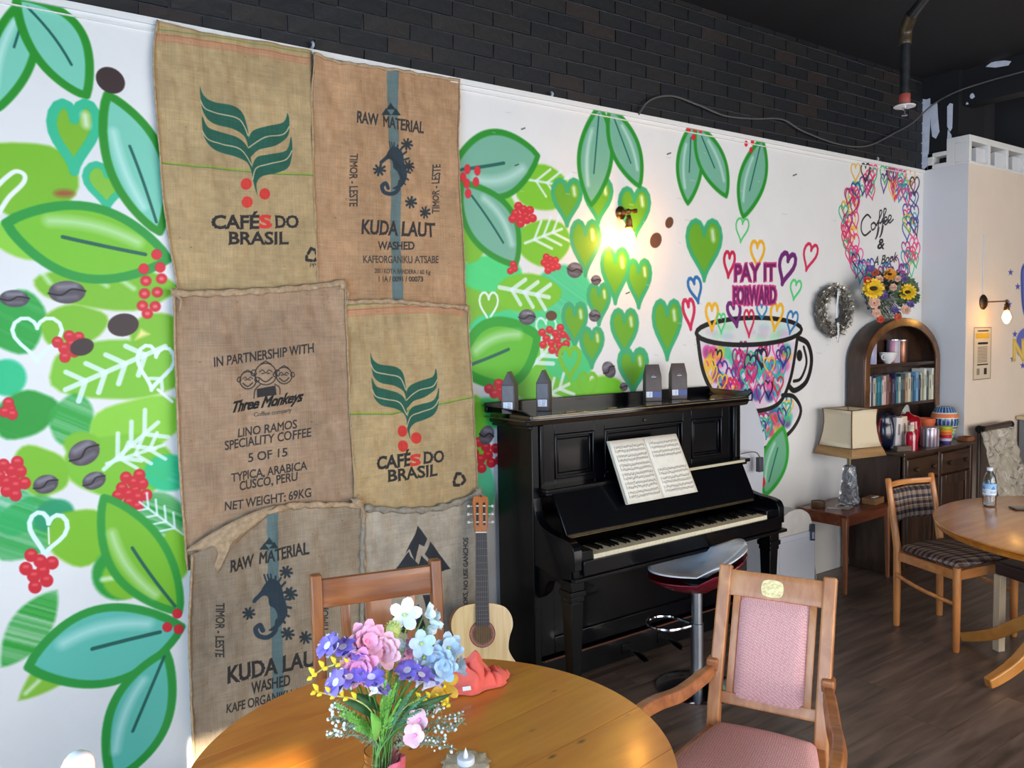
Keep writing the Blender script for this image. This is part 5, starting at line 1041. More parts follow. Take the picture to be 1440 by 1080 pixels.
TKO = wood('orange_oak', (194, 112, 36), (222, 146, 60), (1, 8, 8), 2.2, .28, .5); TKR = wood('orange_oak_turned', (178, 112, 48), (206, 142, 70), (3, 3, 3), 3, .3, .4)
t2 = thing('round_table', 'round orange oak pedestal table at right with a water bottle', 'table', (4.43, 1.386, 0))
obj('tabletop', MB().lathe([(.74, .675), (.765, .68), (.772, .695), (.762, .703), (.778, .708), (.784, .714), (.782, .7195), (.772, .7215)], 96), TKO, t2, smooth=40)
pd = MB().lathe([(.2, .675), (.19, .65), (.07, .62), (.06, .5), (.085, .42), (.09, .36), (.07, .3), (.09, .26), (.1, .18), (.04, .15)], 32, Matrix.Translation((-.12, .15, 0))); obj('pedestal', pd, TKR, t2, smooth=40)
for tip in ((3.84, 1.70), (4.33, 2.05), (4.72, 1.40), (4.2, 1.12)):
    dx, dy = tip[0]-4.31, tip[1]-1.536; o = foot(math.hypot(dx, dy), .25, math.atan2(dy, dx), TKR, t2, .05); o.location = (-.12, .15, 0)
# stool with dark seat under the far table
ds = thing('side_chair', 'pale square-legged chair with dark brown seat tucked under the far table', 'chair', (4.36, 1.88, 0), math.radians(-20))
obj('seat', MB().box(-.02, .36, -.36, .02, .40, .47), mat('dark_brown_leather', (48, 34, 32), .5, var=.2, vscale=8), ds, .015, seg=3)
PAL = wood('pale_limed_wood', (196, 170, 136), (216, 194, 162), (8, 8, 1), 3, .5, .1)
for x, y in ((0, 0), (.34, 0), (0, -.34), (.34, -.34)): obj('leg', MB().box(x-.02, x+.02, y-.02, y+.02, 0, .40), PAL, ds, .002)
# white painted chair, only the tip of its back shows
wch = thing('painted_chair', 'white painted chair at the lower left corner, only its rounded post showing', 'chair', (.0, 1.62, 0), math.radians(28))
WPT = mat('white_gloss_paint', (236, 236, 236), .35, coat=.3); 
for s_ in (-1, 1):
    obj('rear_post', MB().prism([(-.03, 0), (.03, 0)]+[(.03*math.cos(a), .865+.03*math.sin(a)) for a in np.linspace(0, PI, 9)], -.012, .012, Matrix.Translation((s_*.175, 0, 0)) @ Matrix(((1, 0, 0, 0), (0, 0, 1, 0), (0, 1, 0, 0), (0, 0, 0, 1)))), WPT, wch, .004)
    obj('front_leg', MB().box(s_*.175-.02, s_*.175+.02, -.40, -.36, 0, .43), WPT, wch, .004)
obj('top_rail', MB().box(-.15, .15, -.01, .01, .72, .79), WPT, wch, .004); obj('back_slat', MB().box(-.15, .15, -.008, .008, .6, .66), WPT, wch, .004); obj('seat', MB().box(-.2, .2, -.41, .01, .43, .455), WPT, wch, .008)
# ================================================================== ARCHED DRESSER WITH BOOKS
DKO = wood('dark_oak', (38, 23, 15), (68, 43, 28), (8, 8, 1.2), 3, .42, .25); DKX = wood('dark_oak_rail', (40, 25, 16), (72, 46, 28), (1.2, 8, 8), 3, .38, .3)
YZM = Matrix(((0, 0, 1, 0), (1, 0, 0, 0), (0, 1, 0, 0), (0, 0, 0, 1)))
dx0, dx1, dyf, dyb = 5.12, 6.05, 2.81, 3.21
dr = thing('dresser', 'dark oak sideboard with arched bookcase top in the corner', 'dresser', (dx0, dyf, 0)); OD = Vector((dx0, dyf, 0))
def D3(name, mb, mt_=DKX, bevel=.003, parent=dr, **k): mb.v = [(x-OD.x, y-OD.y, z-OD.z) for x, y, z in mb.v]; return obj(name, mb, mt_, parent, bevel, **k)
D3('carcass', MB().box(dx0, dx0+.02, dyf+.01, dyb, .06, .825).box(dx1-.02, dx1, dyf+.01, dyb, .06, .825).box(dx0+.02, dx1-.02, dyf+.03, dyb, .06, .82), DKO)
D3('top', MB().prism([(dx0-.02, dyf-.012), (dx0+.2, dyf-.03), (dx0+.465, dyf-.036), (dx1-.2, dyf-.03), (dx1+.025, dyf-.012), (dx1+.025, dyb), (dx0-.02, dyb)], .825, .85), DKX, .005)
D3('plinth', MB().box(dx0+.01, dx1-.01, dyf+.02, dyb, 0, .06), DKO)
for x in (dx0, dx0+.447, dx1-.035): D3('stile', MB().box(x, x+.035, dyf, dyf+.03, .06, .825), DKO)
for i in (0, 1):
    xa_ = dx0+.04+i*.447; xb_ = xa_+.402
    dw = D3('drawer', MB().box(xa_, xb_, dyf-.002, dyf+.03, .655, .80), DKX, .006)
    for xk in (xa_+.09, xb_-.09): D3('knob', MB().lathe([(.006, 0), (.006, .012), (.017, .018), (.015, .028), (.001, .032)], 14, Matrix.Translation((xk, dyf-.001, .727)) @ Matrix.Rotation(PI/2, 4, 'X')), DKX, 0, dw)
    mb = MB().box(xa_, xb_, dyf+.012, dyf+.03, .08, .64)
    for a in ((xa_, xa_+.06, .08, .64), (xb_-.06, xb_, .08, .64), (xa_+.06, xb_-.06, .08, .15), (xa_+.06, xb_-.06, .57, .64)): mb.box(a[0], a[1], dyf-.002, dyf+.012, a[2], a[3])
    do = D3('door', mb, DKO, .004); D3('knob', MB().lathe([(.006, 0), (.006, .012), (.014, .018), (.001, .028)], 14, Matrix.Translation(((xb_-.03) if i == 0 else (xa_+.03), dyf-.001, .36)) @ Matrix.Rotation(PI/2, 4, 'X')), DKX, 0, do)
hx0, hx1, hyf, hyb = 5.085, 6.085, 3.085, 3.21; hc = (hx0+hx1)/2; ha = (hx1-hx0)/2
def arch(off, n=26): return [(hx1-off, .85)]+[(hc+(ha-off)*math.cos(a), 1.43+(.32-off)*math.sin(a)) for a in np.linspace(0, PI, n)]+[(hx0+off, .85)]
def archshell(o0, o1, y0_, y1_):
    A = arch(o0); B = arch(o1); n = len(A); vs = []
    for y in (y0_, y1_): vs += [(x, y, z) for x, z in A]+[(x, y, z) for x, z in B]
    fs = []
    for i in range(n-1): fs += [(i, i+1, n+i+1, n+i), (2*n+i, 3*n+i, 3*n+i+1, 2*n+i+1), (i, 2*n+i, 2*n+i+1, i+1), (n+i, n+i+1, 3*n+i+1, 3*n+i)]
    fs += [(0, n, 3*n, 2*n), (n-1, 3*n-1, 4*n-1, 2*n-1)]; return MB().add(vs, fs)
D3('arched_case', archshell(0, .022, hyf, hyb), DKO, .002); D3('arch_frame', archshell(.002, .06, hyf-.014, hyf-.0005), wood('arch_frame_oak', (72, 44, 26), (118, 76, 42), (3, 3, 3), 3, .32, .4), .003)
A = arch(.02); D3('back_board', MB().prism(A, hyb-.01, hyb-.002, Matrix(((1, 0, 0, 0), (0, 0, 1, 0), (0, 1, 0, 0), (0, 0, 0, 1)))), DKO, 0)
for z in (1.115, 1.405): D3('shelf', MB().box(hx0+.022, hx1-.022, hyf, hyb-.01, z, z+.022), DKX)
BC = [(24, 34, 40), (150, 128, 122), (206, 196, 190), (40, 60, 100), (186, 176, 150), (60, 100, 104), (44, 112, 128), (36, 96, 112), (196, 190, 180), (214, 170, 168), (120, 96, 84), (92, 30, 36), (60, 62, 74), (38, 44, 80), (70, 130, 140), (190, 184, 168), (30, 84, 96), (86, 64, 52), (176, 150, 120), (206, 196, 172), (116, 122, 126), (44, 96, 128), (120, 160, 196), (34, 40, 70), (196, 190, 172), (154, 160, 120), (214, 210, 200), (60, 74, 76), (190, 186, 160), (222, 220, 208)]
cname = {0: 'black', 1: 'dull pink', 2: 'off-white', 3: 'navy blue', 4: 'tan', 5: 'grey green', 6: 'teal', 7: 'deep teal', 8: 'pale grey', 9: 'pink', 10: 'brown', 11: 'maroon', 12: 'slate grey', 13: 'dark navy', 14: 'light teal', 15: 'beige', 16: 'dark teal', 17: 'dark brown', 18: 'caramel', 19: 'cream', 20: 'mid grey', 21: 'blue', 22: 'sky blue', 23: 'midnight blue', 24: 'stone', 25: 'olive', 26: 'white', 27: 'charcoal green', 28: 'straw', 29: 'ivory'}
PAPER = mat('page_edges', (216, 206, 184), .9)
def book(name, label, x, y, z, w_, h, d, col, cat='book', group='books on the middle shelf of the dresser', tilt=0, rz=0):
    t = thing(name, label, cat, (x, y, z), rz, group); t.rotation_euler = (0, tilt, rz)
    cm = mat('cover_'+label[:14].replace(' ', '_'), col, .45, var=.06, vscale=40)
    obj('cover', MB().box(0, .0025, 0, d, 0, h).box(w_-.0025, w_, 0, d, 0, h).box(.0025, w_-.0025, 0, .0025, 0, h), cm, t)
    obj('pages', MB().box(.0025, w_-.0025, .0025, d-.004, .003, h-.003), PAPER, t)
    obj('spine_print', MB().box(w_*.35, w_*.65, -.0006, .0001, h*.45, h*.8), mat('spine_'+label[:12].replace(' ', '_'), [min(255, v+60) if sum(col) < 300 else v*.6 for v in col], .5), t, smooth=0); return t
x = hx0+.03; k = 0; rb = random.Random(3)
while x < hx1-.052 and k < 30:
    w_ = rb.uniform(.022, .036); h = rb.uniform(.175, .215) if k not in (29, 26) else .235
    if x+w_ > hx1-.028: break
    pos = 'leftmost' if k == 0 else ('at the right end' if k > 27 else ('left half' if k < 10 else 'middle' if k < 20 else 'right half'))
    book('book', '%s book standing in the %s of the row on the dresser shelf' % (cname[k], pos) if 0 < k <= 27 else '%s book %s of the row on the dresser shelf' % (cname[k], pos), x, hyf+.006+rb.uniform(0, .008), 1.1375, w_, h, .095, BC[k]); x += w_+.0008; k += 1
def lathe_thing(name, label, cat, loc, prof, mt_, part, group=None, n=28):
    t = thing(name, label, cat, loc, 0, group); obj(part, MB().lathe(prof, n), mt_, t, smooth=40); return t
def stripes(name, cols, z0_, z1_, vertical=True, rough=.25, metal=0, reps=1):
    c = Canvas(0, .2, 0, .1, .001, cols[0]); n = len(cols)*reps
    for i in range(n):
        if vertical: c.a[:, int(i/n*c.W):int((i+1)/n*c.W)] = np.array(cols[i % len(cols)])/255
        else: c.a[int(i/n*c.H):int((i+1)/n*c.H)] = np.array(cols[i % len(cols)])/255
    m_ = canvas_mat(name, c, rough); m_.node_tree.nodes['Principled BSDF'].inputs['Metallic'].default_value = metal; return m_, z0_, z1_
def cyl_uv(o, z0_, z1_):
    me = o.data; uv = me.uv_layers.new(name='UVMap')
    for p in me.polygons:
        us = []
        for li in p.loop_indices: v = me.vertices[me.loops[li].vertex_index].co; us.append((math.atan2(v.y, v.x)/(2*PI)) % 1)
        if max(us)-min(us) > .5: us = [u+1 if u < .5 else u for u in us]
        for li, u in zip(p.loop_indices, us): v = me.vertices[me.loops[li].vertex_index].co; uv.data[li].uv = (u, (v.z-z0_)/(z1_-z0_))
for n_ in ():
    pass
def tin(label, x, y, z, r, h, cols, name='tin', cat='tin', reps=1, vert=True, lid=(170, 170, 172), group=None, metal=0):
    t = thing(name, label, cat, (x, y, z), 0, group); m_, _, _ = stripes(label[:20].replace(' ', '_'), cols, 0, h, vert, .25, metal, reps)
    o = obj('body', MB().lathe([(r*.97, 0), (r, .003), (r, h-.008), (r*.97, h-.004)], 28), m_, t, smooth=40); cyl_uv(o, 0, h)
    obj('lid', MB().lathe([(r*.99, h-.010), (r*1.02, h-.009), (r*1.02, h-.002), (r*.96, h), (r*.9, h-.001)], 28), mat('lid_'+label[:14].replace(' ', '_'), lid, .25, metal=.8), t, smooth=40); return t
TS = 1.4275
tin('pale blue and white round-shouldered tin, left on the top shelf of the dresser', hx0+.165, hyf+.055, TS, .045, .15, [(196, 196, 214), (214, 210, 220), (150, 156, 190), (206, 180, 190)], lid=(200, 200, 206))
tin('pink and grey patterned tin right behind the teacup', hx0+.48, hyf+.062, TS, .045, .17, [(196, 130, 150), (170, 166, 180), (210, 190, 200), (120, 110, 130)], reps=2)
tin('coppery brown tin, rightmost on the top shelf of the dresser', hx0+.58, hyf+.055, TS, .036, .165, [(150, 100, 74), (110, 72, 60), (176, 130, 100)], reps=2, metal=.5)
t = thing('teacup', 'white teacup with faint flower pattern on the top dresser shelf', 'cup', (hx0+.355, hyf+.03, TS)); POR = mat('porcelain', (226, 222, 216), .2, coat=.4, var=.06, vscale=40)
obj('bowl', MB().lathe([(.022, 0), (.024, .006), (.045, .025), (.058, .06), (.06, .078), (.057, .078), (.053, .058), (.04, .027), (.02, .01)], 28), POR, t, smooth=60); obj('handle', MB().sweep(cr([(-.053, 0, .065), (-.078, 0, .06), (-.075, 0, .035), (-.046, 0, .026)], 4), .004, 6), POR, t)
# things standing on the sideboard top
SB_ = .8505
t = thing('jug', 'dark navy jug with dark red handle behind the pale books', 'jug', (5.245, 3.03, SB_)); obj('body', MB().lathe([(.06, 0), (.085, .03), (.095, .1), (.085, .17), (.07, .21), (.078, .235), (.074, .235), (.065, .21)], 28), mat('navy_enamel', (22, 26, 48), .2, coat=.4), t, smooth=60)
obj('handle', MB().sweep(cr([(-.066, -.02, .21), (-.12, -.04, .19), (-.135, -.045, .12), (-.11, -.04, .06), (-.08, -.03, .045)], 5), .0085, 8), mat('dark_red_enamel', (112, 22, 34), .3), t)
book('book', 'tall white book standing on the sideboard, left of the pair', 5.215, 2.93, SB_+.003, .05, .215, .06, (214, 204, 202), group='tall pale books standing on the sideboard', tilt=.06, rz=math.radians(-20))
book('book', 'cream book with crimson edge standing on the sideboard, right of the pair', 5.275, 2.91, SB_+.002, .045, .22, .06, (206, 178, 150), group='tall pale books standing on the sideboard', tilt=-.04, rz=math.radians(-20))
t = thing('wooden_block', 'low grey-brown wooden block at the sideboard front edge', 'block', (5.20, 2.865, SB_), math.radians(-20)); obj('block', MB().box(-.06, .06, -.02, .02, 0, .035), wood('grey_block', (84, 70, 60), (110, 94, 82), (1, 8, 8), 3, .6, 0), t, .003)
t = thing('bottle', 'red striped bottle with cream neck on the sideboard', 'bottle', (5.275, 2.85, SB_)); m_, _, _ = stripes('red_stripes', [(176, 22, 44), (176, 22, 44), (214, 180, 180), (150, 16, 36)], 0, .12, True, .2, 0, 4)
o = obj('body', MB().lathe([(.036, 0), (.04, .006), (.04, .105), (.034, .122), (.02, .13)], 28), m_, t, smooth=50); cyl_uv(o, 0, .12); obj('neck', MB().lathe([(.018, .128), (.018, .158), (.02, .16), (.02, .168), (.001, .17)], 20), mat('cream_stopper', (216, 206, 180), .5), t, smooth=50)
tin('lilac and grey small square-looking jar behind the red bottle', 5.36, 2.95, SB_, .036, .19, [(120, 104, 140), (160, 150, 160), (90, 84, 90)], reps=1, name='jar', cat='jar')
t = thing('plate', 'pale patterned plate standing upright behind the red pot', 'plate', (5.60, 3.06, SB_+.14)); t.rotation_euler = (math.radians(-80), 0, math.radians(15)); 
obj('dish', MB().lathe([(.06, 0), (.09, .004), (.13, .02), (.132, .024), (.09, .01), (.06, .006)], 40), mat('patterned_glaze', (190, 196, 186), .3, coat=.4, var=.3, vscale=40), t, smooth=40)
t = thing('pot', 'glossy dark red pot between the jug and the striped tin', 'pot', (5.49, 2.99, SB_)); RG = mat('glossy_red', (150, 14, 28), .12, coat=.6); obj('body', MB().lathe([(.05, 0), (.07, .02), (.085, .09), (.082, .17), (.07, .205), (.02, .222), (.012, .235), (.001, .238)], 28), RG, t, smooth=60); obj('handle', MB().sweep(cr([(.07, -.01, .19), (.11, -.02, .17), (.105, -.02, .1), (.08, -.01, .07)], 4), .008, 8), RG, t)
lathe_thing('flowerpot', 'small orange terracotta pot beside the mosaic vase', 'pot', (5.76, 3.0, SB_), [(.03, 0), (.045, .09), (.055, .14), (.058, .14), (.058, .17), (.053, .17), (.048, .13)], mat('orange_terracotta', (206, 92, 44), .6), 'pot_body')
tin('silver tin with fine vertical stripes on the sideboard', 5.55, 2.87, SB_, .063, .135, [(168, 168, 176), (120, 116, 128), (190, 160, 168), (110, 104, 112), (206, 204, 208), (150, 110, 120)], reps=5, metal=.4)
t = thing('cup_stack', 'stack of rainbow coloured cups in front of the mosaic vase', 'cups', (5.755, 2.862, SB_))
for k, cc in enumerate([(60, 50, 120), (200, 190, 200), (196, 36, 60), (226, 110, 50), (226, 160, 50), (176, 190, 60)]): obj('cup', MB().lathe([(.036+.0012*k, k*.021), (.0385+.0012*k, k*.021+.019), (.03, k*.021+.020)], 24), mat('cup_%d' % k, cc, .3), t, smooth=40)
t = thing('vase', 'round vase of blue, orange and green mosaic bands on the sideboard', 'vase', (5.925, 2.955, SB_)); c = Canvas(0, .6, 0, .2, .0012, (222, 216, 200))
for z0_, z1_, cc, nn in ((.165, .197, (44, 92, 140), 22), (.135, .158, (226, 140, 84), 1), (.088, .130, (36, 78, 124), 22), (.072, .084, (60, 50, 50), 44), (.05, .068, (150, 158, 70), 40), (.028, .046, (84, 140, 140), 30), (.006, .024, (190, 180, 90), 24)):
    for i in range(nn): a = i*.6/nn; c.fill([(a+.002 if nn > 1 else a, z0_), (a+.6/nn-.002 if nn > 1 else .6, z0_), (a+.6/nn-.002 if nn > 1 else .6, z1_), (a+.002 if nn > 1 else a, z1_)], [v*random.uniform(.8, 1.2) for v in cc], .001)
o = obj('body', MB().lathe([(.05, 0), (.062, .035), (.085, .09), (.095, .14), (.09, .185), (.068, .23), (.055, .25), (.048, .25), (.058, .22)], 36), canvas_mat('mosaic', c, .15), t, smooth=60); cyl_uv(o, 0, .25)
t = thing('tray', 'small brown wooden tray at the right end of the sideboard', 'tray', (6.0, 2.84, SB_)); obj('tray_body', MB().box(-.05, .05, -.04, .035, 0, .006).box(-.05, .05, -.04, -.034, .006, .03).box(-.05, .05, .029, .035, .006, .03).box(-.05, -.044, -.034, .029, .006, .03).box(.044, .05, -.034, .029, .006, .03), wood('tray_wood', (110, 62, 34), (146, 88, 52), (1, 8, 8), 3, .4, .2), t, .002)
# ------------------------------------------------------------------ flowers
def frame(nrm, roll_=0):
    z = Vector(nrm).normalized(); u = Vector((0, 0, 1)) if abs(z.z) < .9 else Vector((1, 0, 0)); x = u.cross(z).normalized(); y = z.cross(x)
    return (Matrix((x, y, z)).transposed() @ Matrix.Rotation(roll_, 3, 'Z')).to_4x4()
def petals(mb, c, nrm, n, L_, W, cup=.4, base=.1, layers=1, jit=.1, curl=0, tipw=.5):
    Fm = Matrix.Translation(Vector(c)) @ frame(nrm, random.random()*6)
    for l_ in range(layers):
        cp = cup+l_*(1.25-cup)/max(layers, 1)*.9; LL = L_*(1-.22*l_)
        for k in range(n):
            a = 2*PI*(k+.5*l_)/n+random.uniform(-jit, jit); e = cp+random.uniform(-jit, jit); vs = []; N = 5
            for i in range(N+1):
                t = i/N; r_ = L_*base*.4+LL*t; ang = e+curl*t; rad = r_*math.cos(ang) ; z = LL*t*math.sin(ang); w_ = W*(math.sin(PI*min(t*(.5+.5*(1-tipw))+.08, 1))**.8)*(1 if i < N else .55)
                for s_ in (-1, 0, 1): vs.append((rad*math.cos(a)-s_*w_*math.sin(a), rad*math.sin(a)+s_*w_*math.cos(a), z+abs(s_)*w_*.25+L_*.06*t*math.sin(9*t+2.3*k+s_*2.1)))
            fs = [(i*3+j, i*3+j+1, i*3+j+4, i*3+j+3) for i in range(N) for j in (0, 1)]; mb.add(vs, fs, Fm)
    return mb
def leafblade(mb, p0, p1, w_, bend=.15, n=6):
    p0 = Vector(p0); p1 = Vector(p1); d = p1-p0; sd = d.cross(Vector((.3, -.9, .3))).normalized(); up = sd.cross(d).normalized(); vs = []
    for i in range(n+1):
        t = i/n; c = p0+d*t+up*d.length*bend*math.sin(PI*t); ww = w_*math.sin(PI*min(max(t, .03), .98))**.8
        vs += [tuple(c-sd*ww), tuple(c-up*ww*.2), tuple(c+sd*ww)]
    return mb.add(vs, [(i*3+j, i*3+j+1, i*3+j+4, i*3+j+3) for i in range(n) for j in (0, 1)])
def pmat(name, c, tr=.15): return mat(name, c, .55, var=.16, vscale=60, sheen=.1)
STG = mat('green_stem', (92, 140, 60), .5)
JX, JY = .645, 1.392; MOUTH = Vector((JX, JY, .872))
def B(px, py, dy=0): return at(px, py, 'y', JY+dy)
CAMD = Vector((-.42, -.80, .35))
def stem(t, head, mt_=STG, r=.0016, sag=.02):
    j = Vector((random.uniform(-.016, .016), random.uniform(-.016, .016), 0)); b = Vector((JX, JY, .765))+j*.5; m_ = MOUTH+j; h = Vector(head); mid = m_.lerp(h, .55)+Vector((0, 0, sag))
    o = Vector(t.location); obj('stem', MB().sweep([tuple(Vector(p)-o) for p in cr([b, m_, mid, h], 5)], r, 6), mt_, t, smooth=60)
FG = 'artificial flower stems in the jar'
def fthing(name, label, loc): return thing(name, label, 'flower', loc, 0, FG)
P_WH = pmat('white_petal', (224, 236, 238)); P_BW = pmat('blue_white_petal', (186, 210, 232)); P_PK = pmat('pink_petal', (244, 178, 208)); P_PK2 = pmat('deep_pink_petal', (240, 158, 196)); P_PU = pmat('violet_petal', (138, 116, 226)); P_LV = pmat('lilac_white_petal', (232, 222, 246)); P_YE = pmat('yellow_petal', (240, 214, 40)); P_DY = pmat('dark_yellow_petal', (206, 160, 30)); P_GY = pmat('yellow_green_petal', (196, 210, 120)); LFG = pmat('fresh_green_leaf', (122, 196, 84)); LFD = pmat('dark_green_leaf', (44, 92, 48)); LFM = pmat('blue_green_leaf', (80, 150, 110)); P_OR = pmat('light_pink_petal', (248, 192, 208))
def loc(mb, o): o = Vector(o); mb.v = [(x-o.x, y-o.y, z-o.z) for x, y, z in mb.v]; return mb
def blossom(name, label, heads, n, L_, W, mt_, cmat, cup=.35, layers=1, nrms=None, curl=0, centre=.004):
    p0 = B(*heads[0]); t = fthing(name, label, MOUTH)
    for i, h in enumerate(heads):
        p = B(*h); nn = CAMD+Vector((random.uniform(-.5, .5), random.uniform(-.2, .2), random.uniform(-.3, .4))) if not nrms else Vector(nrms[i]); mb = petals(MB(), p, nn, n, L_, W, cup, layers=layers, curl=curl)
        f = obj('blossom', loc(mb, MOUTH), mt_, t, smooth=180); obj('centre', loc(MB().ball(p+nn.normalized()*.004, centre, 7), MOUTH), cmat, f, smooth=180); stem(t, p-nn.normalized()*.003)
    return t
blossom('cherry_blossom', 'open white five-petalled blossom highest in the jar bouquet, left of the pair', [(569, 865, .01)], 5, .034, .0125, P_WH, P_GY, nrms=[(-.3, -.9, .5)])
blossom('cherry_blossom', 'white blossom seen from the side, highest in the bouquet, right of the pair', [(597, 866, .01), (598, 882, .015), (604, 875, .01)], 5, .030, .011, P_WH, P_GY, cup=.8, nrms=[(.7, -.3, .25), (.5, -.5, -.4), (.8, -.2, .1)])
t = fthing('scabious', 'pale green ball-shaped flower above the pink blooms', MOUTH); p = B(553, 886); mb = MB()
for k in range(90):
    z = 1-2*(k+.5)/90; a = k*2.4; r_ = math.sqrt(1-z*z); d = Vector((r_*math.cos(a), r_*math.sin(a), z)); mb.add([tuple(p+d*.010), tuple(p+d*.019+Vector((.002, 0, 0))), tuple(p+d*.019+Vector((-.002, 0, .001)))], [(0, 1, 2)])
mb.ball(p, .0145, 8); obj('ball', loc(mb, MOUTH), P_GY, t, smooth=60); stem(t, p)
blossom('peony', 'pink peony at the top left of the bouquet', [(515, 902, -.01)], 8, .040, .0125, P_PK, P_PK2, cup=.2, layers=3)
blossom('peony', 'pink peony in the middle of the bouquet beside the green ball', [(537, 915, -.015)], 8, .038, .012, P_OR, P_PK2, cup=.25, layers=3)
blossom('peony', 'deeper pink peony lowest of the three pink ones', [(506, 938, -.03)], 8, .038, .012, P_PK2, P_PK, cup=.2, layers=3)
def freesia(label, pts, nrms, m2=P_PU):
    t = fthing('freesia', label, MOUTH)
    for q, nn in zip(pts, nrms):
        p = B(*q); f = obj('blossom', loc(petals(MB(), p-Vector(nn).normalized()*.014, nn, 6, .036, .0085, 1.15, curl=-.35, tipw=.4), MOUTH), P_LV, t, smooth=180)
        obj('violet_tips', loc(petals(MB(), p+Vector(nn).normalized()*.004, nn, 6, .027, .009, 1.0, curl=-.7, tipw=.5), MOUTH), m2, f, smooth=180)
        obj('throat', loc(MB().sweep([tuple(p-Vector(nn).normalized()*.02), tuple(p), tuple(p+Vector(nn).normalized()*.012)], [.002, .005, .008], 8), MOUTH), P_LV, f); stem(t, p-Vector(nn).normalized()*.02)
freesia('violet and white freesia at the far upper left of the bouquet', [(484, 916, -.02), (466, 912, -.02), (496, 922, -.02)], [(-.3, -.2, .9), (-.7, -.1, .7), (.2, -.4, .9)])
freesia('violet and white freesia at the lower left below the pink blooms', [(492, 958, -.04), (478, 962, -.04)], [(-.2, -.3, .9), (-.8, -.2, .6)])
freesia('single wide-open violet freesia in the centre of the bouquet', [(522, 958, -.06), (530, 968, -.06)], [(-.1, -.35, .9), (.5, -.4, .6)])
freesia('bluish violet freesia right of centre under the white blossoms', [(574, 948, -.04), (590, 955, -.04), (603, 960, -.03)], [(-.3, -.3, .9), (.2, -.4, .9), (.7, -.2, .7)])
blossom('hydrangea_sprig', 'large bluish white blossom at the right of the bouquet', [(616, 926, -.02), (630, 912, -.01), (622, 940, -.03)], 6, .032, .0105, P_BW, P_GY, cup=.35, layers=2)
blossom('hydrangea_sprig', 'bluish white blossom between the white pair and the right-hand blooms', [(592, 905, -.01), (597, 925, -.01)], 5, .030, .011, P_BW, P_GY, cup=.5)
blossom('hydrangea_sprig', 'bluish white blossom seen edge-on at the far right', [(637, 940, 0)], 5, .032, .012, P_BW, P_GY, cup=.9, nrms=[(.8, -.3, .1)])
blossom('lily', 'dark yellow lily low on the right of the bouquet', [(624, 965, .0)], 6, .034, .01, P_DY, P_YE, cup=.5, curl=-.4)
blossom('orchid_sprig', 'light pink orchid hanging low at right above the jar', [(590, 1012, -.06), (584, 1034, -.07)], 5, .024, .011, P_OR, P_PK2, cup=.5)
blossom('filler_flower', 'cluster of tiny pale blue flowers in the middle of the bouquet', [(560, 905, 0), (570, 912, .01), (549, 915, .0), (580, 935, 0), (530, 940, -.04), (598, 935, -.02)], 5, .011, .005, P_BW, P_YE, centre=.002)
blossom('filler_flower', 'small crimson pink flowers between the pink and white blooms', [(574, 920, .0), (568, 932, -.02), (582, 918, 0), (577, 905, .01)], 6, .012, .004, P_PK2, P_PK, centre=.003)
def budspray(label, pts):
    t = fthing('bud_spray', label, MOUTH); P_ = [B(*q) for q in pts]; C_ = cr([MOUTH]+P_[::-1], 5); o = obj('stem', loc(MB().sweep(C_, .0014, 6), MOUTH), P_GY, t); N = len(C_)
    for i in range(8):
        q = Vector(C_[N-1-int(i*N*.07)]); s_ = 1 if i % 2 else -1; obj('bud', loc(MB().sweep([tuple(q), tuple(q+Vector((-.004, -.004, .006*s_+.006))), tuple(q+Vector((-.010, -.006, .010*s_+.009)))], [.002, .0045, .0015], 7), MOUTH), P_YE, t, smooth=180)
budspray('yellow freesia buds reaching out highest at far left', [(438, 952, -.02), (460, 938, -.02), (490, 936, -.02), (520, 975, -.02)])
budspray('yellow freesia buds reaching out at left below the violet flower', [(443, 972, -.04), (470, 978, -.04), (500, 984, -.05), (525, 1005, -.04)])
budspray('yellow freesia buds curving out at the right under the lily', [(632, 990, -.03), (612, 984, -.03), (590, 984, -.04), (565, 1000, -.04)])
def fernt(label, tips, mt_, L_=.016, w_=.0012, n=16, kind='fern'):
    t = fthing(kind, label, MOUTH); 
    for (px, py, dy) in tips:
        tip = B(px, py, dy); C_ = [Vector(p) for p in cr([MOUTH, MOUTH.lerp(tip, .5)+Vector((0, 0, .015)), tip], n)]; mb = MB().sweep([tuple(p) for p in C_], .001, 5)
        for i in range(int(len(C_)*.36), len(C_)):
            d = (C_[min(i+1, len(C_)-1)]-C_[i-1]).normalized(); sd = d.cross(Vector((.2, -.9, .3))).normalized(); l_ = L_*(1.1-.8*i/len(C_))
            for s_ in (-1, 1, -1, 1): leafblade(mb, C_[i], C_[i]+(sd*s_+d*.7+Vector((random.uniform(-.5, .5), random.uniform(-.7, .2), random.uniform(-.5, .5)))).normalized()*l_*random.uniform(.7, 1.1), w_*.8, .15, 3)
        obj('frond', loc(mb, MOUTH), mt_, t, smooth=180)
fernt('feathery fresh green fern in the centre of the bouquet', [(541, 958, -.09), (556, 962, -.1), (548, 972, -.11), (536, 985, -.10), (562, 985, -.11), (545, 1000, -.10)], LFG, .015, .0012, 16)
fernt('blue-green fern leaning right above the jar', [(608, 992, -.07), (598, 978, -.07), (578, 972, -.09), (590, 998, -.08), (572, 985, -.1)], LFM, .018, .0012, 15)
fernt('fresh green fern leaning out to the left', [(474, 992, -.06), (478, 1004, -.07), (490, 1010, -.07), (500, 1024, -.07)], LFG, .016, .0012, 15)
fernt('yellow-green fern stems standing between the blooms', [(572, 880, .01), (560, 890, .0), (545, 930, -.03), (590, 980, -.05), (608, 975, -.03)], pmat('yellow_green_leaf', (150, 186, 70)), .010, .0009)
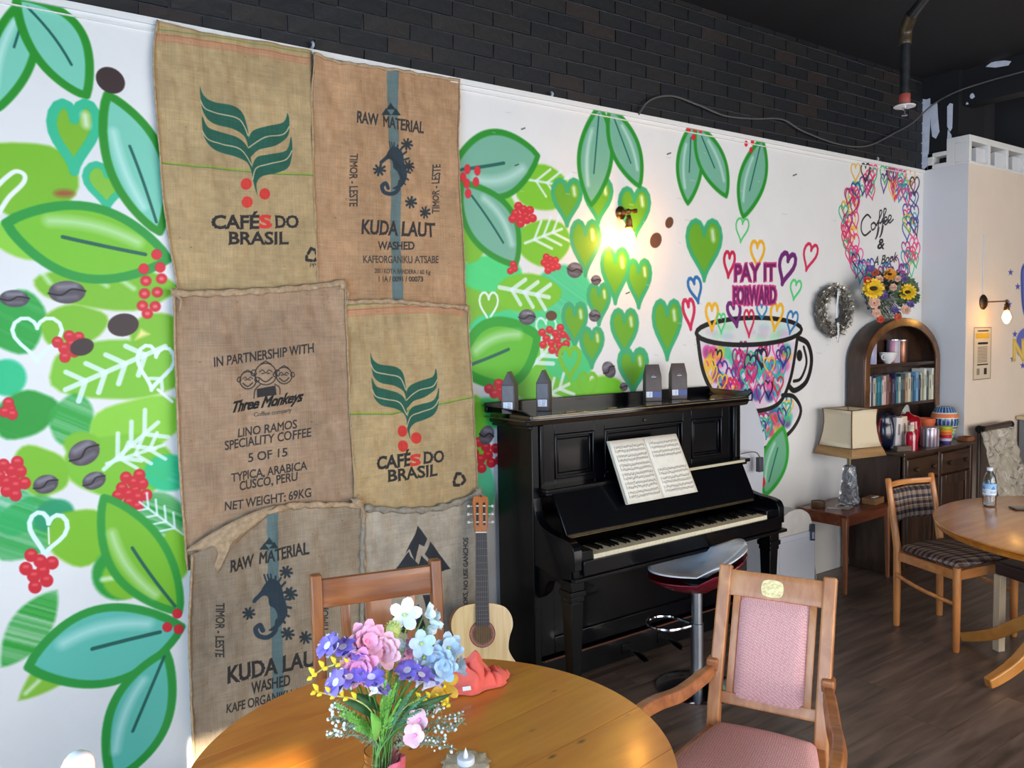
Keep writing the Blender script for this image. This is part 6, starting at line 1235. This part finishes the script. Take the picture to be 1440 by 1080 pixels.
def heath(label, tips):
    t = fthing('heath_sprig', label, MOUTH)
    for (px, py, dy) in tips:
        tip = B(px, py, dy); C_ = [Vector(p) for p in cr([MOUTH, MOUTH.lerp(tip, .5)+Vector((0, 0, .012)), tip], 10)]; mb = MB().sweep([tuple(p) for p in C_], .0012, 5); fl = MB()
        for i in range(5, len(C_)):
            for k in range(7): leafblade(mb, C_[i], C_[i]+Vector((random.uniform(-.011, .011), random.uniform(-.009, .004), random.uniform(-.006, .01))), .0015, .1, 2)
        for k in range(12): i = random.randrange(len(C_)-7, len(C_)); fl.ball(C_[i]+Vector((random.uniform(-.009, .009), random.uniform(-.008, .006), random.uniform(-.007, .008))), random.uniform(.0016, .0034), 5)
        o = obj('twig', loc(mb, MOUTH), pmat('grey_green_leaf', (128, 140, 112)), t, smooth=180); obj('white_buds', loc(fl, MOUTH), P_WH, o, smooth=180)['kind'] = 'stuff'
heath('grey-green sprigs tipped with white buds at the lower left', [(468, 990, -.03), (466, 1010, -.03), (464, 1032, -.04), (484, 1022, -.05), (480, 996, -.02)])
heath('grey-green sprigs tipped with white buds at the lower right', [(646, 1006, -.01), (640, 1024, -.03), (634, 1052, -.05), (620, 998, -.02), (648, 1016, -.02), (624, 1040, -.04), (630, 985, .0)])
t = fthing('foliage', 'broad dark green leaves low on the left of the bouquet', MOUTH)
for a, b, w_ in (((530, 1010), (480, 984), .009), ((535, 1000), (497, 975), .009), ((560, 1000), (612, 985), .006), ((560, 1000), (636, 975), .006)): obj('leaf', loc(leafblade(MB(), B(*a, -.03), B(*b, -.03), w_), MOUTH), LFD, t, smooth=180, solid=.0006)
t = fthing('foliage', 'light green heart-shaped leaf just above the jar mouth', MOUTH); obj('leaf', loc(leafblade(MB(), B(530, 1040, -.05), B(522, 1002, -.065), .013, .1), MOUTH), LFG, t, smooth=180, solid=.0006)
# jar
GLS = mat('clear_glass', (244, 248, 248), .03, trans=1, spec=.5)
jr = thing('jar', 'clear glass jar wrapped with pink cloth holding the flowers', 'jar', (JX, JY, .751)); J = [(.034, 0), (.039, .006), (.039, .085), (.0385, .09), (.034, .1), (.034, .104), (.0352, .106), (.0352, .109), (.034, .111), (.0352, .114), (.0352, .117), (.0345, .124)]
obj('glass', MB().lathe(J+[(r-.0022, z) for r, z in J[::-1][:-1]]+[(.03, .005), (.001, .005)], 36), GLS, jr, smooth=60)
def wrapf(u, v): a = math.radians(-100+150*u); r_ = .0405+.002*math.sin(u*22+v*3)+.003*v*v*abs(math.sin(u*9)); return (r_*math.cos(a), r_*math.sin(a), .004+.104*v+.004*math.sin(u*7)*v)
obj('cloth_wrap', MB().grid(wrapf, 40, 12), mat('pink_cloth', (214, 100, 120), .8, var=.12, vscale=40, bump=.4, bscale=300), jr, smooth=180, solid=.0012)
# tealight on doily
t = thing('doily', 'crumpled ivory lace doily at the bottom edge of the near table', 'doily', (.865, 1.44, .7506)); obj('lace', MB().grid(lambda u, v: ((.052*v*(1+.07*math.sin(u*2*PI*11)))*math.cos(2*PI*u), (.052*v*(1+.07*math.sin(u*2*PI*11)))*math.sin(2*PI*u), .0008+.004*v*v*(.6+.5*math.sin(u*2*PI*7+1))), 132, 5), mat('ivory_lace', (206, 190, 160), .8, bump=.8, bscale=400), t, smooth=180, solid=.0008)
t = thing('tealight', 'white electric tealight with a pointed flame on the doily', 'candle', (.865, 1.44, .7525)); obj('cup', MB().lathe([(.018, 0), (.019, .002), (.019, .014), (.017, .015), (.006, .013)], 28), mat('white_plastic', (226, 230, 238), .35), t, smooth=40); obj('flame', MB().lathe([(.005, .013), (.0055, .018), (.004, .024), (.0015, .031), (.0003, .035)], 14), mat('flame_plastic', (236, 236, 240), .3), t, smooth=60)
# coral cloth
t = thing('cloth', 'crumpled coral cloth with a small white tag on the pine table', 'cloth', (1.10, 1.757, .7505))
def clothf(u, v):
    a = 2*PI*u; X_ = (v)*math.cos(a); Y_ = v*math.sin(a); x = .092*X_*(1+.12*math.sin(3*a+1)); y = .05*Y_*(1+.15*math.sin(5*a)); h = (.056*math.exp(-((x+.035)/.05)**4)+.030*math.exp(-((x-.05)/.045)**2))*max(0, 1-v**2.6)**.6
    n_ = abs(mnoise.noise(Vector((x*38+y*14+3, y*18, 1.5))))*1.1+.35*abs(mnoise.noise(Vector((x*70+y*20, y*45+x*30, 4)))); return (x+.012*mnoise.noise(Vector((x*40, y*40, 2)))*v, y-.006*n_, .002+h*(.8+.95*n_)+.012*n_*min(1, (1-v)*6))
obj('fabric', MB().grid(clothf, 110, 34), mat('coral_fabric', (232, 98, 84), .85, var=.08, vscale=20, sheen=.3), t, smooth=180, solid=.001)
o = obj('tag', MB().box(-.011, .011, -.0006, .0006, -.005, .005), WL, t, smooth=0); o.location = (-.066, -.048, .024); o.rotation_euler = (-.5, 0, -.3)
# ------------------------------------------------------------------ arrangement on top of the dresser
def at2(px, py, y=3.05): return at(px, py, 'y', y)
OA = at2(1248, 443, 3.11); fa = thing('flower_arrangement', 'sunflowers, roses and leaves arranged on top of the arched dresser', 'flowers', OA)
mb = MB()
for k in range(620):
    a = random.uniform(0, 2*PI); r_ = math.sqrt(random.random()); px = 1250+r_*38*math.cos(a); py = 414+r_*29*math.sin(a); p = at2(px, py, 3.12+random.uniform(-.05, .04)); d = Vector((math.cos(a)*.6+random.uniform(-.4, .4), -.4, -math.sin(a)*.6+random.uniform(-.4, .4))).normalized(); leafblade(mb, p, p+d*random.uniform(.03, .055), random.uniform(.009, .016), .15, 3)
mb.v = [(x, min(y, WY-.04), z) for x, y, z in mb.v]
obj('foliage', loc(mb, OA), pmat('mixed_dark_leaf', (64, 92, 60)), fa, smooth=180)['kind'] = 'stuff'
def addf(name, px, py, n, L_, W, mt_, cm, cup=.2, layers=1, cr_=.02, y=3.04):
    p = at2(px, py, y); nn = Vector((-.7, -.7, .15)); f = obj(name, loc(petals(MB(), p, nn, n, L_, W, cup, layers=layers, base=.6), OA), mt_, fa, smooth=180)
    if cr_: obj('flower_centre', loc(MB().ball(p+nn.normalized()*.008, cr_, 8, .6), OA), cm, f, smooth=180)
SUNP = pmat('sunflower_petal', (244, 196, 24)); BRC = mat('sunflower_disc', (60, 36, 20), .9, bump=.8, bscale=200)
addf('sunflower', 1228, 406, 18, .058, .011, SUNP, BRC, .12, 2, .026, 3.02); addf('sunflower', 1276, 411, 16, .05, .010, SUNP, BRC, .2, 2, .02, 3.06); addf('sunflower', 1251, 386, 12, .038, .010, pmat('orange_petal', (226, 146, 30)), BRC, .35, 1, .014, 3.06)
PE = pmat('peach_rose', (226, 178, 154)); 
for (px, py, s_) in ((1229, 426, .034), (1232, 440, .026), (1236, 393, .024), (1273, 436, .03), (1256, 404, .022), (1262, 392, .02)): addf('rose', px, py, 7, s_, s_*.45, PE, PE, .3, 3, 0, 3.04)
for (px, py, s_, cc) in ((1220, 395, .024, (190, 50, 40)), (1262, 446, .022, (206, 84, 50)), (1238, 449, .022, (200, 70, 40)), (1230, 383, .024, (180, 80, 50))): addf('rose', px, py, 7, s_, s_*.45, pmat('rose_%d' % px, cc), PE, .3, 2, 0, 3.05)
for (px, py) in ((1258, 436), (1243, 416), (1270, 392), (1224, 378), (1280, 428)): addf('statice', px, py, 9, .024, .008, pmat('purple_statice', (104, 84, 150)), PE, .4, 2, 0, 3.05)
# wreath
WO = Vector((4.885, 3.20, 1.802)); wr = thing('wreath', 'oval silver leaf wreath with white ribbon on the wall beside the bookcase', 'wreath', WO)
obj('ring', MB().sweep([(.15*math.cos(a), -.012, .138*math.sin(a)) for a in np.linspace(0, 2*PI, 49)[:-1]], .036, 8, closed=True), mat('grey_twig', (96, 90, 82), .9, bump=.8, bscale=60), wr, smooth=60)
for nm, cc, met, cnt_ in (('silver_leaves', (206, 200, 188), .5, 900), ('dull_leaves', (112, 106, 92), .1, 380)):
    mb = MB()
    for k in range(cnt_):
        a = random.uniform(0, 2*PI); b = random.uniform(-PI*.9, .1*PI); r_ = random.uniform(.02, .045); c_ = Vector(((.155+r_*math.cos(b)*random.choice((-1, 1)))*math.cos(a), -.012+r_*math.sin(b)*.9, (.14+r_*math.cos(b)*random.choice((-1, 1)))*math.sin(a))); d = Vector((random.uniform(-1, 1), random.uniform(-.8, .1), random.uniform(-1, 1))).normalized(); leafblade(mb, c_, c_+d*.026, .008, .1, 2)
    mb.v = [(x, min(y, .024), z) for x, y, z in mb.v]; obj(nm, mb, mat(nm+'_mat', cc, .4, metal=met, var=.4, vscale=80), wr, smooth=60)['kind'] = 'stuff'
obj('ribbon', MB().grid(lambda u, v: (-.018+.022*u-.01+.004*math.sin(v*9), -.058-.004*math.sin(v*7), -.215+.36*v), 2, 12), mat('pale_ribbon', (214, 220, 226), .4, sheen=.3), wr, smooth=180, solid=.001)
obj('bow', MB().sweep(cr([(-.05, -.066, -.07), (-.02, -.07, -.06), (.0, -.072, -.055), (.035, -.07, -.035), (.05, -.066, -.05)], 4), 1, sec=[(-.004, -.014), (.004, -.014), (.004, .014), (-.004, .014)]), mat('dark_bow', (40, 40, 46), .5), wr)
# ------------------------------------------------------------------ side table, lamp, small things
TKW = wood('red_teak', (96, 44, 24), (134, 70, 42), (1, 8, 8), 3, .35, .3); TKL = wood('teak_leg', (134, 78, 46), (168, 104, 66), (8, 8, 1), 3, .4, .2)
st = thing('side_table', 'small reddish teak side table under the lamp', 'table', (4.80, 3.035, 0), math.radians(3)); obj('top', MB().box(-.285, .285, -.175, .165, .49, .51), TKW, st, .004)
for a in ((-.27, .27, -.16, -.145), (-.27, .27, .145, .16), (-.27, -.255, -.145, .145), (.255, .27, -.145, .145)): obj('apron', MB().box(*a, .43, .49), TKW, st, .002)
for x, y in ((-.262, -.152), (.262, -.152), (-.262, .145), (.262, .145)): obj('leg', MB().bar((x, y, .49), (x*1.03, y*1.03, 0), .034, .034, .02, .02, up=(0, 1, 0)), TKL, st, .004)
lm = thing('table_lamp', 'lamp with square flared cream shade and cut-glass base on the side table', 'lamp', (4.84, 3.03, .511), math.radians(-9)); CGL = mat('cut_glass', (226, 232, 240), .04, trans=.9, bump=.35, bscale=90, coat=.5)
mb = MB()
for k in range(9):
    t0 = k/9; t1 = (k+1)/9
    for a0 in range(10):
        pass
prof = [(.066, .012), (.066, .03), (.060, .07), (.055, .11), (.050, .15), (.045, .19), (.041, .23), (.038, .255), (.02, .265)]
vs = []; nn = 12
for i, (r_, z) in enumerate(prof):
    for j in range(nn): a = 2*PI*(j+.5*(i % 2))/nn; rr = r_*(1.06 if (i+j) % 2 else .94); vs.append((rr*math.cos(a), rr*math.sin(a), z))
fs = []
for i in range(len(prof)-1):
    for j in range(nn):
        k = (j+1) % nn; a, b, c_, d = i*nn+j, i*nn+k, (i+1)*nn+k, (i+1)*nn+j; fs += [(a, b, d), (b, c_, d)]
fs += [tuple(range(nn))[::-1], tuple(range((len(prof)-1)*nn, len(prof)*nn))]
obj('glass_body', MB().add(vs, fs), CGL, lm, smooth=0); obj('foot', MB().lathe([(.058, 0), (.06, .004), (.056, .013)], 28), CHR, lm, smooth=40); obj('lamp_holder', MB().lathe([(.012, .262), (.012, .32), (.018, .325), (.018, .36)], 16), GLD, lm, smooth=40)
SHD = mat('cream_shade', (222, 204, 172), .8, var=.06, vscale=300, bump=.2, bscale=300); TRM = mat('brown_trim', (96, 62, 34), .7); FRG = mat('tan_skirt', (162, 124, 80), .85, var=.08, vscale=90, bump=.4, bscale=120)
lvl = [(.118, .640), (.114, .60), (.113, .55), (.118, .49), (.128, .43), (.137, .395)]; skt = [(.137, .395), (.146, .37), (.158, .335)]
def sq(L_): 
    mb = MB(); vs = [(sx*h, sy*h, z) for h, z in L_ for sx, sy in ((-1, -1), (1, -1), (1, 1), (-1, 1))]; return mb.add(vs, [(i*4+j, i*4+(j+1) % 4, (i+1)*4+(j+1) % 4, (i+1)*4+j) for i in range(len(L_)-1) for j in range(4)])
sh = obj('lamp_shade', sq(lvl), SHD, lm, smooth=20, solid=.002); obj('skirt', sq(skt), FRG, sh, smooth=20, solid=.003)
for h, z in (lvl[0], lvl[-1]): obj('trim', MB().sweep([(-h, -h, z), (h, -h, z), (h, h, z), (-h, h, z)], .004, 6, closed=True), TRM, sh)
for sx, sy in ((-1, -1), (1, -1), (1, 1), (-1, 1)): obj('trim', MB().sweep([(sx*h, sy*h, z) for h, z in lvl], .0042, 6), TRM, sh)
obj('shade_ring', MB().sweep([(-.116, 0, .63), (0, 0, .61), (.116, 0, .63)], .002, 6), CHR, lm); obj('shade_ring', MB().sweep([(0, 0, .36), (0, 0, .61)], .003, 6), CHR, lm)
lathe_thing('candle_tin', 'short brown candle tin on the left of the side table', 'candle', (4.60, 3.10, .511), [(.042, 0), (.044, .003), (.044, .042), (.040, .042), (.040, .036), (.001, .035)], mat('brown_tin', (116, 92, 70), .35, metal=.5), 'tin_body')
t = thing('lamp_switch', 'small pale switch with white flex on the side table', 'switch', (4.705, 2.96, .511), .2); obj('switch_body', MB().box(-.05, .05, -.022, .022, 0, .014), mat('beige_switch', (150, 140, 124), .4), t, .004); obj('rocker', MB().box(-.012, .012, -.012, .012, .014, .018), WL, t, .002)
tag(obj('lamp_flex', MB().sweep(cr([(4.66, 2.965, .515), (4.62, 2.99, .52), (4.60, 3.03, .516), (4.63, 3.05, .514), (4.68, 3.02, .514), (4.72, 3.05, .515), (4.775, 3.05, .516)], 6), .0028, 6), mat('white_flex', (206, 200, 190), .5), None), 'white lamp flex curling over the side table', 'cord')
t = thing('wooden_box', 'low wooden box with white slips on the side table', 'box', (4.99, 2.95, .511), math.radians(8)); obj('box_body', MB().box(-.07, .07, -.045, .045, 0, .04), wood('box_wood', (120, 80, 46), (156, 108, 66), (1, 8, 8), 3, .5, .1), t, .003); 
for k in (-.03, .012): obj('paper_slip', MB().box(k, k+.03, -.02, .0, .040, .043), WL, t)
# heater, white screen and leads behind the piano
WPL = mat('white_appliance', (204, 208, 218), .35, coat=.2, var=.03, vscale=3)
ht = thing('heater', 'white box-shaped heater on the floor right of the piano', 'heater', (4.06, 2.98, 0)); obj('casing', MB().box(-.19, .19, -.1, .12, .03, .46), WPL, ht, .012, seg=3); obj('front_grille', MB().box(-.165, .165, -.104, -.099, .06, .43), WPL, ht, .002); 
for x in (-.15, .15): obj('foot', MB().box(x-.02, x+.02, -.1, .12, 0, .03), mat('grey_foot', (90, 90, 96), .6), ht, .004)
hd_ = thing('cushion', 'cream rounded cushion with dark hang tag resting on the white heater', 'cushion', (4.06, 2.98, .461))
def cusf(u, v): a = PI*u; return (.165*math.cos(a)*(1-.04*v)*1.0, -.09+.17*v, max(.0, .145*math.sin(a)**.7)+.004*mnoise.noise(Vector((u*9, v*6, 2))))
mb = MB().grid(cusf, 30, 8); n0 = len(mb.v); mb.v += [(0, -.09, .0), (0, .08, 0)]; mb.f += [(i+1, i, n0) for i in range(30)]+[(8*31+i, 8*31+i+1, n0+1) for i in range(30)]
obj('cushion_body', mb, mat('cream_fabric', (206, 202, 196), .8, var=.05, vscale=20, bump=.3, bscale=60), hd_, smooth=40)
tg_ = obj('hang_tag', MB().box(-.02, .02, -.001, .001, -.1, 0), mat('navy_tag', (44, 56, 74), .5), hd_, smooth=0); tg_.location = (.155, -.105, .04); tg_.rotation_euler = (-.12, .18, 0)
label_quad(tg_, 'tag_print', -.012, .012, -.09, -.05, -.0016, mat('tag_letters', (150, 164, 184), .5))
tag(obj('white_screen', MB().prism(cr([(3.76, .42), (4.06, .42), (4.12, .75), (4.125, 1.0), (4.05, 1.2), (3.95, 1.275), (3.86, 1.25), (3.8, 1.1), (3.76, .8)], 5, True), 3.165, 3.19, Matrix(((1, 0, 0, 0), (0, 0, 1, 0), (0, 1, 0, 0), (0, 0, 0, 1)))), WPL, None, .006), 'tall white rounded board standing behind the right end of the piano', 'board')
o = [q for q in bpy.data.objects if q.name == 'white_screen'][0]
t = thing('plug_adapter', 'dark plug adapter with a lead behind the piano cheek', 'adapter', (4.0, 3.10, .86)); obj('adapter_body', MB().box(-.02, .02, -.015, .015, -.045, .045), mat('grey_adapter', (70, 72, 80), .4), t, .004); obj('lead', MB().sweep(cr([(0, 0, .045), (-.03, .0, .075), (-.09, .0, .085), (-.16, .01, .08)], 5), .004, 6), mat('grey_lead', (120, 112, 104), .5), t)
tag(obj('power_lead', MB().sweep(cr([(4.30, 3.02, .015), (4.37, 2.98, .012), (4.46, 3.02, .01), (4.55, 3.10, .01), (4.64, 3.14, .02), (4.68, 3.19, .12)], 6), .005, 6), mat('white_lead', (196, 196, 196), .5), None), 'white power lead on the floor under the side table', 'cord')
t = thing('plug', 'black plug lying on the floor beside the white heater', 'plug', (4.31, 2.99, .0)); obj('plug_body', MB().box(-.025, .03, -.02, .02, 0, .028), EB, t, .006)
# ------------------------------------------------------------------ right edge
BOT = thing('water_bottle', 'small clear plastic water bottle with blue label on the right table', 'bottle', (4.485, 1.995, .7225)); PET = mat('clear_plastic', (232, 240, 246), .05, trans=1)
obj('plastic', MB().lathe([(.026, 0), (.032, .005), (.032, .05), (.03, .055), (.032, .06), (.032, .13), (.029, .15), (.018, .178), (.0125, .188), (.0125, .196), (.0105, .196), (.0105, .186), (.016, .176), (.027, .149), (.0305, .13), (.0305, .006), (.001, .004)], 28), PET, BOT, smooth=50)
c = Canvas(0, .2, 0, .06, .001, (150, 190, 226)); c.fill([(0, 0), (.2, 0), (.2, .03), (0, .036)], (214, 226, 238), .002)
for x in (.02, .07, .12, .17): c.fill([(x, .03), (x+.012, .052), (x+.024, .03)], (60, 130, 196), .001); c.line([(x-.002, .014), (x+.026, .014)], .003, (60, 90, 150), .001); c.line([(x-.002, .022), (x+.026, .022)], .002, (90, 120, 170), .001)
o = obj('label', MB().lathe([(.0325, .062), (.0325, .122)], 28, cap=False), canvas_mat('bottle_label', c, .4), BOT, smooth=60); cyl_uv(o, .062, .122); obj('cap', MB().lathe([(.0145, .19), (.015, .206), (.001, .2065)], 20), mat('white_cap', (222, 228, 236), .4), BOT, smooth=40)
t = thing('phone', 'black phone lying flat beside the water bottle', 'phone', (4.55, 1.84, .7225), math.radians(-38)); obj('phone_body', MB().box(-.075, .075, -.036, .036, 0, .008), mat('black_glass', (14, 14, 18), .1, coat=.5), t, .003); obj('screen', MB().box(-.07, .07, -.032, .032, .008, .0086), mat('screen_glass', (22, 22, 28), .05), t, smooth=0)
dk = thing('deck_chair', 'folding chair with grey tube top rail and crumpled patterned sling by the sideboard', 'chair', (6.12, 2.80, 0)); CR_ = mat('brushed_tube', (120, 104, 92), .35, metal=.7); 
c = Canvas(0, .6, 0, 1.0, .003, (176, 166, 150)); c.speck(.3, 14)
for k in range(160): x = random.uniform(0, .6); z = random.uniform(0, 1); c.line(cr([(x, z), (x+random.uniform(-.05, .05), z+random.uniform(-.03, .03)), (x+random.uniform(-.08, .08), z+random.uniform(-.04, .04))], 4), random.uniform(.003, .010), random.choice([(96, 88, 82), (120, 110, 100), (206, 198, 184), (216, 210, 200)]), .006, .8)
SLM = canvas_mat('patterned_sling', c, .85, bump=.6, bscale=30)
def slf(u, v): 
    t = v; x = -.0+.50*u+.03*(1-t); y = .02-.14*(1-t)**1.1; z = .36+.55*t; n_ = mnoise.noise(Vector((x*9, z*9, 3)))+.6*mnoise.noise(Vector((x*22, z*20, 5))); return (x+.012*mnoise.noise(Vector((z*8, 1, u*2))), y-.03-.03*abs(n_), z)
o = obj('sling', MB().grid(slf, 30, 44), SLM, dk, smooth=180, solid=.003); set_uv(o.data, lambda q: (q.x/.6, q.z))
obj('top_tube', MB().sweep([(.02, .0, .925), (.46, .0, .93)], .026, 14), CR_, dk, smooth=60)
for x in (.0, .46): obj('end_cap', MB().sweep([(x, .0, .925), (x+.03, .0, .925)], .030, 14), EB, dk, smooth=60)
for x in (.06, .43): obj('frame_rail', MB().bar((x, .03, .92), (x+.0, .03, .0), .022, .022), CR_, dk, .003)
for x in (.06, .43): obj('frame_rail', MB().bar((x, -.45, .36), (x, -.10, .02), .022, .022), CR_, dk, .003)
obj('seat_sling', MB().grid(lambda u, v: (.05+.4*u, -.44-.0*v-.28*v, .36+.06*v), 6, 6), SLM, dk, smooth=180, solid=.003)
cb2 = thing('counter_cabinet', 'grey cabinet with pale worktop at the right edge', 'cabinet', (6.95, 2.3, 0)); obj('cabinet_body', MB().box(0, .8, 0, .58, .05, .93), mat('grey_cabinet', (120, 124, 130), .5), cb2, .004); obj('worktop', MB().box(-.03, .85, -.03, .59, .93, .96), mat('pale_worktop', (206, 188, 146), .4), cb2, .005)
obj('steel_panel', MB().box(.03, .3, -.006, .0, .3, .9), mat('steel_panel', (176, 180, 186), .3, metal=.6), cb2, .002); obj('plinth', MB().box(.02, .78, .03, .56, 0, .05), EB, cb2)
gb = thing('bag', 'grey bag with green top at the right edge beyond the table', 'bag', (6.75, 2.08, 0)); obj('bag_body', MB().sweep(cr([(0, 0, 0), (0, 0, .25), (.01, 0, .5), (.0, .01, .68)], 4), [.13, .15, .16, .16, .15, .16, .165, .15, .15, .14, .13, .12, .09][:13], 14), mat('grey_canvas', (70, 76, 70), .8, bump=.4, bscale=40), gb, smooth=60); obj('green_flap', MB().ball((0, 0, .69), .10, 8, .5), mat('green_cloth', (110, 150, 80), .8), gb, smooth=60)
# ------------------------------------------------------------------ wall lamps
ABR = mat('antique_brass', (120, 88, 52), .3, metal=.9, var=.3, vscale=60); WARM = (255, 176, 84)
BULB = mat('lit_bulb', (255, 220, 160), .3, emit=(255, 190, 96), es=26)
def bulb_light(parent, loc_, power, r=.035):
    l = bpy.data.lights.new('bulb_light', 'POINT'); l.energy = power; l.color = lin((255, 172, 74))[:3]; l.shadow_soft_size = r
    o = bpy.data.objects.new('bulb_light', l); COL.objects.link(o); o.parent = parent; o.location = loc_
s1 = thing('wall_lamp', 'brass wall lamp with a glowing bulb among the painted green hearts', 'lamp', (2.985, WY-.0225, 2.325))
RX = Matrix.Rotation(PI/2, 4, 'X'); obj('back_plate', MB().lathe([(.034, 0), (.036, .006), (.028, .014), (.014, .02), (.012, .05)], 24, RX), ABR, s1, smooth=40)
obj('swivel', MB().ball((.0, -.062, 0), .016, 8).sweep([(.0, -.062, 0), (.028, -.068, .004)], .008, 10), ABR, s1, smooth=60); obj('thumb_screw', MB().sweep([(.03, -.068, .004), (.036, -.068, .004), (.037, -.068, .004), (.052, -.068, .006)], [.006, .006, .012, .013], 10), ABR, s1, smooth=40)
obj('lamp_socket', MB().lathe([(.010, -.02), (.013, -.025), (.013, -.04), (.019, -.045), (.019, -.075), (.022, -.078), (.022, -.086), (.016, -.09)][::-1], 20, Matrix.Translation((0, -.066, 0))), ABR, s1, smooth=40)
obj('bulb', MB().lathe([(.003, -.19), (.02, -.186), (.033, -.165), (.036, -.145), (.028, -.115), (.014, -.092)], 20, Matrix.Translation((0, -.066, 0))), BULB, s1, smooth=80); bulb_light(s1, (0, -.11, -.15), 7.5, .03)
s2 = thing('wall_lamp', 'dark wall lamp with a long arm and glowing bulb above the notice', 'lamp', (6.35, PY-.002, 1.86))
obj('back_plate', MB().lathe([(.055, 0), (.057, .006), (.045, .016), (.012, .022)], 28, RX), mat('dark_bronze', (70, 56, 46), .4, metal=.7), s2, smooth=40); obj('arm', MB().sweep([(0, -.02, 0), (.0, -.165, .0)], .005, 8), ABR, s2); obj('elbow', MB().ball((0, -.167, 0), .013, 8), ABR, s2, smooth=60)
obj('lamp_socket', MB().lathe([(.008, -.01), (.012, -.02), (.018, -.025), (.014, -.035), (.019, -.045), (.019, -.065), (.014, -.07)][::-1], 18, Matrix.Translation((0, -.167, 0))), ABR, s2, smooth=40); obj('bulb', MB().lathe([(.003, -.165), (.014, -.158), (.027, -.13), (.029, -.115), (.022, -.09), (.012, -.07)], 20, Matrix.Translation((0, -.167, 0))), BULB, s2, smooth=80)
obj('conduit', MB().box(-.018, -.008, -.008, 0, .06, .5), M['white2'], s2, .001); bulb_light(s2, (0, -.167, -.12), 9.5, .03)
# notice under it
c = Canvas(0, .25, 0, .5, .0012, (214, 198, 172)); c.line([(.008, .008), (.242, .008), (.242, .492), (.008, .492)], .006, (110, 96, 84), .002, closed=True); c.fill([(.03, .39), (.22, .39), (.22, .44), (.03, .44)], (226, 178, 60), .003); c.line([(.06, .462), (.2, .462)], .012, (60, 50, 48), .002); c.line([(.07, .345), (.19, .345)], .02, (40, 34, 34), .004)
for k in range(11): c.line([(.06, .31-k*.014), (.19, .31-k*.014)], .005, (84, 70, 64), .003); 
c.line([(.06, .145), (.2, .145)], .012, (50, 44, 44), .003); c.fill([(.05, .05), (.09, .05), (.09, .11), (.05, .11)], (150, 136, 120), .003); c.fill([(.15, .05), (.19, .05), (.19, .11), (.15, .11)], (60, 52, 52), .003)
PA, PBq = at(1369, 458, 'y', PY-.002), at(1393, 533, 'y', PY-.002); ps = thing('notice', 'small printed notice with a yellow band under the right wall lamp', 'poster', (PA.x, PY-.0025, PBq.z)); label_quad(ps, 'sheet', 0, PBq.x-PA.x, 0, PA.z-PBq.z-.01, -.001, canvas_mat('notice_print', c, .5))
# ------------------------------------------------------------------ pipe, cable, nails
PIP = mat('painted_pipe', (40, 42, 44), .35, metal=.4, var=.5, vscale=20, bump=.3, bscale=60)
pi_ = thing('sprinkler_pipe', 'black ceiling pipe with elbow and white sprinkler head', 'pipe', (4.375, 2.426, 2.88)); pe_ = at(1272, 36, 'y', 2.426); hz = pe_.z-2.88
obj('drop_pipe', MB().sweep([(0, 0, .05), (0, 0, hz-.06)], .026, 18), PIP, pi_, smooth=60); obj('elbow', MB().sweep(cr([(0, 0, hz-.10), (0, 0, hz-.04), (-.022, -.025, hz+.0), (-.06, -.068, hz+.03)], 5), [.03, .033, .034, .034, .034, .034, .033, .033, .032, .032, .033, .033, .033, .033, .032, .03], 18), mat('elbow_brass', (78, 66, 50), .4, metal=.5, var=.4, vscale=30), pi_, smooth=60); obj('run_pipe', MB().sweep([(-.05, -.057, hz+.024), (-.9, -1.02, hz+.17)], .026, 18), PIP, pi_, smooth=60)
obj('red_collar', MB().lathe([(.027, .03), (.029, .034), (.029, .085), (.027, .088)], 20), mat('red_collar', (150, 66, 56), .6), pi_, smooth=40); obj('escutcheon', MB().lathe([(.055, .018), (.057, .022), (.05, .028), (.03, .032)], 28), mat('white_escutcheon', (216, 214, 216), .4), pi_, smooth=40); obj('sprinkler_head', MB().lathe([(.012, -.03), (.016, -.028), (.016, -.024), (.006, -.02), (.006, 0), (.012, .005), (.012, .02)], 14), CHR, pi_, smooth=40)
pts = [tuple(at(x, y, 'y', WY-.035)) for x, y in [(898, 161), (914, 141), (945, 135), (985, 149), (1020, 163), (1060, 167), (1100, 168), (1130, 185), (1180, 203), (1220, 205), (1260, 186), (1284, 172)]]+[tuple(at(x, y, 'x', 6.06)) for x, y in [(1312, 147), (1345, 129)]]+[tuple(at(x, y, 'x', 6.1)) for x, y in [(1390, 114), (1445, 99)]]
tag(obj('wall_cable', MB().sweep(cr(pts, 6), .0055, 6), mat('grey_cable', (84, 82, 82), .6), None), 'grey cable sagging along the dark brickwork', 'cable')
hk = mat('grey_hook', (170, 176, 186), .5)
for px, py, lb in ((440, 67, 'small grey hook between the two uppermost sacks'), (776, 136, 'small white hook above the board, right of the sacks'), (1234, 226, 'small white hook above the board near the corner')):
    p = at(px, py, 'y', WY-.03); t = thing('wall_hook', lb, 'hook', (p.x, WY-.02 if p.z > TOPZ else WY-.035, p.z)); obj('hook_body', MB().sweep(cr([(0, .02, 0), (0, -.01, .004), (0, -.016, .014), (.0, -.008, .022)], 4), .006, 8), hk, t, smooth=60)
